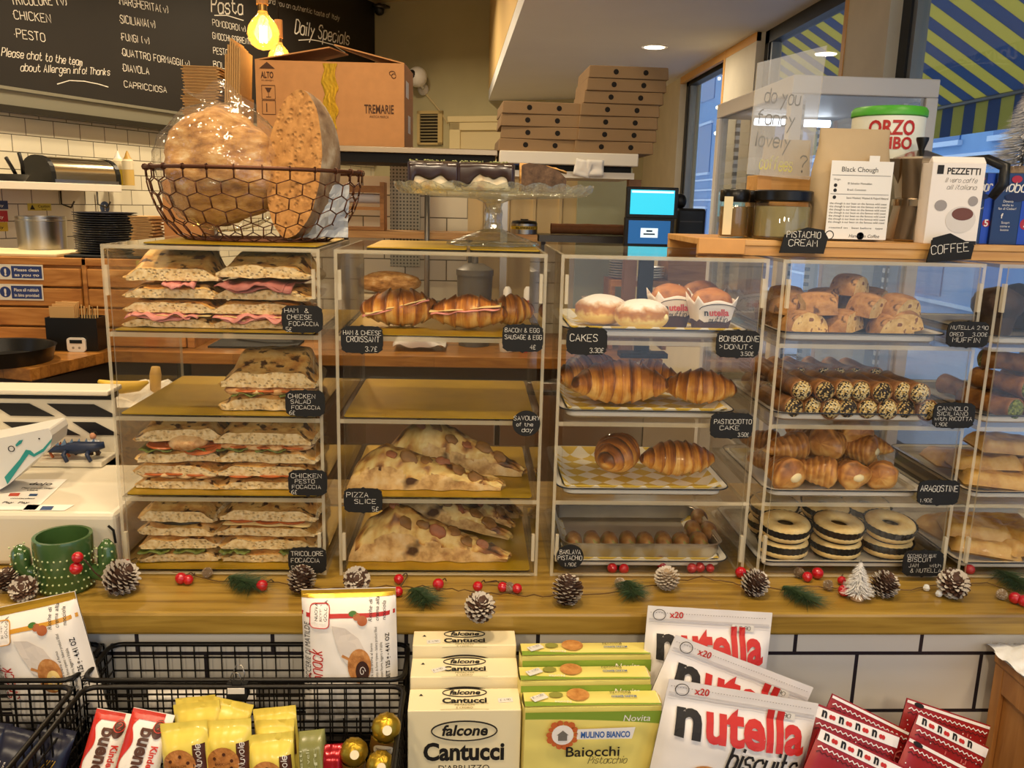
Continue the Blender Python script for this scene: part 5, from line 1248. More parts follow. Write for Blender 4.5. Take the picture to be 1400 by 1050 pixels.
# the two leaning signs
hexs = [(-.5, -.5), (.44, -.5), (.5, .12), (.39, .42), (.05, .5), (-.42, .2)]
t = sign(1068, 310, 1129, 347, [('PISTACHIO', -.38, .10, .24, .72), ('CREAM', -.32, -.22, .25, .6)], 'chalk sign reading pistachio cream, leaning on the bamboo riser', hexs, .066)
hex2 = [(-.5, -.45), (-.35, .40), (.0, .5), (.5, -.02), (.43, -.5)]
t = sign(1268, 318, 1328, 358, [('COFFEE', -.40, -.18, .30, .78)], 'chalk sign reading coffee, leaning on the bamboo riser', hex2, .062, rot=-.12)
# ------------------------------------------------------------------ the kitchen behind: pass shelf, worktops, fridge
SY = 2.33; SZT = 1.735
x0s, x1s = aty(250, 200, SY).x, aty(681, 202, SY).x
t = T('pass_shelf', 'long stainless pass shelf above the kitchen counter carrying the cardboard carton', 'shelf', (0, 0, 0))
MB().box(x0s, x1s, SY, SY+.42, SZT-.025, SZT).build('shelf_top', mat('shelf steel', '#8a7f70', .3, 1), t, bevel=.003)
MB().box(x0s+.01, x1s-.01, SY+.02, SY+.40, SZT-.062, SZT-.025).build('under_frame', blackm, t)
for px in (294, 584):
    xx = aty(px, 290, SY+.23).x; MB().cyl((xx, SY+.23, .9), (xx, SY+.23, SZT-.06), .012).build('post', mat('post grey', '#8d877b', .4, .6), t, True)
# carton with folded flaps
a, b = aty(350, 190, SY+.02), aty(553, 190, SY+.02); w = b.x-a.x; h = aty(450, 84, SY+.02).z-SZT
t = T('cardboard_carton', 'large brown carton with gold tape and open top flaps on the pass shelf', 'box', ((a.x+b.x)/2, SY+.03, SZT+.0008), rot=(0, 0, -.05))
m = MB(); q = .004
m.box(-w/2, w/2, 0, q, 0, h).box(-w/2, w/2, .30-q, .30, 0, h).box(-w/2, -w/2+q, q, .30-q, 0, h).box(w/2-q, w/2, q, .30-q, 0, h).box(-w/2+q, w/2-q, q, .30-q, 0, q)
m.build('carton_body', kraft, t)
m = MB(); m.add([(-w/2, .0, h), (-w/2, .30, h), (.02, .30, h+.075), (.0, 0, h+.055)], [(0, 3, 2, 1)]); m.add([(w/2, .0, h), (w/2, .30, h), (.02, .30, h+.09), (.02, 0, h+.065)], [(0, 1, 2, 3)])
m.build('flap', kraft, t, solid=.005)
m = MB(); M = TM(0, -.0012, 0, PI/2)
m.text('TREMARIE', M @ TM(w*.33, h*.40, 0), .048, bold=.02, width=w*.20); m.text('ANTICA MARCA', M @ TM(w*.33, h*.345, 0), .014, width=w*.13, bold=0)
m.text('ALTO', M @ TM(-w*.42, h*.79, 0), .034, bold=.03, width=w*.085); m.text('non capovolgere', M @ TM(-w*.42, h*.755, 0), .010, width=w*.08, bold=0)
m.add([(-.032, 0, 0), (.032, 0, 0), (0, .026, 0)], [(0, 1, 2)], 0, M @ TM(-w*.42, h*.90, 0))
def sq(mx, mz, s):
    for u in (-1, 1): m.box(mx+u*s-.001, mx+u*s+.001, -.0013, -.001, mz-s, mz+s); m.box(mx-s, mx+s, -.0013, -.001, mz+u*s-.001, mz+u*s+.001)
sq(-w*.415, h*.62, .027); sq(-w*.415, h*.44, .027)
m.add([(-.014, .018, 0), (.014, .018, 0), (.004, .0, 0), (-.004, 0, 0)], [(3, 2, 1, 0)], 0, M @ TM(-w*.415, h*.62, 0)); m.box(-w*.415-.001, -w*.415+.001, -.0013, -.001, h*.62-.018, h*.62); m.box(-w*.415-.01, -w*.415+.01, -.0013, -.001, h*.62-.020, h*.62-.017)
m.box(-w*.43-.002, -w*.43+.002, -.0013, -.001, h*.44-.018, h*.44+.016)
m.tube([(w*.42+.012*math.cos(k), -.001, h*.88+.009*math.sin(k)) for k in [i*.6 for i in range(8)]], .0014, 4); m.tube([(w*.43+.009*math.cos(k), -.001, h*.85+.009*math.sin(k)) for k in [i*.6 for i in range(11)]], .0014, 4)
m.build('lettering', mat('carton ink', '#4a2d1a', .7), t)
m = MB(); m.grid(lambda u, v: (-.028+.055*u+.006*math.sin(v*17+u*2)+nz(v*9, u, 1)*.006, -.002-.0015*abs(nz(u*9, v*20, 4)), h*(.98-.78*v)), 14, 60)
m.build('gold_tape', mat('gold foil', '#b3932e', .38, .7), t, True)
MB().box(w/2+.0005, w/2+.0012, .05, .14, h*.62, h*.82).box(w/2+.0005, w/2+.0012, .12, .20, h*.2, h*.42).build('side_label', paperw, t)
# kraft takeaway blanks
kl = mat('kraft light', '#bd9660', .8, nz=.06, nscale=30)
def blank(label, loc, rot, w, d, th=.010, group='folded kraft takeaway boxes on the pass shelf'):
    t = T('takeaway_box', label, 'takeaway box', loc, group=group, rot=rot)
    m = MB().box(-w/2, w/2, -d/2, d/2, 0, th*.55); m.build('card', kl, t); MB().box(-w/2-.006, w/2-.01, -d/2-.004, d/2, th*.6, th*.85).build('lid_flap', kl, t); return t
ax, bx2 = aty(255, 120, SY+.1).x, aty(304, 120, SY+.1).x
zz = aty(280, 92, SY+.1).z; nb = 15
r = random.Random(2)
for i in range(26):
    blank('flat kraft takeaway box, number %s up in the level stack left of the carton' % ('one two three four five six seven eight nine ten eleven twelve thirteen fourteen fifteen sixteen seventeen eighteen nineteen twenty twenty-one twenty-two twenty-three twenty-four twenty-five twenty-six'.split()[i]), ((ax+bx2)/2+r.uniform(-.006, .006), SY+.16, SZT+.0008+i*(zz-SZT)/26), (0, 0, r.uniform(-.05, .05)), bx2-ax, .2, (zz-SZT)/26)
for i in range(8):
    px = 309+i*3.0
    hgt = (.40+.05*math.sin(i*1.3)+.02*i)
    xx = aty(px, 190, SY+.08).x; zt_ = aty(px, (75, 62, 53, 57, 60, 64, 66, 130)[i], SY+.08).z-SZT
    t = T('takeaway_box', 'upright kraft takeaway box, %s in the row leaning beside the level stack' % ORD[i], 'takeaway box', (xx, SY+.16, SZT+.0008), group='folded kraft takeaway boxes on the pass shelf', rot=(0, .055, 0))
    MB().box(-.003, .0025, -.10, .10, 0, zt_).build('card', kl, t); MB().box(.003, .0045, -.104, .09, .01, zt_-.03).build('lid_flap', kl, t)
# pizza box shelf and stacks
t = T('pizza_box_shelf', 'white framed shelf at the end of the pass carrying the pizza boxes', 'shelf', (0, 0, 0))
a, b = aty(683, 214, 2.24), aty(873, 216, 2.24); zp = aty(780, 208, 2.24).z
wht = mat('shelf white', '#e6dfcf', .4)
MB().box(a.x, b.x, 2.24, 2.72, zp-.05, zp).build('shelf_top', wht, t, bevel=.004)
MB().box(a.x+.02, b.x-.01, 2.26, 2.70, zp-.10, zp-.075).build('lower_rail', wht, t); MB().box(a.x+.02, b.x-.02, 2.28, 2.68, zp-.075, zp-.05).build('gap', blackm, t)
pw = aty(858, 260, 2.3).x
MB().box(pw, pw+.05, 2.27, 2.33, .9, zp-.1).build('post', mat('post timber', '#8a6243', .6, nz=.15, nscale=20), t)
MB().box(a.x+.03, a.x+.03, 2.5, 2.5, .9, zp) 
MB().box(a.x+.02, a.x+.05, 2.54, 2.58, .9, zp-.1).build('rear_post', steel, t)
t2 = T('blue_notice', 'small blue notice on the edge of the pizza box shelf', 'notice', aty(709, 221, 2.255)); MB().box(-.035, .035, 0, .003, -.014, .014).build('plate', mat('notice blue', '#2d3f78', .5), t2)
m = MB(); m.text('in person', TM(.006, -.0006, -.005, PI/2), .016, bold=.0); m.build('lettering', white, t2)
for i, (px, rr) in enumerate(((797, .1), (812, -.1))):
    t2 = T('order_slip', 'paper slip hanging under the pizza box shelf, %s of two' % ('left', 'right')[i], 'paper', aty(px, 222, 2.235), rot=(0, rr+.1, 0)); m = MB(); m.grid(lambda u, v: (-.03+.07*u, -.004+nz(u*3, v*3, i)*.008, .01-.065*v), 6, 6); m.build('sheet', paperw, t2, True, solid=.0008)
pbm = mat('pizza box kraft', '#8f7350', .75, nz=.06, nscale=12)
def pizzabox(label, loc, rz, w=.318):
    t = T('pizza_box', label, 'pizza box', loc, rz, 'kraft pizza boxes on the white shelf')
    h = .0475
    MB().box(-w/2, w/2, 0, w, 0, h, taper=(.004, .003)).build('carton', pbm, t, bevel=.003)
    for x in (-w*.16, w*.21): MB().lathe([(0, 0), (.0105, 0)], 20, cap=False, M=TM(x, -.0006+.0024*.5, h*.52, PI/2)).build('vent_hole', mat('hole', '#17110c', .9), t)
    return t
wb = lambda px0, px1: (aty(px0, 180, 2.27).x+aty(px1, 180, 2.27).x)/2
for i in range(4): pizzabox('kraft pizza box, %s from the bottom of the short left stack' % ORD[i], (wb(684, 789)+(.0, .008, .006, .012)[i], 2.27, zp+.0008+i*.0483), (.03, -.02, .02, .04)[i], .325)
for i in range(7): pizzabox('kraft pizza box, %s from the bottom of the tall right stack' % ORD[i], (wb(790, 890)+(.0, .011, .013, .018, .030, .040, .046)[i], 2.26, zp+.0008+i*.0483), (.0, .02, .015, .03, .02, .03, .02)[i], .325)
# back worktop with steel fridges under it
t = T('back_worktop', 'beech plank worktop behind the cases over steel fridges', 'worktop', (0, 0, 0))
A = atz(41, 505, .9); B = atz(-120, 488, .9); C = atz(150, 480, .9)
MB().prism([(B.x, B.y), (A.x, A.y), (C.x, C.y), (-.55, 2.135), (1.35, 2.15), (1.35, 2.85), (-.7, 2.85), (-2.0, 3.2)], .855, .9).build('worktop', wtop, t, bevel=.004)
t = T('undercounter_fridge', 'stainless undercounter fridge row below the back worktop', 'fridge', (0, 0, 0))
MB().box(-.6, 1.3, 2.22, 2.8, .08, .85).build('body', dsteel, t)
for i in range(3): MB().box(-.58+i*.63, .03+i*.63, 2.19, 2.218, .12, .79).build('door', steel, t, bevel=.004); dr = t.children[-1]; MB().box(-.5+i*.63, -.05+i*.63, 2.165, 2.188, .74, .755).build('handle', dsteel, dr)
t = T('corner_cupboard', 'dark cupboard under the left end of the back worktop', 'cupboard', (0, 0, 0))
MB().prism([(B.x+.05, B.y+.06), (A.x+.02, A.y+.08), (C.x, C.y+.06), (-.66, 2.22), (-.66, 2.8), (-1.9, 3.1)], 0, .85).build('body', mat('dark cupboard', '#2b2119', .6), t)
# tiled splash wall under the pass shelf, panelled wall and sage door further right
Yt = 3.0
xa, xb = aty(380, 260, Yt).x, aty(640, 260, Yt).x
g = MB().box(0, xb-xa, 0, .06, 0, SZT-.1).build('wall_splash', tiles('metro tile')); g.location = (xa, Yt, 0); struct(g)
xc = aty(862, 260, Yt).x
g = MB().box(xb, xc, Yt, Yt+.06, 0, 1.72); 
for i in range(6): g.box(xb+.06+i*.13, xb+.075+i*.13, Yt-.012, Yt, .9, 1.72)
struct(g.build('wall_panelled', mat('panel cream', '#cfb98a', .6, nz=.05, nscale=5)))
g = MB().box(aty(790, 260, Yt-.03).x, xc, Yt-.03, Yt-.005, .9, 1.70).build('door_2', mat('sage door', '#a9ab8c', .5)); struct(g)
t = T('perforated_panel', 'grey perforated steel panel hanging on the tiled splash wall', 'panel', (0, 0, 0))
a, b = aty(533, 208, Yt-.02), aty(574, 365, Yt-.02)
if True:
    m, nt, bb = nodes_of('perforated steel'); v = coords(nt, (1, 1, 1), rot=(PI/2, 0, 0)); vo = N(nt, 'ShaderNodeTexVoronoi', Scale=60.0, Randomness=0.0); vo.voronoi_dimensions = '2D'; nt.links.new(v, vo.inputs['Vector']); nt.links.new(ramp(nt, vo.outputs[0], [(.25, '#4a4a44'), (.3, '#9a9888')]), bb.inputs['Base Color']); bb.inputs['Roughness'].default_value = .45; bb.inputs['Metallic'].default_value = .4
    MB().box(a.x, b.x, Yt-.02, Yt-.012, b.z, a.z).build('sheet', m, t); MB().box(a.x-.005, b.x+.005, Yt-.026, Yt-.01, a.z, a.z+.015).build('rail', steel, t)
# raised ledge at the back of the worktop
lz = aty(600, 318, 2.6).z
t = T('raised_ledge', 'wooden and dark steel ledge raised above the back worktop', 'ledge', (0, 0, 0))
MB().box(aty(455, 320, 2.6).x, aty(735, 320, 2.6).x, 2.6, 2.84, lz-.03, lz).build('wooden_board', bambo, t)
MB().box(aty(737, 320, 2.6).x, aty(866, 320, 2.6).x, 2.6, 2.84, lz-.03, lz).build('steel_board', dsteel, t)
for px in (470, 640, 740, 855): xx = aty(px, 330, 2.7).x; MB().box(xx, xx+.02, 2.7, 2.72, .9, lz-.03).build('leg', dsteel, t)
# small wooden roll holder
a, b = aty(484, 311, 2.63), aty(524, 245, 2.63); w = b.x-a.x; h = b.z-a.z
t = T('paper_roll_holder', 'wooden dispenser rack with a paper roll on the raised ledge', 'dispenser', (a.x, 2.65, lz+.0008))
for x in (-.12, w-.018): MB().box(x, x+.018, 0, .14, 0, h).build('side', pine, t)
for z in (.0, .02*0+h*.42, h*.78): MB().box(-.102, w-.018, 0, .13, z, z+.014 if z < .1 else z+.03).build('rail', pine, t)
MB().cyl((-.10, .06, h*.66), (w-.02, .06, h*.66), .022).build('paper_roll', paperw, t, True, auto=40)
# kettle and brown paper roll on the ledge
def canister(label, name, cat, px0, px1, ytop, Y, z, mt, mid=None, body='body'):
    a, b = aty(px0, ytop, Y), aty(px1, ytop, Y); r = (b.x-a.x)/2; h = a.z-z
    t = T(name, label, cat, ((a.x+b.x)/2, Y, z+.0008)); return t, r, h
t, r, h = canister('steel kitchen canister with black lid and yellow band on the ledge', 'canister', 'canister', 699, 735, 300, 2.68, lz, steel)
MB().lathe([(r, 0), (r, h*.72)], 28).build('body', steel, t, True, auto=40); MB().lathe([(r, h*.72), (r*.9, h*.9), (r*.3, h*.97), (r*.3, h*1.04)], 28).build('lid', black, t, True, auto=50)
MB().lathe([(r*1.01, h*.32), (r*1.01, h*.56)], 28, cap=False).build('yellow_band', mat('band yellow', '#c9a81e', .5), t, True)
m = MB(); wrapt(m, 'BUFFALO', h*.37, h*.17, r*1.025, .02, r*1.5); m.build('lettering', blk, t)
t = T('brown_paper_roll', 'crumpled brown paper roll lying on the steel ledge', 'paper', (aty(753, 312, 2.7).x, 2.7, lz+.0008)); L_ = aty(853, 312, 2.7).x-aty(753, 312, 2.7).x
m = MB(); m.grid(lambda u, v: (L_*v, .028*(1+.15*nz(v*7, u*3, 1))*math.cos(2*PI*u), .027+(.024*(1+.12*nz(v*7, u*3, 1)))*math.sin(2*PI*u)), 18, 24); m.build('roll', mat('brown paper', '#8a5a35', .8, nz=.1), t, True)
# POS terminal
Yp = 2.2
t = T('till_terminal', 'twin screen till terminal with lit cyan and blue displays', 'till', (aty(890, 300, Yp).x, Yp, .9008))
bz = t.location
def scr(x0, y0, x1, y1, mt, nm):
    a, b = aty(x0, y0, Yp)-bz, aty(x1, y1, Yp)-bz
    MB().box(a.x-.016, b.x+.016, .004, .03, b.z-.016, a.z+.012).build(nm+'_housing', black, t, bevel=.004)
    MB().box(a.x, b.x, .001, .0038, b.z, a.z).build(nm, mt, t); return a, b
a, b = scr(863, 259, 921, 294, mat('screen cyan', '#35c8e6', .3, emit=.9), 'upper_screen')
m = MB().box(a.x+.004, b.x-.004, .0002, .0008, a.z-.012, a.z-.004); 
m.build('screen_icons', mat('icons white', '#dff4f8', .5, emit=.8), t)
a, b = scr(860, 301, 915, 334, mat('screen blue', '#2767a8', .3, emit=.5), 'lower_screen')
m = MB().box(a.x+.05, b.x-.05, .0002, .0008, b.z+.025, a.z-.03); m.build('screen_card', mat('icons white'), t); m = MB().box(a.x+.073, b.x-.073, -.0004, .0001, b.z+.055, a.z-.045).box(a.x+.062, b.x-.062, -.0004, .0001, b.z+.036, b.z+.042); m.build('screen_mark', mat('screen navy', '#1d3d6a', .4), t)
MB().box(-.03, .03, .03, .06, 0, aty(890, 260, Yp).z-bz.z).box(-.10, .10, -.02, .06, 0, .02).build('stand', black, t)
t = T('till_stand', 'wooden box beside the till terminal carrying the receipt printer', 'box', (aty(943, 330, 2.5).x, 2.5, .9008)); h = aty(943, 326, 2.5).z-.9008
MB().box(-.09, .09, 0, .22, 0, h).build('box_body', pine, t, bevel=.003)
t = T('receipt_printer', 'black receipt printer on the wooden box beside the till screens', 'printer', (aty(945, 330, 2.5).x, 2.52, .9016+h))
MB().box(-.065, .065, 0, .16, 0, .13).build('body', black, t, bevel=.012); MB().box(-.05, .05, -.002, .001, .07, .075).build('slot', mat('slot grey', '#55504c', .5), t); MB().ell((-.045, .05, .16), (.03, .03, .035), 12, 8).build('scanner_head', black, t, True)
# things on the worktop seen through the cases
t, r, h = canister('grey food container with lid seen through the second case', 'food_container', 'container', 625, 674, 360, 2.45, .9, steel)
gp = mat('grey plastic', '#5d5a55', .4); MB().lathe([(r*.86, 0), (r, h*.86)], 28).build('body', gp, t, True, auto=40); MB().lathe([(r*1.05, h*.86), (r*1.05, h*.93), (r*.5, h), (r*.18, h), (r*.18, h*1.08)], 28).build('lid', gp, t, True, auto=40)
for i, (px, c_) in enumerate(((694, '#d9cdb8'), (722, '#b5483c'))):
    t, r, h = canister('squeezy sauce bottle with white cap behind the second case, %s' % ('pale, left', 'red, right')[i], 'sauce_bottle', 'bottle', px-10, px+10, 392, 2.3, .9, steel)
    MB().lathe([(r*.9, 0), (r, h*.1), (r, h*.6), (r*.5, h*.8)], 20).build('body', mat('sauce%d' % i, c_, .35), t, True, auto=50); MB().lathe([(r*.6, h*.8), (r*.55, h*.95), (r*.3, h)], 16).build('cap', white, t, True, auto=50)
t = T('napkin_pile', 'loose pile of white napkins on the worktop behind the second case', 'napkins', (aty(575, 405, 2.35).x, 2.35, .9008))
m = MB(); m.grid(lambda u, v: (-.11+.22*u, -.10+.2*v, .12*math.sin(PI*min(1, u*1.1))*math.sin(PI*v)**.5+nz(u*4, v*4, 3)*.03+.02), 14, 12); m.build('napkins', paperw, t, True, solid=.001)
t = T('bagged_loaf', 'seeded bread loaf in a bag lying behind the second case', 'bread', (aty(530, 385, 2.55).x, 2.62, .9008)); h = aty(530, 372, 2.6).z-.9
MB().box(-.14, .14, -.06, .06, 0, h-.10).build('bin_body', mat('bin cream', '#b8a98b', .5), t, bevel=.01); loaf(MB(), (0, 0, h-.05), (.14, .06, .05), 4).build('loaf', bcr, t, True)
plm = mat('stoneware', '#d5cbb9', .3)
for s, (px0, px1, y0, n_) in enumerate(((832, 870, 352, 7), (874, 907, 362, 5))):
    Yq = 2.5
    a, b = aty(px0, 380, Yq), aty(px1, 380, Yq); r = (b.x-a.x)/2; zsh = aty(850, 381, Yq).z
    for k in range(n_):
        t = T('plate', 'pale plate, %s up in the %s stack behind the third case' % (ORD[k], ('left', 'right')[s]), 'plate', ((a.x+b.x)/2, Yq, zsh+.0008+k*.011), group='stacked pale plates'); MB().lathe([(r*.55, 0), (r*.6, .001), (r, .010), (r, .012), (r*.6, .004), (0, .003)], 28).build('plate_body', plm, t, True, auto=40)
t = T('plate_shelf', 'wooden shelf holding two plate stacks behind the third case', 'shelf', (aty(870, 381, 2.5).x, 2.5, .9)); MB().box(-.13, .13, -.11, .11, zsh-.925, zsh-.9).build('board', pine, t); [MB().box(x, x+.02, -.1, .1, .0008, zsh-.925).build('leg', pine, t) for x in (-.13, .11)]
for k in range(5):
    t = T('paper_cup', 'paper cup, %s up in the tower behind the third case' % ORD[k], 'cup', (aty(806, 390, 2.4).x, 2.35, .9008+k*.035), group='tower of paper cups'); MB().lathe([(.028, 0), (.037, .09), (.039, .092), (.039, .096), (.0365, .096), (.027, .002), (0, .002)], 20).build('cup', mat('cup paper', '#c9b9a0', .6), t, True, auto=40)
t = T('black_slate', 'dark slate serving board lying on the worktop behind the first case', 'board', (aty(345, 478, 2.35).x, 2.36, .9008)); MB().box(-.16, .2, -.1, .1, 0, .008).build('board', blackm, t)
t = T('slicer', 'steel bread slicer with black handle behind the first case', 'slicer', (aty(372, 400, 2.6).x, 2.62, .9008))
MB().box(-.18, .18, -.05, .17, .0, .16).build('body', mat('dull steel', '#8b8172', .35, .8), t, bevel=.02); MB().box(-.14, .16, -.052, -.05, .05, .12).build('dark_window', mat('slicer dark', '#3c342a', .4), t); MB().tube([(-.12, -.06, .19), (.0, -.10, .22), (.10, -.10, .21), (.15, -.07, .15)], .012, 8).build('handle', black, t, True); MB().box(-.13, -.11, -.07, -.05, .12, .2).box(.10, .12, -.09, -.05, .12, .2).build('bracket', steel, t)
# display fridge by the window
t = T('display_fridge', 'upright white framed glass display fridge by the window', 'fridge', (0, 0, 0))
fx0, fx1, fy0, fy1, fz = 1.44, 1.862, 1.16, 1.92, 1.892
frm = mat('fridge frame', '#dcd7cf', .4); q = .035
m = MB()
for x in (fx0, fx1-q):
    for y in (fy0, fy1-q): MB().box(x, x+q, y, y+q, .7505, fz-.0505).build('corner_post', frm, t, bevel=.003)
MB().box(fx0, fx1, fy0, fy1, fz-.05, fz).build('top', frm, t, bevel=.004); MB().box(fx0, fx1, fy0, fy1, .0, .75).build('base', frm, t, bevel=.004)
fg = clear('fridge glass', (.93, .95, .96), .03, .06, .05, (.75, .78, .8))
MB().box(fx0+q, fx1-q, fy0+.01, fy0+.016, .75, fz-.05).build('front_glass', fg, t); MB().box(fx0+.01, fx0+.016, fy0+q, fy1-q, .75, fz-.05).build('side_glass', fg, t); MB().box(fx1-.016, fx1-.01, fy0+q, fy1-q, .75, fz-.05).build('side_glass', fg, t)
m, nt, bb = nodes_of('perforated rail'); v = coords(nt, (1, 1, 1)); s_ = N(nt, 'ShaderNodeSeparateXYZ'); nt.links.new(v, s_.inputs[0]); mm = N(nt, 'ShaderNodeMath', operation='MODULO'); mm.inputs[1].default_value = .028; nt.links.new(s_.outputs[2], mm.inputs[0]); gt = N(nt, 'ShaderNodeMath', operation='GREATER_THAN'); gt.inputs[1].default_value = .014; nt.links.new(mm.outputs[0], gt.inputs[0]); nt.links.new(ramp(nt, gt.outputs[0], [(0, '#cfccc4'), (1, '#4a4a48')]), bb.inputs['Base Color'])
for x, y in ((fx0+.05, fy0+.06), (fx1-.07, fy0+.06), (fx0+.05, fy1-.09), (fx1-.07, fy1-.09)): MB().box(x, x+.014, y, y+.014, .76, fz-.06).build('shelf_rail', m, t)
for z in (.98, 1.22): 
    m2 = MB()
    for i in range(14): m2.box(fx0+.06+i*.0225, fx0+.063+i*.0225, fy0+.06, fy1-.06, z, z+.003)
    m2.box(fx0+.05, fx1-.05, fy0+.055, fy0+.06, z-.004, z+.004).box(fx0+.05, fx1-.05, fy1-.06, fy1-.055, z-.004, z+.004); m2.build('wire_shelf', steel, t)
MB().cyl((fx0+.08, fy1-.2, fz-.075), (fx1-.08, fy1-.2, fz-.075), .012).build('lamp_tube', mat('tube glow', '#eaf3ff', .5, emit=6), t)
# pendant lamps
def pendant(label, px, py, d, rr, r0=.0475):
    p_ = atd(px, py, d); t = T('pendant_lamp', label, 'lamp', p_, group='pendant globe bulbs')
    ambr = clear('amber bulb glass', (1.0, .86, .55), .02, .07, .16, (1, .72, .3))
    MB().lathe([(.0, -r0), (r0*.38, -r0*.92), (r0*.71, -r0*.7), (r0*.92, -r0*.38), (r0, 0), (r0*.92, r0*.38), (r0*.71, r0*.72), (r0*.36, r0*1.1), (r0*.28, r0*1.35)], 28, cap=False).build('globe', ambr, t, True)
    m = MB()
    for k in range(6):
        a = 2*PI*k/6; m.cyl((.010*math.cos(a), .010*math.sin(a), -.026), (.010*math.cos(a), .010*math.sin(a), .022), .0022, n=5)
    m.build('filament', mat('filament glow', '#ffcf6a', .5, emit=30), t)
    MB().lathe([(.0135, r0*1.3), (.014, r0*1.75)], 16).build('screw_cap', mat('brass', '#b48a4a', .3, .9), t, True, auto=40)
    MB().lathe([(.0175, r0*1.7), (.0175, r0*1.7+.075)], 20).build('wooden_holder', wood('holder wood', ('#b97b3c', '#cf9450', '#dba664'), (12, 12, 1.5)), t, True, auto=40)
    MB().cyl((0, 0, r0*1.7+.07), (0, 0, 3.5-p_.z), .0035, n=6).build('flex', blackm, t, True)
    l = bpy.data.lights.new('bulb', 'POINT'); l.energy = 3; l.color = (1, .62, .25); l.shadow_soft_size = .03
    o = bpy.data.objects.new('bulb_light', l); COL.objects.link(o); o.parent = t
pendant('glowing amber globe bulb hanging in front of the blackboard, nearer of the two', 360, 46, 2.55, 0)
pendant('second amber globe bulb hanging half hidden behind the carton top', 382, 79, 3.75, 0)
# ------------------------------------------------------------------ left kitchen: shelf on the tiled wall, drawers, pots
t = T('kitchen_shelf', 'white wall shelf carrying the steel bread bin on the left tiles', 'shelf'); t.matrix_world = WLM
OFF = .33
a, b = onwall(-160, 246, OFF), onwall(166, 251, OFF)
zs = (a.z+b.z)/2+.004
MB().box(a.x-1, b.x, -OFF, -.001, zs-.045, zs).build('board', wht, t, bevel=.003)
for px in (80, 130): 
    c_ = onwall(px, 268); MB().tube([(c_.x, -.02, zs-.045), (c_.x, -.02, zs-.13), (c_.x, -.10, zs-.15), (c_.x, -.13, zs-.11)], .006, 5).build('hook', dsteel, t, True)
LWQ = WLM.to_quaternion()
def onshelf(px, off): return onwall(px, 245, off)
def WT(name, label, cat, px, off, z, **k):
    v = onshelf(px, off); t = T(name, label, cat, WLM @ Vector((v.x, -off, z)), PI/2-TH, **k); return t, (WLM @ Vector((v.x, -off, z))-EYE).dot(CF)/F
t, k = WT('bread_bin', 'steel roll top bread bin with black ends on the white shelf', 'bread bin', 100, .18, zs+.0008)
L2, R2 = 62*k, 34*k
m = MB(); m.grid(lambda u, v: (-L2*.86+1.72*L2*v, -.12*math.cos(PI*u), R2*math.sin(PI*u)**.6), 16, 4); m.build('roll_top', mat('bin steel', '#c4b79c', .22, 1), t, True)
for s in (-1, 1): MB().prism([(-.125*math.cos(PI*i/14), R2*1.03*math.sin(PI*i/14)**.6) for i in range(15)], -.016, .016, 0, TM(s*L2*.88, 0, 0) @ Matrix(((0, 0, 1, 0), (1, 0, 0, 0), (0, 1, 0, 0), (0, 0, 0, 1)))).build('end_cap', black, t)
MB().box(-L2*.86, L2*.86, -.125, .12, 0, .02).build('base', steel, t)
for i, (px, c1) in enumerate(((163, '#c9b33c'), (176, '#cfae62'))):
    t, k = WT('squeeze_bottle', 'squeeze bottle on the white shelf, %s' % ('half full of yellow oil', 'filled with pale sauce')[i], 'bottle', px, .10+.10*i, zs+.0008); r, h = 7.5*k, 38*k
    MB().lathe([(r, 0), (r, h*.55)], 18).build('filling', mat('oil%d' % i, c1, .3), t, True, auto=40); MB().lathe([(r*1.02, h*.55), (r*1.02, h*.85), (r*.7, h*.92)], 18).build('upper_body', mat('bottle clear', '#ddd2b4', .3), t, True, auto=40); MB().lathe([(r*.75, h*.92), (r*.5, h), (r*.12, h*1.2)], 14).build('nozzle', white if i == 0 else mat('nozzle tan', '#b48d3e', .4), t, True, auto=50)
t, k = WT('frying_pan', 'black frying pan with raised handles on the white shelf at the left edge', 'pan', 14, .18, zs+.0008); t.scale = (.72, .8, .8)
MB().lathe([(.10, 0), (.14, .05), (.135, .05), (.095, .006), (0, .006)], 28).build('pan_body', black, t, True, auto=40); MB().tube([(-.04, -.1, .05), (-.08, -.11, .10), (-.13, -.12, .16)], .014, 8).build('handle', black, t, True); MB().tube([(.03, -.1, .05), (.02, -.11, .12), (-.01, -.12, .2)], .014, 8).build('handle', black, t, True)
# stickers on the tiles
def wallsign(name, label, x0, y0, x1, y1, col, marks=(), shape=None):
    a, b = onwall(x0, y0), onwall(x1, y1); t = T(name, label, 'notice'); t.matrix_world = WLM @ Matrix.Translation(((a.x+b.x)/2, -.0008, (a.z+b.z)/2)); w, h = abs(b.x-a.x), abs(a.z-b.z)
    if shape: MB().lathe([(0, 0), (w/2, 0)], 24, cap=False, M=TM(0, -.001, 0, PI/2)).build('plate', mat(name+col, col, .5), t)
    else: MB().box(-w/2, w/2, -.002, 0, -h/2, h/2).build('plate', mat(name+col, col, .5), t)
    m = MB()
    for s, x, z, hh, ww in marks: m.text(s, TM(x*w, -.0028, z*h, PI/2), hh*h, width=ww*w)
    return t, m, w, h
t, m, w, h = wallsign('caution_sticker', 'yellow caution sticker on the white tiles', 37, 278, 70, 288, '#c8b948', [('Caution', .18, -.05, .5, .5), ('hot', .18, -.4, .3, .2)]); m.add([(-.42*w, -.003, -.35*h), (-.2*w, -.003, -.35*h), (-.31*w, -.003, .35*h)], [(0, 1, 2)]); m.build('lettering', blk, t)
t, m, w, h = wallsign('round_sticker', 'round dark blue mandatory sticker on the tiles above the plates', 136, 276, 150, 291, '#3a4a6a', [('!', 0, -.3, .8, .14)], True); m.build('lettering', white, t)
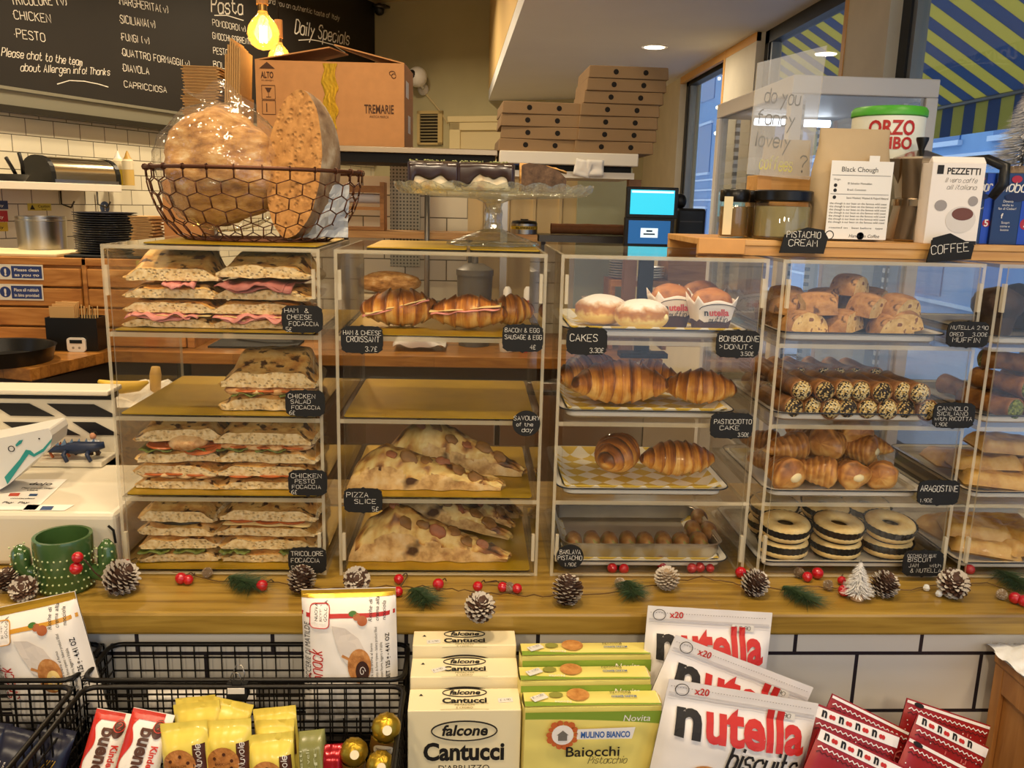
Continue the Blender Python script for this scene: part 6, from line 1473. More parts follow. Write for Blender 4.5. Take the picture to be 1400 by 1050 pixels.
for i, (y0, y1, c_) in enumerate(((274, 286, '#2f3f6e'), (288, 303, '#b3303a'), (304, 316, '#cdb13a'))):
    t, m, w, h = wallsign('safety_notice', '%s safety notice at the left edge of the tiles' % ('blue', 'red', 'yellow')[i], -22, y0, 11, y1, c_, [('Safety', 0, -.2, .4, .6)]); m.build('lettering', white if i < 2 else blk, t)
# wooden drawer unit on the worktop
Yd = 2.25
t = T('drawer_unit', 'pine drawer unit with blue hygiene notices, on the worktop at left', 'drawer unit', (0, 0, 0))
ya = lambda px, py: aty(px, py, Yd)
xl, xm, xr = ya(-60, 400).x, ya(117, 400).x, ya(263, 400).x; zt_ = ya(60, 352).z
MB().box(xl, xr, Yd+.02, Yd+.40, .9008, zt_).build('carcass', pine, t); 
MB().box(xm-.008, xm+.012, Yd-.004, Yd+.02, .9008, zt_).box(xr-.03, xr, Yd-.004, Yd+.02, .9008, zt_).box(xl, xr, Yd-.004, Yd+.02, zt_-.03, zt_).build('face_frame', pine, t, bevel=.003)
n_ = 4
for cidx, (u0, u1) in enumerate(((xl+.01, xm-.012), (xm+.016, xr-.034))):
    for i in range(n_):
        z0 = .904+i*(zt_-.034-.904)/n_; z1 = z0+(zt_-.034-.904)/n_-.008
        MB().box(u0, u1, Yd-.012, Yd+.019, z0, z1).build('drawer', pine, t, bevel=.004)
def unit_sign(name, label, x0, y0, x1, y1, cols, lines):
    a, b = aty(x0, y0, Yd-.014), aty(x1, y1, Yd-.014); w, h = b.x-a.x, a.z-b.z
    t2 = T(name, label, 'notice', ((a.x+b.x)/2, Yd-.0132, (a.z+b.z)/2)); MB().box(-w/2, w/2, -.0015, 0, -h/2, h/2).build('plate', mat('notice '+cols[0], cols[0], .5), t2)
    return t2, w, h
for i, (y0, y1, l1, l2) in enumerate(((361, 383, 'Please clean', 'as you go'), (388, 411, 'Place all rubbish', 'in bins provided'))):
    t2, w, h = unit_sign('hygiene_notice', 'blue and white notice on the drawers reading %s' % ('please clean as you go', 'place all rubbish in bins provided')[i], -2, y0, 60, y1, ('#e6e0d0',), ())
    MB().box(-w*.22, w*.47, -.0022, -.0016, -h*.40, h*.40).lathe([(0, -.0), (h*.34, 0)], 24, cap=False, M=TM(-w*.36, -.002, 0, PI/2)).build('blue_field', mat('notice blue'), t2)
    m = MB().text(l1, TM(w*.125, -.0026, h*.06, PI/2), h*.27, bold=.02, width=w*.56).text(l2, TM(w*.125, -.0026, -h*.27, PI/2), h*.27, bold=.02, width=w*.56).text('!', TM(-w*.36, -.0026, -h*.22, PI/2), h*.58, bold=.06); m.build('lettering', white, t2)
t2, w, h = unit_sign('caution_sticker', 'yellow caution hot sticker on the drawers, seen through the first case', 186, 356, 231, 372, ('#cdb95a',), ())
m = MB().text('Caution', TM(w*.15, -.0022, -h*.0, PI/2), h*.42, width=w*.46).text('hot', TM(w*.15, -.0022, -h*.36, PI/2), h*.26); m.tube([(-w*.44, -.002, -h*.34), (-w*.18, -.002, -h*.34), (-w*.31, -.002, h*.36)], .002, 4, closed=True); m.build('lettering', blk, t2)
t = T('chopping_board', 'pale chopping board on top of the drawer unit', 'board', (ya(20, 347).x, Yd+.2, zt_+.0008)); MB().box(-.25, .16, -.19, .15, 0, .012).build('board', mat('pale board', '#d8c69a', .6), t, bevel=.003)
t = T('black_mat', 'black rubber mat on the drawer unit under the plates', 'mat', (ya(130, 347).x, Yd+.2, zt_+.0008)); MB().box(-.13, .26, -.19, .15, 0, .010).build('mat', blackm, t, bevel=.003)
t = T('steel_pot', 'straight steel stock pot on the drawer unit', 'pot', (aty(56, 340, Yd+.32).x, Yd+.34, zt_+.0130)); r = (aty(88, 340, Yd+.3).x-aty(24, 340, Yd+.3).x)/2; h = aty(55, 300, Yd+.3).z-zt_
MB().lathe([(r*.96, 0), (r, h*.86), (r*1.03, h*.87), (r*1.03, h*.9), (r, h*.91), (r, h), (r*.97, h), (r*.93, .005), (0, .005)], 36).build('pot_body', steel, t, True, auto=40)
r = (aty(190, 310, Yd+.2).x-aty(107, 310, Yd+.2).x)/2; zA, zB = zt_+.0112, aty(148, 290, Yd+.2).z; n_ = 18
navy = mat('plate navy', '#20222e', .3)
for i in range(n_):
    t = T('dark_plate', 'dark blue coupe plate, number %s up in the stack on the black mat' % (ORD+['fifteenth', 'sixteenth', 'seventeenth', 'topmost'])[i], 'plate', (aty(148, 310, Yd+.2).x+RND.uniform(-.004, .004), Yd+.18, zA+i*(zB-zA)/n_), group='stack of dark blue plates')
    th = (zB-zA)/n_; MB().lathe([(r*.6, 0), (r*.8, th*.1), (r, th*.75), (r, th*.95), (r*.8, th*.35), (0, th*.3)], 32).build('plate_body', navy, t, True, auto=30)
for i in range(12):
    px = 182
    zq = aty(182, 322, 2.2).z
    blank('kraft takeaway box in the low stack behind the basket, %s up' % ORD[i], (aty(182, 300, 2.2).x, 2.36, zt_+.0115+i*.0135), (0, 0, .1*math.sin(i)), .085, .14, .0135, 'low stack of kraft boxes')
t = T('brown_carton', 'plain brown carton standing behind the wire basket', 'box', (aty(222, 300, 2.2).x, 2.42, zt_+.0115)); MB().box(-.055, .10, -.05, .12, 0, .31).build('carton', kraft, t, bevel=.002)
# black pan, napkin caddy, timer on the worktop corner
p_ = atz(117, 478, .9); r = .2
t = T('black_tray', 'large round black baking pan on the worktop at left', 'pan', (p_.x-r*1.02, 1.90, .9008)); MB().lathe([(r*.93, 0), (r, .055), (r*1.02, .056), (r*.98, .054), (r*.91, .006), (0, .006)], 48).build('pan_body', mat('pan black', '#15120f', .35), t, True, auto=40)
a, b = atz(68, 466, .9), atz(132, 462, .9)
p_ = aty(98, 466, 2.13)
t = T('napkin_caddy', 'black caddy with kraft napkins and wooden stirrers beside the pan', 'caddy', (p_.x, 2.135, .9008)); h = aty(90, 435, 2.135).z-.9
m = MB(); m.box(-.10, .10, 0, .004, 0, h).box(-.10, .10, .10, .104, 0, h).box(-.10, -.096, .004, .10, 0, h).box(.096, .10, .004, .10, 0, h).box(.02, .024, .004, .10, 0, h).box(-.096, .096, .004, .1, 0, .004); m.build('holder', black, t)
for i in range(7): MB().box(-.085+.004*i, .012-.002*i, .02+i*.009, .024+i*.009, .005, h+.045+.006*(i % 3), M=rotm(0, .03*(i % 3-1))).build('napkin', mat('kraft napkin', '#cda46a', .8), t)
for i in range(9): MB().box(.03+.007*i, .034+.007*i, .03, .032, .005, h+.05-.004*(i % 4), M=rotm(0, .02*(i % 3))).build('stirrer', mat('stirrer wood', '#d9b67c', .7), t)
t = T('kitchen_timer', 'small white digital timer on the front of the black caddy', 'timer', (p_.x+.02, 2.127, .9+.028)); MB().prism(rrect(.072, .056, .012), -.006, .006, 0, UP).build('body', white, t, bevel=.002); MB().box(-.024, .024, -.0075, -.0062, .006, .020).build('display', mat('lcd', '#23282a', .3), t); MB().lathe([(0, 0), (.005, 0)], 12, cap=False, M=TM(-.012, -.0066, -.012, PI/2)).lathe([(0, 0), (.005, 0)], 12, cap=False, M=TM(.012, -.0066, -.012, PI/2)).build('button', mat('button grey', '#9a958c', .5), t)
t = T('scrap_tub', 'grey tub of crumpled wrappings, a banana and a yellow handled knife behind the first case', 'tub', (aty(185, 530, .9).x, .95, 0))
zz = aty(185, 530, .9).z; m = MB(); m.lathe([(.11, 0), (.15, zz-.03), (.145, zz-.03), (.105, .01), (0, .01)], 28); m.build('tub', mat('tub grey', '#8f8a7e', .5), t, True, auto=40)
m = MB(); m.grid(lambda u, v: (-.13+.26*u, -.12+.24*v, zz-.05+.05*math.sin(PI*u)*math.sin(PI*v)+nz(u*7, v*7, 3)*.04), 18, 18); m.build('crumpled_paper', paperw, t)
t = T('banana', 'yellow banana lying on the crumpled wrappings in the grey tub', 'banana', (aty(175, 530, .9).x, .87, zz+.012)); MB().tube([(-.06, 0, .01), (-.03, -.01, .0), (.0, -.015, -.002), (.04, -.005, .0), (.06, .01, .008)], [.005, .015, .017, .014, .004], 8).build('fruit', mat('banana', '#d8b032', .5), t, True)
t = T('kitchen_knife', 'kitchen knife with pale yellow handle standing in the grey tub', 'knife', (aty(205, 520, .9).x, .93, zz-.05)); MB().tube([(0, 0, .02), (.004, 0, .08), (.006, 0, .10)], [.013, .015, .011], 10).build('handle', mat('handle yellow', '#c9a052', .45), t, True); MB().box(-.001, .001, -.012, .012, -.06, .02).build('blade', steel, t)
# ------------------------------------------------------------------ left end of the counter: till box, rack, card terminal, toys
wbx = mat('off white case', '#d9d0bb', .4)
xR = aty(160, 740, .03).x
t = T('till_unit', 'off white till box with payment stickers at the left end', 'till', (0, 0, CT)); hz = aty(80, 702, .03).z-CT
MB().box(-1.2, xR, .03, .30, 0, hz).build('box_body', wbx, t, bevel=.010, seg=3)
pq = lambda px, py: atz(px, py, CT+hz+.0009)
def flat(m, px, py, pts, dz=0): m.add([tuple(atz(x, y, CT+hz+.0009+dz)-Vector((0, 0, CT))) for x, y in pts], [tuple(range(len(pts)))])
m = MB(); flat(m, 0, 0, [(-20, 697), (48, 697), (92, 655), (-20, 655)]); flat(m, 0, 0, [(30, 698), (88, 698), (102, 690), (38, 690)]); m.build('paper_sticker', paperw, t)
m = MB(); flat(m, 0, 0, [(11, 678), (25, 678), (28, 674), (14, 674)], .0006); m.build('red_mark', mat('card red', '#c2503c', .5), t)
m = MB(); flat(m, 0, 0, [(54, 697), (70, 697), (74, 692), (58, 692)], .0006); flat(m, 0, 0, [(39, 678), (50, 678), (52, 675), (41, 675)], .0006); m.build('blue_mark', mat('card blue', '#2c4a78', .5), t)
m = MB()
for s, x, y, sz in (('dojo', 54, 663, .022), ('Pay your way', 50, 668, .010), ('VISA', 43, 671, .010), ('Pay  Pay', 20, 688, .013), ('contactless', 30, 682, .009)):
    v = atz(x, y, CT+hz+.0016); m.text(s, TM(v.x, v.y, v.z-CT), sz, bold=.01)
m.build('lettering', blk, t)
MB().tube([(xR-.012, .029, hz-.02), (xR-.004, .029, hz-.028), (xR-.002, .029, hz-.05)], .002, 4).build('scuff', blackm, t)
t = T('white_rack', 'white metal rack with dark slots standing behind the till box', 'rack', (0, 0, CT)); Yr = .34
a, b = aty(-60, 540, Yr), aty(150, 640, Yr); xe = aty(158, 600, Yr).x
zA, zB = a.z-CT, b.z-CT
m = MB(); slots = [(0, 551, 62, 569), (77, 552, 150, 570), (17, 577, 97, 595), (112, 577, 152, 595)]
MB().box(-1.1, xe, Yr, Yr+.02, zB, zA).build('back_panel', wbx, t, bevel=.003); MB().box(-1.1, xe, Yr-.02, Yr+.05, zA+.006, zA+.016).build('top_rail', wbx, t, bevel=.003); MB().box(-1.1, xe, Yr-.006, Yr+.03, zA-.004, zA+.006).build('shadow_gap', blackm, t)
for s in slots:
    u, v = aty(s[0], s[1], Yr-.001), aty(s[2], s[3], Yr-.001); k = .018
    MB().add([(u.x-k, Yr-.001, u.z-CT), (v.x-k*1.6, Yr-.001, u.z-CT), (v.x+k, Yr-.001, v.z-CT), (u.x+k*1.0, Yr-.001, v.z-CT)], [(0, 3, 2, 1)]).build('dark_slot', mat('slot dark', '#1b1a1e', .3), t, solid=.0015)
MB().box(-1.1, xe, .27, Yr, hz+.0012, hz+.012).build('ledge', wbx, t, bevel=.002)
MB().box(-1.1, xe, Yr, Yr+.02, hz+.0012, zB).build('lower_panel', wbx, t)
a = aty(0, 627, .14)
t = T('card_terminal', 'white card terminal with teal waves standing on the till box', 'card reader', (-.47, .135, CT+hz+.0018), rot=(0, 0, .1))
pw_ = lambda *q: [(lambda v: (v.x+.47, max(.0, v.z-(CT+hz+.0018))))(aty(x, y, .095)) for x, y in q]
m = MB(); m.prism(pw_((-60, 712), (-20, 690), (0, 668), (30, 640), (55, 618), (57, 602), (52, 592), (0, 602), (-60, 612))[::1], -.04, .04, 0, UP); m.build('body', mat('terminal white', '#d4d2cc', .35), t, bevel=.004)
m = MB(); m.prism(pw_((-6, 658), (14, 634), (22, 621), (28, 622), (33, 627), (45, 620), (57, 606), (56, 611), (46, 624), (33, 631), (26, 627), (14, 644), (-2, 668)), .0402, .0412, 0, UP); m.prism(pw_((8, 614), (13, 608), (18, 607), (16, 612), (10, 616)), .0402, .0412, 0, UP); m.build('teal_wave', mat('teal', '#2c8a86', .4), t)
(e1, e2), (g1, g2) = pw_((3, 619), (40, 606)); MB().lathe([(.004, 0), (.0055, 0)], 18, cap=False, M=TM(e1, -.0414, e2, PI/2)).lathe([(0, 0), (.0015, 0)], 12, cap=False, M=TM(g1, -.0414, g2, PI/2)).build('mark', blk, t)
zl = CT+hz+.0145
def toy(label, px, py, Y, col, col2, s, rz):
    t = T('toy_lizard', label, 'toy', (aty(px, py, Y).x, Y, zl), rz)
    m = MB().tube([(-.045*s, 0, .012*s), (-.02*s, .004*s, .014*s), (.0, 0, .016*s), (.025*s, -.004*s, .018*s), (.040*s, 0, .020*s)], [.002*s, .007*s, .010*s, .008*s, .005*s], 8)
    for x, y in ((-.012, 1), (-.012, -1), (.02, 1), (.02, -1)): m.tube([(x*s, 0, .014*s), (x*s, y*.016*s, .010*s), ((x+.006)*s, y*.020*s, .001)], [.004*s, .003*s, .003*s], 6)
    m.build('body', mat('toy '+col, col, .45), t, True)
    m = MB()
    for i in range(6): m.add([((-.03+.01*i)*s, 0, .020*s), ((-.022+.01*i)*s, 0, .020*s), ((-.024+.01*i)*s, 0, .030*s)], [(0, 1, 2)])
    m.build('back_spikes', mat('toy '+col2, col2, .5), t, solid=.002)
toy('small orange toy lizard on the rack ledge', 80, 618, .305, '#c4652c', '#7a3517', .9, .2); toy('dark blue toy lizard in front of the orange one', 105, 632, .285, '#232f4a', '#6d89a8', 1.3, .1)
t = T('toy_figure', 'small toy figure in white coat and dark trousers seated on the rack ledge', 'toy', (aty(130, 628, .295).x, .295, zl))
MB().tube([(-.006, 0, .004), (-.006, 0, .018)], .004, 6).tube([(.006, 0, .004), (.006, 0, .018)], .004, 6).build('trousers', mat('toy brown', '#3a2a22', .5), t, True)
MB().tube([(0, 0, .016), (0, 0, .030), (0, 0, .036)], [.007, .009, .004], 8).tube([(.008, 0, .032), (.013, -.003, .022)], .003, 6).tube([(-.008, 0, .032), (-.013, -.004, .026)], .003, 6).build('coat', mat('toy white', '#cfd2d6', .5), t, True); MB().ell((0, -.001, .042), (.006, .006, .007), 12, 8).build('head', mat('toy skin', '#c98f6c', .5), t, True); MB().ell((0, .002, .045), (.0065, .006, .006), 12, 8).build('hair', black, t, True)
# cactus mug
def cz(px, py): return atz(px, py, CT)
p_ = cz(77, 815)
grn = mat('cactus glaze', '#3e5c30', .22, nz=.15, nscale=20, coat=.5); dotm = mat('cactus dots', '#b9c492', .35)
t = T('cactus_mug', 'green dotted cactus shaped mug with two arms on the counter', 'mug', (p_.x, p_.y+.035, CT)); R = .042; H_ = .085
MB().lathe([(R*.9, 0), (R, .006), (R*1.02, H_*.96), (R*1.0, H_), (R*.88, H_), (R*.86, H_*.9), (R*.84, .01), (0, .008)], 40).build('cup', grn, t, True, auto=50)
for s in (-1, 1):
    o_ = MB().tube([(s*R*.95, 0, H_*.30), (s*R*1.3, 0, H_*.26), (s*R*1.52, 0, H_*.36), (s*R*1.56, 0, H_*.55), (s*R*1.56, 0, H_*(.78 if s > 0 else .70)), (s*R*1.56, 0, H_*(.92 if s > 0 else .80))], [.012, .013, .0145, .0145, .013, .004], 12).build('arm', grn, t, True)
    m = MB()
    for i in range(12): a = -2.6+.32*(i % 3)*3; m.ell((s*R*1.56+.0145*math.cos(a), .0145*math.sin(a), H_*.3+.0045*i), (.0018, .0018, .0018), 6, 4)
    m.build('dot', dotm, t, True)
m = MB()
for j in range(5):
    for i in range(30): a = 2*PI*(i+.5*(j % 2))/30; m.ell((R*1.01*math.cos(a), R*1.01*math.sin(a), .008+.0125*j), (.0017, .0017, .0017), 6, 4)
m.build('dots', dotm, t, True)
# ------------------------------------------------------------------ garland on the counter front
cone_d, cone_w = mat('cone brown', '#4a3021', .7, nz=.3, nscale=90), mat('cone snow', '#bdb3a6', .8); cone_l = mat('cone pale', '#9b8467', .7, nz=.2, nscale=90)
def cone_mesh(r, h, snow, seed, n=120):
    m = MB(); rr = random.Random(seed)
    m.ell((0, 0, h*.5), (r*.55, r*.55, h*.46), 12, 8, 0)
    for i in range(n):
        f = (i+.5)/n; z = h*(.06+.88*f); a = i*2.39996; R = r*math.sin(PI*(.16+.80*f))**.75
        up = .25+.9*f; L = R*(.62 if f < .9 else .4); w = r*.225*(1-.45*f)
        d = Vector((math.cos(a), math.sin(a), 0)); s = Vector((-d.y, d.x, 0)); base = d*(R*.38)+Vector((0, 0, z-.02*h))
        tip = d*R+Vector((0, 0, z+L*.45*up)); mid = base.lerp(tip, .6); th = Vector((0, 0, r*.07))
        m.add([base+s*w*.5, base-s*w*.5, mid-s*w, mid+s*w, tip+s*w*.35, tip-s*w*.35, mid-th*1.5, tip-th], [(0, 3, 2, 1), (0, 6, 3), (1, 2, 6), (0, 1, 6)], 0)
        k = len(m.v)-8
        t0 = mid.lerp(tip, snow)
        m.add([mid+s*w, mid-s*w, tip-s*w*.35, tip+s*w*.35, mid-th*1.5, tip-th*1.2], [(0, 3, 2, 1)], 1 if rr.random() < .25+.7*snow else 0)
        m.add([mid+s*w, mid-s*w, tip-s*w*.35, tip+s*w*.35, mid-th*1.5, tip-th*1.2], [(0, 4, 5, 3), (1, 2, 5, 4), (3, 5, 2)], 1 if rr.random() < snow*.75 else 0)
    return m
def cone(label, px, pyb, wpx, hpx, tilt, seed, snow=.5, Z=CT, pale=False, name='pine_cone', dy=0):
    v = atz(px, pyb, Z); d = (v-EYE).dot(CF)/F; r = wpx*d/2; h = hpx*d*.93
    t = T(name, label, 'pine cone', (v.x, v.y+r*.75+dy, Z), group='snow tipped pine cones on the counter')
    o = cone_mesh(r, h, snow, seed).build('cone_scales', [cone_l if pale else cone_d, cone_w], t)
    o.matrix_local = Matrix.Translation((0, 0, h*.5)) @ rotm(*tilt) @ Matrix.Translation((0, 0, -h*.5))
    z0 = min((o.matrix_local @ v_.co).z for v_ in o.data.vertices); o.location.z -= z0-.0004
    return t
for i, (px, yb, w, h, tl, sn, lb) in enumerate(((6, 812, 34, 36, (.3, 0, 0), .2, 'dark pine cone at the left frame edge beside the cactus mug'), (26, 824, 38, 28, (.9, .3, 0), .5, 'snowy pine cone lying in front of the cactus mug'),
        (160, 819, 52, 50, (.3, .7, .3), .8, 'large white frosted pine cone right of the cactus mug'), (410, 816, 40, 44, (-.2, .15, 0), .7, 'frosted pine cone below the tricolore sign'), (486, 812, 38, 30, (.9, .2, 0), .5, 'pine cone half hidden behind the white snack bag'),
        (777, 833, 44, 48, (.1, .0, 1), .5, 'upright pine cone in front of the steel baking tin'), (914, 811, 36, 35, (.3, -.2, 0), .8, 'small pale frosted pine cone under the third case'), (1036, 821, 40, 42, (.4, .5, 0), .6, 'pine cone between the third and fourth cases'),
        (1215, 822, 40, 40, (.5, .1, .6), .45, 'dark pine cone right of the tiny white tree'), (1310, 824, 44, 44, (.6, -.3, 0), .6, 'pine cone at the right end of the counter front'))): cone(lb, px, yb, w, h, tl, i+3, sn, pale=(i == 6))
cone('large snow tipped pine cone resting on the rear cream biscuit box', 656, 852, 44, 46, (.5, .1, 0), 40, .6, Z=CT+.0045, dy=-.012)
for i, (px, yb) in enumerate(((848, 806), (1094, 792), (1134, 809), (697, 812), (282, 792), (1372, 822), (116, 791))):
    cone('tiny bare pine cone wired to the garland, %s from the left' % ORD[(3, 4, 5, 2, 1, 6, 0)[i]], px, yb, 15, 16, (.8, .3, i), i+60, .1, pale=True, name='tiny_cone')
ber = mat('berry red', '#b3121c', .15, coat=.6, nz=.1); twig = mat('twig', '#4b3526', .8)
zmug = 0
for i, (pts, lb) in enumerate(((((171, 771, 7),), 'single red berry beside the frosted white cone'), (((247, 791, 8), (257, 793, 7)), 'pair of red berries below the left case'), (((358, 801, 8),), 'red berry on the left pine sprig'),
        (((545, 792, 7), (544, 809, 7)), 'pair of red berries right of the snack bag'), (((599, 799, 8),), 'shiny red berry right of the green sprig by the biscuit boxes'), (((653, 802, 7), (687, 803, 7), (707, 805, 7)), 'three red berries above the cream biscuit boxes'),
        (((837, 777, 7), (853, 778, 7)), 'pair of red berries before the baking tin'), (((905, 772, 7),), 'red berry above the small pale cone'), (((946, 777, 7), (957, 776, 7), (971, 777, 6)), 'three red berries before the third case'),
        (((1013, 783, 8),), 'red berry left of the cone between third and fourth cases'), (((1104, 789, 7), (1118, 784, 8)), 'pair of red berries above the right pine sprig'), (((1151, 794, 6), (1154, 808, 8)), 'pair of red berries touching the tiny white tree'),
        (((1326, 779, 7),), 'red berry above the rightmost cone'), (((1388, 818, 8), (1400, 822, 8)), 'red berries at the right frame edge'))):
    v0 = atz(pts[0][0], pts[0][1]+pts[0][2], CT); t = T('berry_sprig', lb, 'berries', (v0.x, v0.y, CT), group='red berries of the garland')
    q = []
    for px, py, rp in pts:
        v = atz(px, py+rp, CT); r = rp*(v-EYE).dot(CF)/F; c_ = v-v0+Vector((0, r*.3, r)); q.append(c_)
        MB().ell(c_, (r, r, r), 18, 12).build('berry', ber, t, True)
    m = MB()
    for c_ in q: m.tube([c_+Vector((0, .004, 0)), c_*.5+Vector((.01, .02, .006)), Vector((.012, .03, .002))], .0009, 4)
    m.build('stem', twig, t)
for i, (px, yb, lb) in enumerate(((70, 0, ''), )): pass
for i, (pt, lb) in enumerate(((((106, 762, 8), (104, 777, 9)), 'pair of red berries hanging on the cactus mug'),)):
    t = T('berry_sprig', lb, 'berries', aty(106, 770, p_.y-.012), group='red berries of the garland')
    for px, py, rp in pt: MB().ell(aty(px, py, p_.y-.012)-t.location, (.0095*rp/9,)*3, 18, 12).build('berry', ber, t, True)
    MB().tube([(0, .002, .012), (.012, .0, .004), (.02, .01, -.02), (.03, .03, -.045)], .0012, 4).build('stem', twig, t)
ndl = mat('pine needle', '#2f4426', .6, nz=.3, nscale=200)
def sprig(label, px, yb, wpx, ang, seed, z=.006):
    v = atz(px, yb, CT); d = (v-EYE).dot(CF)/F; L = wpx*d
    t = T('pine_sprig', label, 'pine sprig', (v.x, v.y, CT), ang, 'green pine sprigs of the garland')
    m = MB(); rr = random.Random(seed)
    for i in range(420):
        f = rr.random(); b = Vector((-.5*L+f*L*.8, 0, z+.004)); a = rr.uniform(-1.25, 1.25); e = rr.uniform(-.25, .6)
        l = L*rr.uniform(.4, .75); dr = Vector((math.cos(a)*math.cos(e), math.sin(a)*math.cos(e), math.sin(e)*.6)); tip = b+dr*l; tip.z = max(.001, tip.z-.004*rr.random())
        s = dr.cross(Vector((0, 0, 1))).normalized()*.0007; u = Vector((0, 0, .0006)); m.add([b+s, b-s, b+u, tip], [(0, 1, 3), (1, 2, 3), (2, 0, 3)])
    setp(m.build('needles', ndl, t), kind='stuff'); MB().tube([(-.5*L, 0, z), (0, 0, z+.004), (.35*L, 0, z+.003)], .0018, 5).build('twig', twig, t)
for i, (px, yb, w, a, lb) in enumerate(((333, 803, 58, -.6, 'green pine sprig under the left case'), (576, 822, 52, -1.0, 'green pine sprig beside the cream biscuit boxes'), (862, 812, 50, -1.5, 'green pine sprig beside the pale frosted cone'), (1092, 820, 56, -1.1, 'green pine sprig below the fourth case'), (1384, 800, 62, -1.6, 'green pine sprig at the right frame edge'))): sprig(lb, px, yb, w, a, i+2)
wire = T('garland_wire', 'thin twisted garland wire running along the counter front', 'garland', (0, 0, CT)); m = MB()
pts = [(140, 787), (200, 780), (245, 783), (300, 795), (380, 797), (440, 806), (545, 803), (610, 806), (660, 812), (730, 815), (800, 815), (850, 810), (900, 800), (960, 790), (1010, 800), (1060, 806), (1110, 803), (1160, 806), (1235, 807), (1290, 800), (1350, 797), (1399, 815)]
P = [atz(x, y, CT+.003)-Vector((0, 0, CT)) for x, y in pts]; fine = []
for a, b in zip(P, P[1:]):
    for k in range(6): f = k/6; fine.append(a.lerp(b, f)+Vector((0, nz(f*3, a.x*9, 1)*.006, abs(nz(f*3, a.x*7, 5))*.006)))
m.tube(fine, .0009, 4); m.build('wire', mat('garland wire', '#6b5236', .5, .5), wire)
for i, (x, y) in enumerate(((1266, 803), (1283, 811))):
    v = atz(x, y+5, CT); t = T('crystal_bead', 'clear faceted bead on the garland wire, %s of two' % ('left', 'right')[i], 'bead', (v.x, v.y, CT)); MB().ell((0, 0, .006), (.006, .006, .006), 6, 4).build('bead', mat('crystal', '#dfe3e8', .05, spec=.9, coat=1), t)
v = atz(1178, 826, CT); brush_tree('tiny white bottle brush tree on the counter among the cones', (v.x, v.y+.018, CT), .066, .024, .011, 9, 22)
# ------------------------------------------------------------------ goods in front of the counter
t = T('display_stand', 'dark display stand in front of the counter under baskets and biscuit packs', 'stand', (0, 0, 0))
bm = mat('stand dark', '#241d18', .6)
MB().box(-.62, .452, -.56, -.105, .690, .705).build('basket_board', bm, t); MB().box(.456, 1.33, -.50, -.105, .640, .655).build('pack_board', bm, t)
for x in (-.60, .44, .47, 1.31):
    for y in (-.48, -.13): MB().box(x-.012, x+.012, y-.012, y+.012, 0, .69 if x < .45 else .64).build('leg', bm, t)
wirem = mat('black wire', '#17130f', .4, .3)
def wbasket(label, x0, x1, y0, y1, z0, z1, sp=.0205, r=.0012):
    t = T('wire_tray', label, 'basket', (0, 0, 0), group='black wire grid baskets')
    def wallb(nm, f, n1, n2):
        m = MB()
        for i in range(n1+1): m.tube([f(i/n1, 0), f(i/n1, 1)], r, 4)
        for j in range(n2+1): m.tube([f(0, j/n2), f(1, j/n2)], r*1.15, 4)
        m.build(nm, wirem, t)
    nx, ny, nz_ = max(1, round((x1-x0)/sp)), max(1, round((y1-y0)/sp)), max(1, round((z1-z0)/sp))
    wallb('rear_grid', lambda u, v: (x0+(x1-x0)*u, y1, z0+(z1-z0)*v), nx, nz_); wallb('front_grid', lambda u, v: (x0+(x1-x0)*u, y0, z0+(z1-z0)*v), nx, nz_)
    wallb('side_grid', lambda u, v: (x0, y0+(y1-y0)*u, z0+(z1-z0)*v), ny, nz_); wallb('side_grid', lambda u, v: (x1, y0+(y1-y0)*u, z0+(z1-z0)*v), ny, nz_)
    wallb('base_grid', lambda u, v: (x0+(x1-x0)*u, y0+(y1-y0)*v, z0), nx, ny)
    pr = rrect(x1-x0, y1-y0, .018, 4, (x0+x1)/2, (y0+y1)/2); MB().tube([(x, y, z1) for x, y in pr], .0036, 8, closed=True).build('rim', wirem, t, True)
    return t
YR = -.212; zr = aty(300, 930, YR).z; YF = -.223; zf = aty(300, 939, YF).z
rx0, rx1 = aty(112, 930, YR).x, aty(552, 932, YR).x
wbasket('rear black wire basket holding the hazelnut snack bag', rx0, rx1, YR, -.112, .7065, zr)
wbasket('rear black wire basket at left holding the cream snack bag', rx0-.34, rx0-.012, YR, -.112, .7065, zr)
fx0_, fx1_ = aty(112, 945, YF-.01).x, aty(552, 945, YF-.01).x
wbasket('front black wire basket of bars, yellow cookie bags and gold chocolates', fx0_, fx1_, -.50, YF, .7065, zf)
wbasket('front black wire basket of dark packs at the left frame edge', fx0_-.34, fx0_-.014, -.50, YF, .7065, zf)
def P2(TL, TR, down, h, floor):
    """pose of a pack: top left and top right corners, direction of its length, length"""
    x = (TR-TL); w = x.length; x.normalize(); z = -Vector(down).normalized(); z = (z-x*z.dot(x)).normalized(); y = z.cross(x)
    h = min(h, (min(TL.z, TR.z)-floor)/z.z); o = (TL+TR)/2-z*h
    return Matrix(((x.x, y.x, z.x, o.x), (x.y, y.y, z.y, o.y), (x.z, y.z, z.z, o.z), (0, 0, 0, 1))), w, h
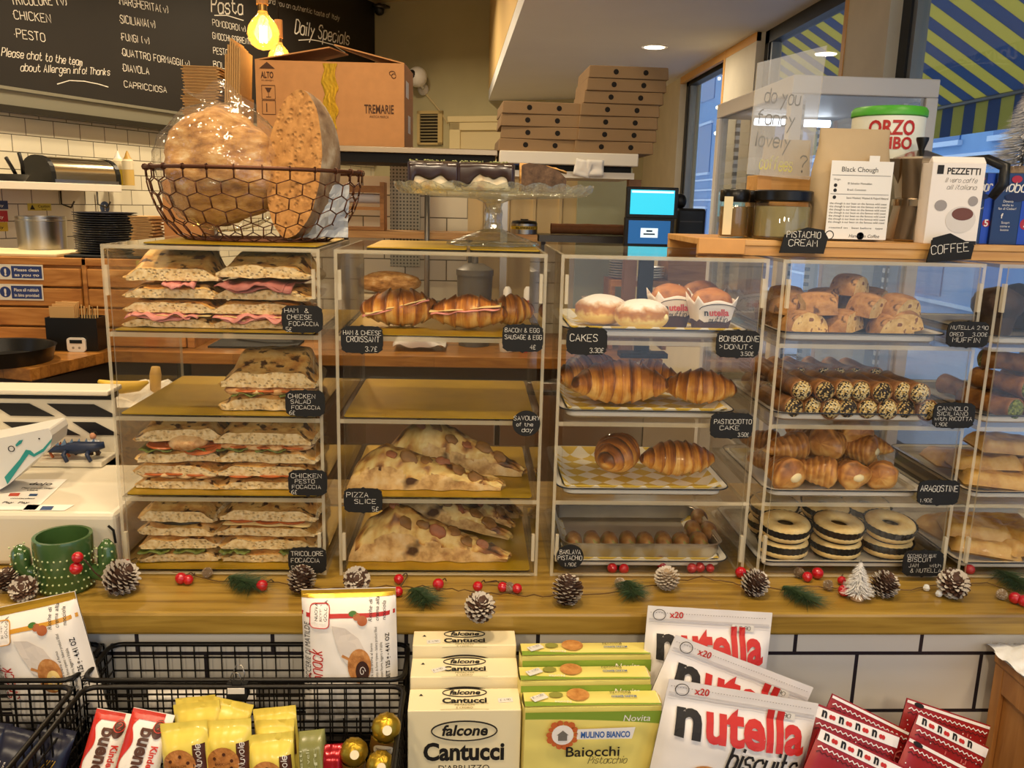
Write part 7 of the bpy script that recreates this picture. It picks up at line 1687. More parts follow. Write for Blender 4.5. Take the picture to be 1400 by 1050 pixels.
class Bag:
    def __init__(s, name, label, cat, TL, TR, down, h, d, m, group=None, seal=.06, pw=4, wr=.0012, body='bag', seed=1):
        M, s.w, h = P2(TL, TR, down, h, .6575 if TL.x > .45 else .7095); s.h, s.d, s.seal, s.pw = h, d, seal, pw
        s.t = T(name, label, cat, group=group); s.t.matrix_world = M
        b = MB(); s.wr = wr; s.seed = seed
        b.grid(lambda u, v: s.p((u-.5)*s.w, v*h), 26, 30)
        b.grid(lambda u, v: (lambda q: (q[0], -q[1]+.0006, q[2]))(s.p((.5-u)*s.w, v*h)), 26, 30)
        b.build(body, m, s.t, True)
    def p(s, x, z, off=0):
        e = min(z, s.h-z)/s.h; g = min(1, max(0, (e-s.seal)/.22)); g = g*(2-g)
        k = max(0, 1-abs(2*x/s.w)**s.pw)
        y = -s.d/2*g*k**.7-.0005
        y += s.wr*(nz(x*55, z*40, s.seed)*.9+.5*nz(x*130, z*60, s.seed+4))*(1 if k > .03 else 0)
        return Vector((x, y-off, z))
    def dec(s, name, m, fn, off=.0011):
        b = MB(); fn(b); o = MB()
        st = [(tuple(b.v[f[0]]), tuple(b.v[f[i]]), tuple(b.v[f[i+1]])) for f in b.f for i in range(1, len(f)-1)]
        while st:
            a, c, e = st.pop(); L = sorted(((math.dist(a, c), a, c, e), (math.dist(c, e), c, e, a), (math.dist(e, a), e, a, c)))[2]
            if L[0] > .013: mid = tuple((p+q)/2 for p, q in zip(L[1], L[2])); st += [(L[1], mid, L[3]), (mid, L[2], L[3])]
            else: o.add([s.p(v[0], v[1], off+v[2]) for v in (a, c, e)], [(0, 1, 2)])
        return o.build(name, m, s.t)
    def rect(s, name, m, x0, x1, z0, z1, off=.0007, n=14):
        return s.dec(name, m, lambda b: b.grid(lambda u, v: (x0+(x1-x0)*u, z0+(z1-z0)*v, 0), n, n), off)
def disc(b, x, z, r, sy=1, dz=0, n=24, rings=3, r0=0):
    for k in range(rings):
        a, c = r0+(r-r0)*k/rings, r0+(r-r0)*(k+1)/rings
        b.add([(x+q*math.cos(2*PI*i/n), z+q*sy*math.sin(2*PI*i/n), dz) for q in (a, c) for i in range(n)], [(i, n+i, n+(i+1) % n, (i+1) % n) for i in range(n)])
    return b
def vtext(b, s, x, z, size, ang, width=None, bold=.012, shear=0, align='LEFT'): b.text(s, TM(x, z, 0, 0, 0, ang), size, bold=bold, width=width, shear=shear, align=align)
pkw = mat('pack white', '#ece6df', .35); pkc = mat('pack cream', '#ead9a6', .4); goldf = mat('gold seal', '#d2a73a', .3, .6); past = blotch('printed pastry', [(.3, '#8a4e20'), (.6, '#c5874a'), (.8, '#dbae74')], 60, .5); darkp = mat('print dark', '#3a2119', .5)
def snackbag(label, TL, TR, accent, filling, Y):
    g = Bag('snack_bag', label, 'snack bag', TL, TR, (0, -.10, -1), .195, .05, pkw, 'white snack bags', seal=.03, seed=int(TL.x*100)); w, h = g.w, g.h
    g.rect('gold_seal', goldf, -w/2, w/2, h*.945, h*.998, .0009); g.rect('accent_band', accent, -w/2, w*.49, h*.82, h*.85)
    g.dec('logo_panel', pkw, lambda b: b.prism(rrect(.028, .032, .006, 3, -w*.29, h*.835), 0, .0004), .0012); g.dec('logo_outline', accent, lambda b: b.tube([(x, y, .001) for x, y in rrect(.028, .032, .006, 3, -w*.29, h*.835)], .0007, 4, closed=True), .0014)
    def tx(b):
        vtext(b, 'PASTICCERIE DI MATILDE', -w*.40, h*.26, .0125, PI/2, h*.52, .0)
        vtext(b, 'NET 125 g - 4.41 OZ', w*.43, h*.33, .0075, PI/2, h*.36, .02)
        for i, s in enumerate(('snack con crema al forno', 'prodotto da forno ripieno - bakery product filled', 'croissant fourre, leggero e friabile')): vtext(b, s, w*(.26+.05*i), h*.33, .0052, PI/2, h*(.30 if i != 1 else .42), 0)
        vtext(b, 'NUOVA', -w*.31, h*.80, .0065, PI/2, None, 0); vtext(b, 'RICETTA', -w*.26, h*.80, .0055, PI/2, None, 0); vtext(b, 'GOLOSA', -w*.21, h*.80, .0065, PI/2, None, 0)
        for i, s in enumerate(('Ricche di', 'crema alla', 'nocciola')): vtext(b, s, w*(.26+.07*i), h*.79, .0075, PI/2, None, 0, .3)
    g.dec('lettering', blk, tx, .0016)
    g.dec('snack_lettering', mat('logo red'), lambda b: b.chalk('Snack', TM(-w*.27, h*.345, 0, 0, 0, PI/2), .020, width=h*.24, w=.0018, slant=.2), .0016)
    pc = [(-.16*w, .77*h), (-.02*w, .75*h), (.12*w, .67*h), (.20*w, .55*h), (.22*w, .46*h), (.02*w, .46*h), (-.06*w, .52*h), (-.12*w, .64*h)]
    g.dec('printed_wrap', mat('print pale', '#d9cfc6', .5), lambda b: b.add([(x, z, 0) for x, z in pc], [tuple(range(len(pc)-1, -1, -1))]), .0015)
    g.dec('printed_pastry', past, lambda b: disc(b, .12*w, .465*h, .0165, 1.55), .0022); g.dec('printed_filling', filling, lambda b: disc(b, .15*w, .425*h, .0095, 1.6), .0028)
    g.dec('printed_swirl', mat('print pale'), lambda b: b.ribbon([(.15*w+.0045*math.cos(k*.7)*(1-k/14), .425*h+.008*math.sin(k*.7)*(1-k/14)) for k in range(12)], .0011, TM(0, 0, 0)), .0034); g.dec('printed_crust', past, lambda b: [b.ribbon([(-.06*w+q*.012, (.545-.02*q)*h), (.06*w+q*.012, (.50-.02*q)*h), (.18*w, (.53-.03*q)*h)], .004, TM(0, 0, 0)) for q in range(2)], .0019); g.dec('printed_nuts', mat('print nut', '#a4582c', .5), lambda b: [disc(b, .16*w, .80*h, .007), disc(b, .10*w, .83*h, .005)], .0016); g.dec('printed_leaf', mat('leaf green'), lambda b: [disc(b, .06*w, .85*h, .006, .6)], .0016)
Yb = -.165
snackbag('white snack bag with red band, standing in the rear wire basket', aty(412, 806, Yb), aty(541, 803, Yb), mat('logo red'), darkp, Yb)
snackbag('white snack bag with gold band at the left frame edge', aty(-22, 835, Yb), aty(102, 808, Yb), mat('band gold', '#c9912e', .4), mat('print custard', '#e3c47c', .5), Yb)
g = Bag('snack_bag', 'white snack bag lying low at the back of the front wire basket', 'snack bag', aty(195, 950, -.215)+Vector((0, .02, 0)), aty(345, 950, -.215)+Vector((0, .02, 0)), (0, -.15, -1), .12, .02, pkw, 'white snack bags'); g.dec('red_mark', mat('logo red'), lambda b: disc(b, .04, .10, .008), .001)
# boxes of almond biscuits
ccr = mat('carton cream', '#eadcb4', .5, nz=.03, nscale=8); olive = mat('olive ink', '#7a7434', .6); grst = mat('sticker', '#dcd9d2', .6)
def oval(b, x, z, rx, rz, mi=0, th=None):
    b.tube([(x+rx*math.cos(2*PI*i/40), z+rz*math.sin(2*PI*i/40), .0002) for i in range(40)], th or rz*.07, 4, mi, closed=True)
tops = [(557, 713, 971, -.295, 562, 712, 925, -.240), (564, 706, 925, -.236, 567, 703, 882, -.183), (569, 701, 882, -.180, 571, 698, 843, -.134)]
for i, (a0, a1, ya_, Ya, b0, b1, yb_, Yb2) in enumerate(tops):
    A0, A1 = aty(a0, ya_, Ya), aty(a1, ya_, Ya); w = .150; d = Yb2-Ya-.003; zt = (A0.z+A1.z)/2; cxx = (A0.x+A1.x)/2; H_ = zt-.656
    t = T('biscuit_carton', 'cream carton of almond biscuits, %s of the row of three' % ('nearest', 'middle', 'rearmost')[i], 'box', (cxx, Ya, .6558), rot=(0, 0, .012), group='cream cartons of almond biscuits')
    MB().box(-w/2, w/2, 0, d, 0, H_).build('carton', ccr, t, bevel=.0012)
    def face(M, sc, top):
        m = MB(); o_ = MB(); k = MB()
        tmp = MB(); oval(tmp, 0, 0, .030*sc, .010*sc); 
        m.add(tmp.v, tmp.f, 0, M @ TM(0, .0 if top else 0, 0))
        m.text('falcone', M @ TM(0, -.0045*sc, .0003), .015*sc, bold=.03, shear=.2, width=.042*sc)
        m.text('Cantucci', M @ TM(0, (-.0245 if top else -.043)*(sc if top else 1), .0003), (.0165 if top else .036), bold=.035, width=(.060 if top else .108))
        if not top: m.text("D'ABRUZZO", M @ TM(0, -.060, .0003), .013, bold=0, width=.068)
        m.build('lettering', blk, t)
        if top:
            k.text('PISTACCHI', M @ TM(0, -.0315, .0003), .0055, bold=0).text('E CEDRO', M @ TM(0, -.0375, .0003), .0055, bold=0)
            k.ribbon([(-.032+.004*q, -.0262-.0012*math.sin(PI*q/16)) for q in range(17)], .0006, M @ TM(0, 0, .0003)); k.ribbon([(-.032+.004*q, -.040+.0010*math.sin(PI*q/16)) for q in range(17)], .0006, M @ TM(0, 0, .0003)); k.build('small_print', olive, t)
    face(TM(0, -.0005, H_-.030, PI/2), 1.45, False)
    face(TM(0, d-.011, H_+.0006), 1.0, True)
    sx_, sy_, sr = ((.055, .022, .1), (-.036, .018, .45), (-.045, .010, .12))[i]; o_ = MB().box(-.010, .010, -.005, .005, 0, .0005).build('price_sticker', grst, t); o_.location = (sx_, sy_, H_+.0005); o_.rotation_euler = (0, 0, sr)
    MB().chalk('$ 4.90', TM(sx_-.007, sy_-.002-.007*sr, H_+.0012, 0, 0, sr), .004, width=.014).build('sticker_lettering', blk, t)
    MB().add([(-.062, d-.018, H_+.0006), (-.056, d-.018, H_+.0006), (-.059, d-.013, H_+.0006)], [(0, 1, 2)]).build('recycling_mark', blk, t)
# yellow biscuit packs
yel = mat('pack yellow', '#e6d678', .32, coat=.2); grn2 = mat('band green', '#7f9a34', .4); bl2 = mat('ribbon blue', '#2f62a8', .4); ckb = blotch('printed biscuit', [(.3, '#a0622a'), (.6, '#c98f4d'), (.8, '#d8a868')], 70, .5)
pt = [(718, 905, 967, -.300, 937, -.262), (712, 890, 931, -.256, 905, -.216), (714, 890, 897, -.210, 873, -.168)]
for i, (x0, x1, ya_, Ya, yb_, Yb2) in enumerate(pt):
    A0, A1 = aty(x0, ya_, Ya), aty(x1, ya_, Ya); w = A1.x-A0.x; d = .0375; zt = A0.z; H_ = zt-.656
    t = T('biscuit_pack', 'yellow pack of pistachio sandwich biscuits, %s of the row of three' % ('nearest', 'middle', 'rearmost')[i], 'biscuit pack', ((A0.x+A1.x)/2, Ya, .6558), rot=(0, 0, .02), group='yellow biscuit packs')
    m = MB(); m.grid(lambda u, v: (-w/2+w*u, -.004*math.sin(PI*u)*math.sin(PI*v)+nz(u*9, v*9, i)*.0015, H_*v), 20, 16); m.grid(lambda u, v: (-w/2+w*u, d*v, H_+.003*math.sin(PI*v)*math.sin(PI*u)), 20, 6)
    m.grid(lambda u, v: (-w/2-.003*math.sin(PI*u), d*(1-u), H_*v), 6, 10); m.grid(lambda u, v: (w/2+.003*math.sin(PI*u), d*u, H_*v), 6, 10); m.grid(lambda u, v: (w/2-w*u, d, H_*v), 4, 4)
    m.build('pack_film', yel, t, True, auto=50)
    m = MB(); m.add([(w/2, .004, H_), (w/2, d-.004, H_), (w/2+.006, d*.5+.008, H_-.010), (w/2+.007, d*.5, H_-.05), (w/2+.002, .008, H_-.06)], [(0, 4, 3, 2, 1)]); m.build('folded_end', pkw, t, solid=.0012)
    # front print
    M = TM(0, -.0062, 0, PI/2)
    b = MB(); b.grid(lambda u, v: (-w/2+w*u, -.0058, H_-.004-(.010+.009*u*u)*(1-v)+.001), 16, 3); b.grid(lambda u, v: (-w/2+w*u, .0005+(.004+.008*max(0, 1-2.4*u))*v, H_+.0022+.001*math.sin(PI*u)), 16, 2); b.build('green_band', grn2, t)
    b = MB().text('Novita', M @ TM(w*.31, H_-.0165, .0012), .013, bold=0, width=.036, shear=.15); b.text('Novita', TM(-w*.22, .010, H_+.0042, 0, 0, PI), .008, bold=0, width=.022); b.build('white_lettering', pkw, t)
    b = MB().text('Baiocchi', M @ TM(.0, H_-.068, .0012), .021, bold=.01, width=.072).text('Baiocchi', TM(w*.22, .030, H_+.0046, 0, 0, PI), .009, bold=0, width=.028).chalk('Pistacchio', M @ TM(-.006, H_-.079, .0012), .0105, width=.052, slant=.3, w=.0008); b.build('lettering', blk, t)
    b = MB(); b.add([(-.022, H_-.043, 0), (.052, H_-.043, 0), (.056, H_-.026, 0), (-.022, H_-.028, 0)], [(0, 1, 2, 3)], 0, M @ TM(0, 0, .0004)); b.build('white_ribbon', pkw, t)
    b = MB().text('MULINO BIANCO', M @ TM(.016, H_-.040, .0014), .0125, bold=.03, width=.066).text('MULINO BIANCO', TM(w*.24, .020, H_+.0046, 0, 0, PI), .007, bold=.02, width=.034); b.build('blue_lettering', bl2, t)
    b = MB(); disc(b, -.041, H_-.036, .0145); b.v = [M @ Vector((v.x, v.y, .0006)) for v in b.v]; b.build('round_badge', pkw, t)
    b = MB()
    for k in range(14): a = 2*PI*k/14; disc(b, -.041+.0175*math.cos(a), H_-.036+.0175*math.sin(a), .0034+.001*(k % 3), n=8, rings=1)
    b.v = [M @ Vector((v.x, v.y, .0004)) for v in b.v]; b.build('flower_wreath', mat('wreath', '#c2622f', .5), t)
    b = MB().box(-.047, -.035, H_-.044, H_-.036, 0, .0003, M=M @ TM(0, 0, .0009)); b.add([(-.049, H_-.036, .0003), (-.033, H_-.036, .0003), (-.041, H_-.029, .0003)], [(0, 1, 2)], 0, M @ TM(0, 0, .0009)); b.build('badge_house', mat('badge grey', '#6f6a62', .6), t)
    b = MB(); disc(b, -.035, H_-.108, .032, .55); disc(b, w*.0-.012, 0, .0001); b.v = [M @ Vector((v.x, v.y, .0008)) for v in b.v]; b2 = MB(); disc(b2, -.018, 0, .0155, .95); b.add([(v.x, .024+v.y, H_+.0044) for v in b2.v], b2.f); b.build('printed_biscuit', ckb, t)
    b = MB(); disc(b, .03, H_-.105, .022, .5); b.v = [M @ Vector((v.x, v.y, .0008)) for v in b.v]; b2 = MB(); disc(b2, -.048, 0, .0095, .7); b.add([(v.x, .024+v.y, H_+.0044) for v in b2.v], b2.f); b.build('printed_pistachio', mat('print pistachio', '#8b8a3e', .5), t)
    o_ = MB().box(-.011, .011, -.006, .006, 0, .0005).build('price_sticker', grst, t); o_.location = (-w*.39, .018, H_+.004); o_.rotation_euler = (0, 0, .5); MB().chalk('$ 4.20', TM(-w*.39-.008, .013, H_+.0055, 0, 0, .5), .004, width=.016).build('sticker_lettering', blk, t)
# white pouches of biscuits
pch = mat('pouch white', '#ddd8d6', .3, nz=.03, nscale=10)
for i, (tl, tr, Y, lb) in enumerate((((886, 828), (1056, 838), -.185, 'rearmost white pouch of chocolate filled biscuits'), ((924, 868), (1112, 940), -.245, 'middle white pouch of biscuits, tilted to the right'), ((915, 928), (1119, 962), -.305, 'nearest white pouch of biscuits with large red and black name'))):
    g = Bag('biscuit_pouch', lb, 'biscuit pouch', aty(tl[0], tl[1], Y), aty(tr[0], tr[1], Y), (0, -.12, -1), .235 if i else .245, .045, pch, 'white pouches of filled biscuits', seal=.13, wr=.0011, seed=i+3)
    w, h = g.w, g.h
    g.rect('zip_strip', mat('zip grey', '#c5c0bf', .4), -w/2+.003, w/2-.003, h*.918, h*.930, .0012); g.rect('zip_strip', mat('zip grey'), -w/2+.003, w/2-.003, h*.903, h*.907, .0012)
    g.dec('black_letter', blk, lambda b: b.text('n', TM(-w*.43, h*.715, 0), .066, bold=.035, align='LEFT', width=w*.165), .003)
    g.dec('red_letters', red, lambda b: b.text('utella', TM(-w*.235, h*.715, 0), .066, bold=.035, align='LEFT', width=w*.66), .003)
    g.dec('script_lettering', blk, lambda b: b.chalk('biscuits', TM(-w*.06, h*.575, 0), .030, width=w*.46, slant=.15, w=.0038), .003)
    g.dec('count_lettering', red, lambda b: b.text('x20', TM(-w*.32, h*.938, 0), .013, bold=.02, align='LEFT'), .0014)
    g.dec('round_mark', blk, lambda b: oval(b, -w*.405, h*.952, .009, .0078, th=.0005), .0012)
    g.dec('printed_biscuit', ckb, lambda b: [disc(b, -w*.18, h*.47, .026, .9), disc(b, w*.10, h*.45, .024, .9)], .003)
    g.rect('price_sticker', grst, w*.18, w*.36, h*.88, h*.92, .0020); g.dec('sticker_lettering', blk, lambda b: b.chalk('$ 5.90', TM(w*.20, h*.89, 0), .0055, width=w*.13, w=.0006), .0026)
    g.dec('perforation', mat('seam grey', '#9d9795', .5), lambda b: [b.add([(x, h*.962, 0), (x+.0018, h*.962, 0), (x+.0018, h*.966, 0), (x, h*.966, 0)], [(0, 1, 2, 3)]) for x in [(-w/2+.004+.004*k) for k in range(int((w-.008)/.004))]], .0009)
# flat red christmas packs
rpk = mat('pack red', '#93191a', .4, nz=.12, nscale=30); rph = mat('pack header', '#e4dedc', .4)
for i, (tl, tr, Y, hd, lb) in enumerate((((1122, 993), (1240, 1050), -.33, 1, 'front red patterned christmas pack beside the white pouch'), ((1118, 962), (1231, 1006), -.29, 1, 'red christmas pack with patterned header behind the front one'), ((1138, 948), (1310, 1033), -.25, 2, 'red christmas pack with plain white top edge'),
        ((1243, 1006), (1330, 1052), -.298, 0, 'plain headed red pack low beside the wooden cabinet'), ((1255, 974), (1352, 1022), -.27, 1, 'red christmas pack with knitted pattern header beside the wooden cabinet'), ((1240, 954), (1354, 992), -.20, 0, 'rearmost red pack leaning by the wooden cabinet'))):
    g = Bag('christmas_pack', lb, 'chocolate pack', aty(tl[0], tl[1], Y), aty(tr[0], tr[1], Y), (-.12, -.30, -1), .17, .012, rpk, 'flat red christmas packs', seal=.01, pw=10, wr=.0006, seed=i)
    w, h = g.w, g.h; z1, z0 = h*.985, h*(.90 if hd == 1 else .955)
    g.rect('header_strip', rph, -w/2+.001, w/2-.001, z0, z1, .0008)
    if hd == 1:
        g.dec('header_letters', blk, lambda b: [b.text('n', TM(-w/2+.012+.026*k, h*.925, 0), .016, bold=.05) for k in range(int((w-.01)/.026))], .0014)
        g.dec('hearts', red, lambda b: [[disc(b, -w/2+.024+.026*k+q, h*.942, .003, n=10, rings=1) for q in (-.002, .002)] for k in range(int((w-.02)/.026))], .0014)
    if hd == 0: g.dec('hang_mark', blk, lambda b: disc(b, -w*.36, h*.965, .008, .4), .0014)
    if hd == 2: pass
    g.dec('zigzag', rph, lambda b: b.ribbon([(-w/2+.004+.004*k, z0-.008+(.003 if k % 2 else 0)) for k in range(int((w-.008)/.004)+1)], .0016, TM(0, 0, 0)), .0012)
    g.dec('zigzag_dark', mat('zig dark', '#3a0f10', .6), lambda b: b.ribbon([(-w/2+.004+.004*k, z0-.014+(.003 if k % 2 else 0)) for k in range(int((w-.008)/.004)+1)], .0012, TM(0, 0, 0)), .0012)
    rr = random.Random(i); g.dec('snow_specks', rph, lambda b: [disc(b, rr.uniform(-w*.46, w*.46), rr.uniform(h*.3, h*.84), .0009, n=6, rings=1) for k in range(40)], .0012)
    g.dec('outline_lettering', mat('pale red', '#c7605a', .5), lambda b: b.chalk('nutella', TM(-w*.30, h*.60, 0), .03, width=w*.66, w=.002), .0012)
# bars and packs in the wire baskets
bwh, bred = pkw, mat('bar red', '#c5301f', .35); bbr = mat('bar brown', '#4a2413', .4)
for i, (tl, tr, dn, lb) in enumerate((((133, 968), (170, 977), (-.85, -.55, -1), 'white and red chocolate bar wrapper, left of the two'), ((183, 967), (226, 978), (-.75, -.55, -1), 'white and red chocolate bar wrapper, right of the two'))):
    Y = -.30-.02*i; g = Bag('chocolate_bar', lb, 'chocolate bar', aty(tl[0], tl[1], Y), aty(tr[0], tr[1], Y)+Vector((.012, 0, 0)), dn, .155, .022, bwh, 'white and red chocolate bars', seal=.03, seed=i+7); w, h = g.w, g.h
    g.dec('red_flame', bred, lambda b: b.grid(lambda u, v: (-w/2+(w*(.16+.09*math.sin(v*17+1))+(w*.30*max(0, 1-(1-v)*9)))*u, h*.02+h*.96*v, 0), 6, 40), .0009)
    g.rect('red_crimp', bred, -w/2, w/2*.6, h*.93, h*.998, .0012)
    g.dec('bar_name', bbr, lambda b: vtext(b, 'bueno', -.006, h*.88, .024, -PI/2, h*.36, .04), .0022)
    g.dec('maker_name', bred, lambda b: vtext(b, 'Kinder', w*.22, h*.76, .011, -PI/2, h*.20, .03), .0018)
    g.dec('printed_chocolate', bbr, lambda b: [disc(b, -.002, h*.24, .015, .8), disc(b, w*.25, h*.88, .007, 1.6)], .0018)
    g.dec('blue_mark', mat('ribbon blue'), lambda b: b.add([(w*.24, h*.31, 0), (w*.40, h*.31, 0), (w*.40, h*.38, 0), (w*.24, h*.38, 0)], [(0, 1, 2, 3)]), .0018)
    g.dec('price_ring', bred, lambda b: oval(b, w*.26, h*.90, .0065, .0065, th=.0006), .0022); g.dec('price_lettering', bred, lambda b: b.chalk('2', TM(w*.26-.002, h*.90-.003, 0), .007, w=.0008), .0022)
ycb = mat('cookie bag yellow', '#e0cb5a', .3, coat=.3); ckd = blotch('printed cookie', [(.3, '#8f5526'), (.6, '#b97a3a'), (.8, '#cf9c58')], 80, .5)
yb_ = [((219, 990), (283, 984), -.335, 'front left yellow cookie bag'), ((280, 986), (343, 982), -.33, 'second front yellow cookie bag'), ((337, 1006), (400, 1000), -.335, 'front right yellow cookie bag'),
       ((237, 966), (300, 958), -.285, 'middle row yellow cookie bag at left'), ((293, 954), (347, 966), -.28, 'tall yellow cookie bag in the middle row'), ((346, 972), (404, 966), -.285, 'middle row yellow cookie bag at right'), ((240, 957), (294, 952), -.25, 'rear yellow cookie bag at left'), ((350, 985), (402, 983), -.31, 'yellow cookie bag behind the front right one')]
for i, (tl, tr, Y, lb) in enumerate(yb_):
    g = Bag('cookie_bag', lb+' in the front wire basket', 'cookie bag', aty(tl[0], tl[1], Y), aty(tr[0], tr[1], Y), (0, -.22, -1), .105, .026, ycb, 'yellow cookie bags', seal=.09, wr=.0022, seed=i+2); w, h = g.w, g.h
    if i in (3, 4, 5, 6): g.t.location.z += .002
    g.dec('brown_label', bbr, lambda b: b.grid(lambda u, v: (w*.22+w*.24*u, h*.42+h*.34*v, 0), 6, 8), .0012); g.dec('label_script', pkw, lambda b: b.chalk('Nuvole', TM(w*.38, h*.46, 0, 0, 0, PI/2), .007, width=h*.3, w=.0008, slant=.2), .0020)
    g.dec('printed_cookie', ckd, lambda b: disc(b, -w*.08, h*.53, .0205), .0014)
    g.dec('cookie_dots', bbr, lambda b: [disc(b, -w*.08+.012*math.cos(k), h*.53+.012*math.sin(k), .0022, n=8, rings=1) for k in (0.3, 1.4, 2.5, 3.6, 4.7, 5.8)]+[b.text('BAIOCCHI', TM(-w*.08, h*.52, 0), .004, bold=0)], .002)
g = Bag('tissue_pack', 'olive green wrapped pack leaning beside the yellow cookie bags', 'pack', aty(408, 1000, -.33), aty(444, 996, -.33), (-.25, -.35, -1), .11, .03, mat('olive film', '#80804c', .25, nz=.15, nscale=30), seal=.0, pw=12, wr=.001); g.dec('pale_print', mat('print sage', '#b9bb98', .5), lambda b: [vtext(b, s, -.010+.009*k, .03, .006, PI/2, .06, 0) for k, s in enumerate(('fazzoletti', 'quattro veli', 'soft'))], .0014)
g = Bag('red_pack', 'small shiny red pack between green pack and gold chocolates', 'pack', aty(440, 1018, -.34), aty(470, 1016, -.34), (0, -.3, -1), .08, .03, mat('foil red', '#9c1522', .2, .4), wr=.0025, seal=.02)
foil = blotch('gold foil', [(.3, '#9a6f1e'), (.5, '#d2a43c'), (.75, '#f0d27c')], 90, .28, 4, 1.0, .004); foil.node_tree.nodes['Principled BSDF'].inputs['Metallic'].default_value = .85
lbl = mat('chocolate label', '#ead9b8', .45); fbr = mat('film brown', '#7a5320', .3)
for i, (px, py, Y, sc, n_, lb) in enumerate(((528, 995, -.33, 1, 3, 'long pack of gold foil chocolates standing at the right of the front basket'), (484, 1028, -.345, .95, 3, 'shorter pack of gold foil chocolates left of the long one'), (520, 1045, -.37, .9, 2, 'gold foil chocolates lying in front of the long pack'))):
    c_ = aty(px, py, Y); t = T('foil_chocolates', lb, 'chocolates', c_, group='gold foil chocolate packs', rot=(.35, .12, 0)); R = .0185*sc
    for k in range(n_): MB().ell((0, 0, -k*.034*sc), (R, R, R), 26, 16, fn=lambda d: 1+.09*nz(d.x*9, d.y*9, d.z*9+k+i)).build('foil_ball', foil, t, True)
    m = MB(); m.grid(lambda u, v: ((R*1.04)*math.cos(-PI/2-1.15+2.3*u), (R*1.04)*math.sin(-PI/2-1.15+2.3*u), -.036*sc+.030*sc*v), 14, 3); m.build('brown_wrap', fbr, t, True)
    b = MB(); disc(b, 0, 0, .0125*sc, 1.0); b.v = [Vector(((R*1.09)*math.cos(-PI/2+v.x/R), (R*1.09)*math.sin(-PI/2+v.x/R), -.021*sc+v.y)) for v in b.v]; b.build('oval_label', lbl, t)
    m = MB(); wrapt(m, 'FERRERO', -.019*sc, .005*sc, R*1.12, .0, R*1.05); wrapt(m, 'ROCHER', -.026*sc, .005*sc, R*1.12, .0, R*.95); m.build('lettering', bbr, t)
    MB().lathe([(0, .0), (.006*sc, 0)], 14, cap=False, M=TM(.002, -R*.74, R*.74, PI/4)).build('round_sticker', lbl, t)
nav = mat('navy pack', '#1a1c30', .3, nz=.15, nscale=25)
for i, (tl, tr, Y, dn, lb) in enumerate((((52, 990), (92, 1000), -.30, (-.6, -.5, -1), 'dark pack with a gold line drawing in the left front basket'), ((8, 990), (44, 1004), -.31, (-.6, -.5, -1), 'navy pack left of the gold printed one'), ((-30, 985), (5, 990), -.28, (-.4, -.5, -1), 'navy pack at the frame edge in the left front basket'))):
    g = Bag('chocolate_pack', lb, 'chocolate pack', aty(tl[0], tl[1], Y), aty(tr[0], tr[1], Y)+Vector((.012, 0, 0)), dn, .13, .02, nav, 'dark chocolate packs', seed=i); w, h = g.w, g.h
    if i == 0: g.dec('gold_drawing', goldf, lambda b: [b.ribbon([(-.010+.006*k, h*.45), (-.004+.004*k, h*.6), (.004+.003*k, h*.72)], .0010, TM(0, 0, 0)) for k in range(4)]+[b.ribbon([(-.012, h*.5), (.012, h*.55)], .001, TM(0, 0, 0))], .0014)
    else: g.dec('white_print', pkw, lambda b: [vtext(b, 'cacao fondente extra', -.008+.006*k, h*.2, .004, PI/2, h*.5, 0) for k in range(2)], .0014)
g.dec('red_foot', bred, lambda b: b.grid(lambda u, v: (-g.w/2+g.w*u, .004+.02*v, 0), 4, 3), .001)
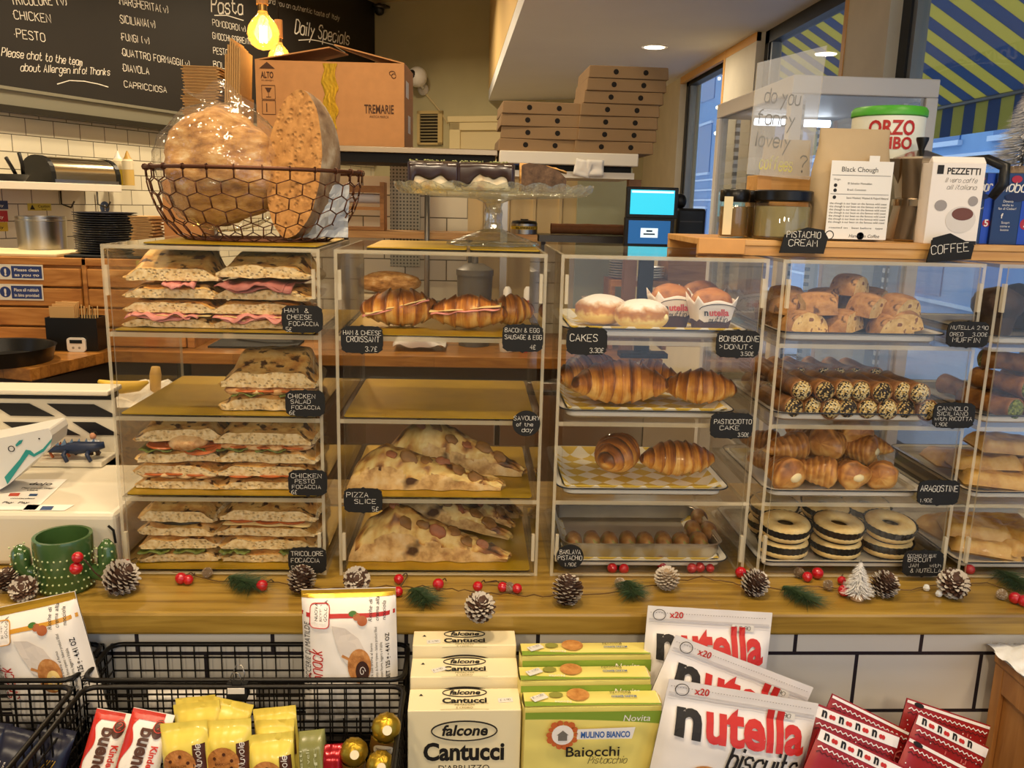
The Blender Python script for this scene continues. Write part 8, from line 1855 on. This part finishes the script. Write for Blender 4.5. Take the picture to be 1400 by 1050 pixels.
# binder clip on the rims
v = aty(326, 938, YR-.004); t = T('binder_clip', 'black binder clip with wire handles clipped to the basket rims', 'binder clip', (v.x, v.y-.003, v.z))
m = MB(); m.prism([(-.010, -.014), (.010, -.014), (.005, .008), (-.005, .008)], -.014, .014, 0, Matrix(((0, 0, 1, 0), (1, 0, 0, 0), (0, 1, 0, 0), (0, 0, 0, 1)))); m.build('clip_body', blackm, t)
for s in (1, -1): MB().tube([(-.006, s*.004, .006), (-.008, s*.008, .016), (-.004, s*.010, .028), (.004, s*.010, .028), (.008, s*.008, .016), (.006, s*.004, .006)], .0009, 5).build('wire_handle', steel, t, True)
MB().box(-.011, .012, -.012, -.0105, -.003, .005).build('paper_tag', paperw, t)
# wooden cabinet with fake snow at the right
zt = aty(1362, 890, -.125).z; x0 = aty(1363, 890, -.125).x; yb0, yf0 = -.125, -.55
t = T('wooden_cabinet', 'wooden cabinet with framed side panel at the lower right corner', 'cabinet', (0, 0, 0)); cw = wood('cabinet oak', ('#9a6430', '#b67d42', '#c58e52'), (12, 12, 1.5), .45)
MB().box(x0+.008, x0+.30, yf0, yb0, 0, zt-.0185).build('carcass', cw, t); MB().box(x0, x0+.0075, yb0-.022, yb0, 0, zt-.0185).box(x0, x0+.0075, yf0, yb0-.0225, zt-.06, zt-.0185).box(x0, x0+.0075, yf0, yf0+.03, 0, zt-.061).build('side_frame', cw, t, bevel=.0015); MB().box(x0-.003, x0+.31, yf0-.004, yb0+.001, zt-.018, zt).build('top', cw, t, bevel=.003)
t = T('fake_snow', 'white fluffy fake snow blanket lying on the wooden cabinet', 'fake snow', (x0, yf0, zt+.0005)); m = MB(); dd = yb0-yf0
m.grid(lambda u, v: (-.010+.3*u+nz(v*19, 3, 1)*.008*(1-u), -.006+(dd+.02)*v+nz(u*14, 1, 3)*.008, .004+.016*min(1, u*6)*min(1, (1-v)*9)+nz(u*22, v*26, 2)*.005+nz(u*60, v*60, 2)*.002), 70, 70); m.grid(lambda u, v: (-.008+.3*(1-u), -.004+dd*v, .0005), 2, 2); m.build('snow_blanket', mat('snow', '#eef0f4', .9), t, True)
rr = random.Random(5); m = MB()
for k in range(420):
    a = Vector((rr.uniform(-.012, .10), rr.uniform(dd-.25, dd+.014), rr.uniform(.004, .020))); d_ = Vector((rr.uniform(-1, 1), rr.uniform(-1, 1), rr.uniform(-.2, 1)))*.008; s = d_.cross(Vector((.3, .5, .8))).normalized()*.0003; m.add([a-s, a+s, a+d_], [(0, 1, 2)])
setp(m.build('snow_fibres', mat('snow'), t), kind='stuff')
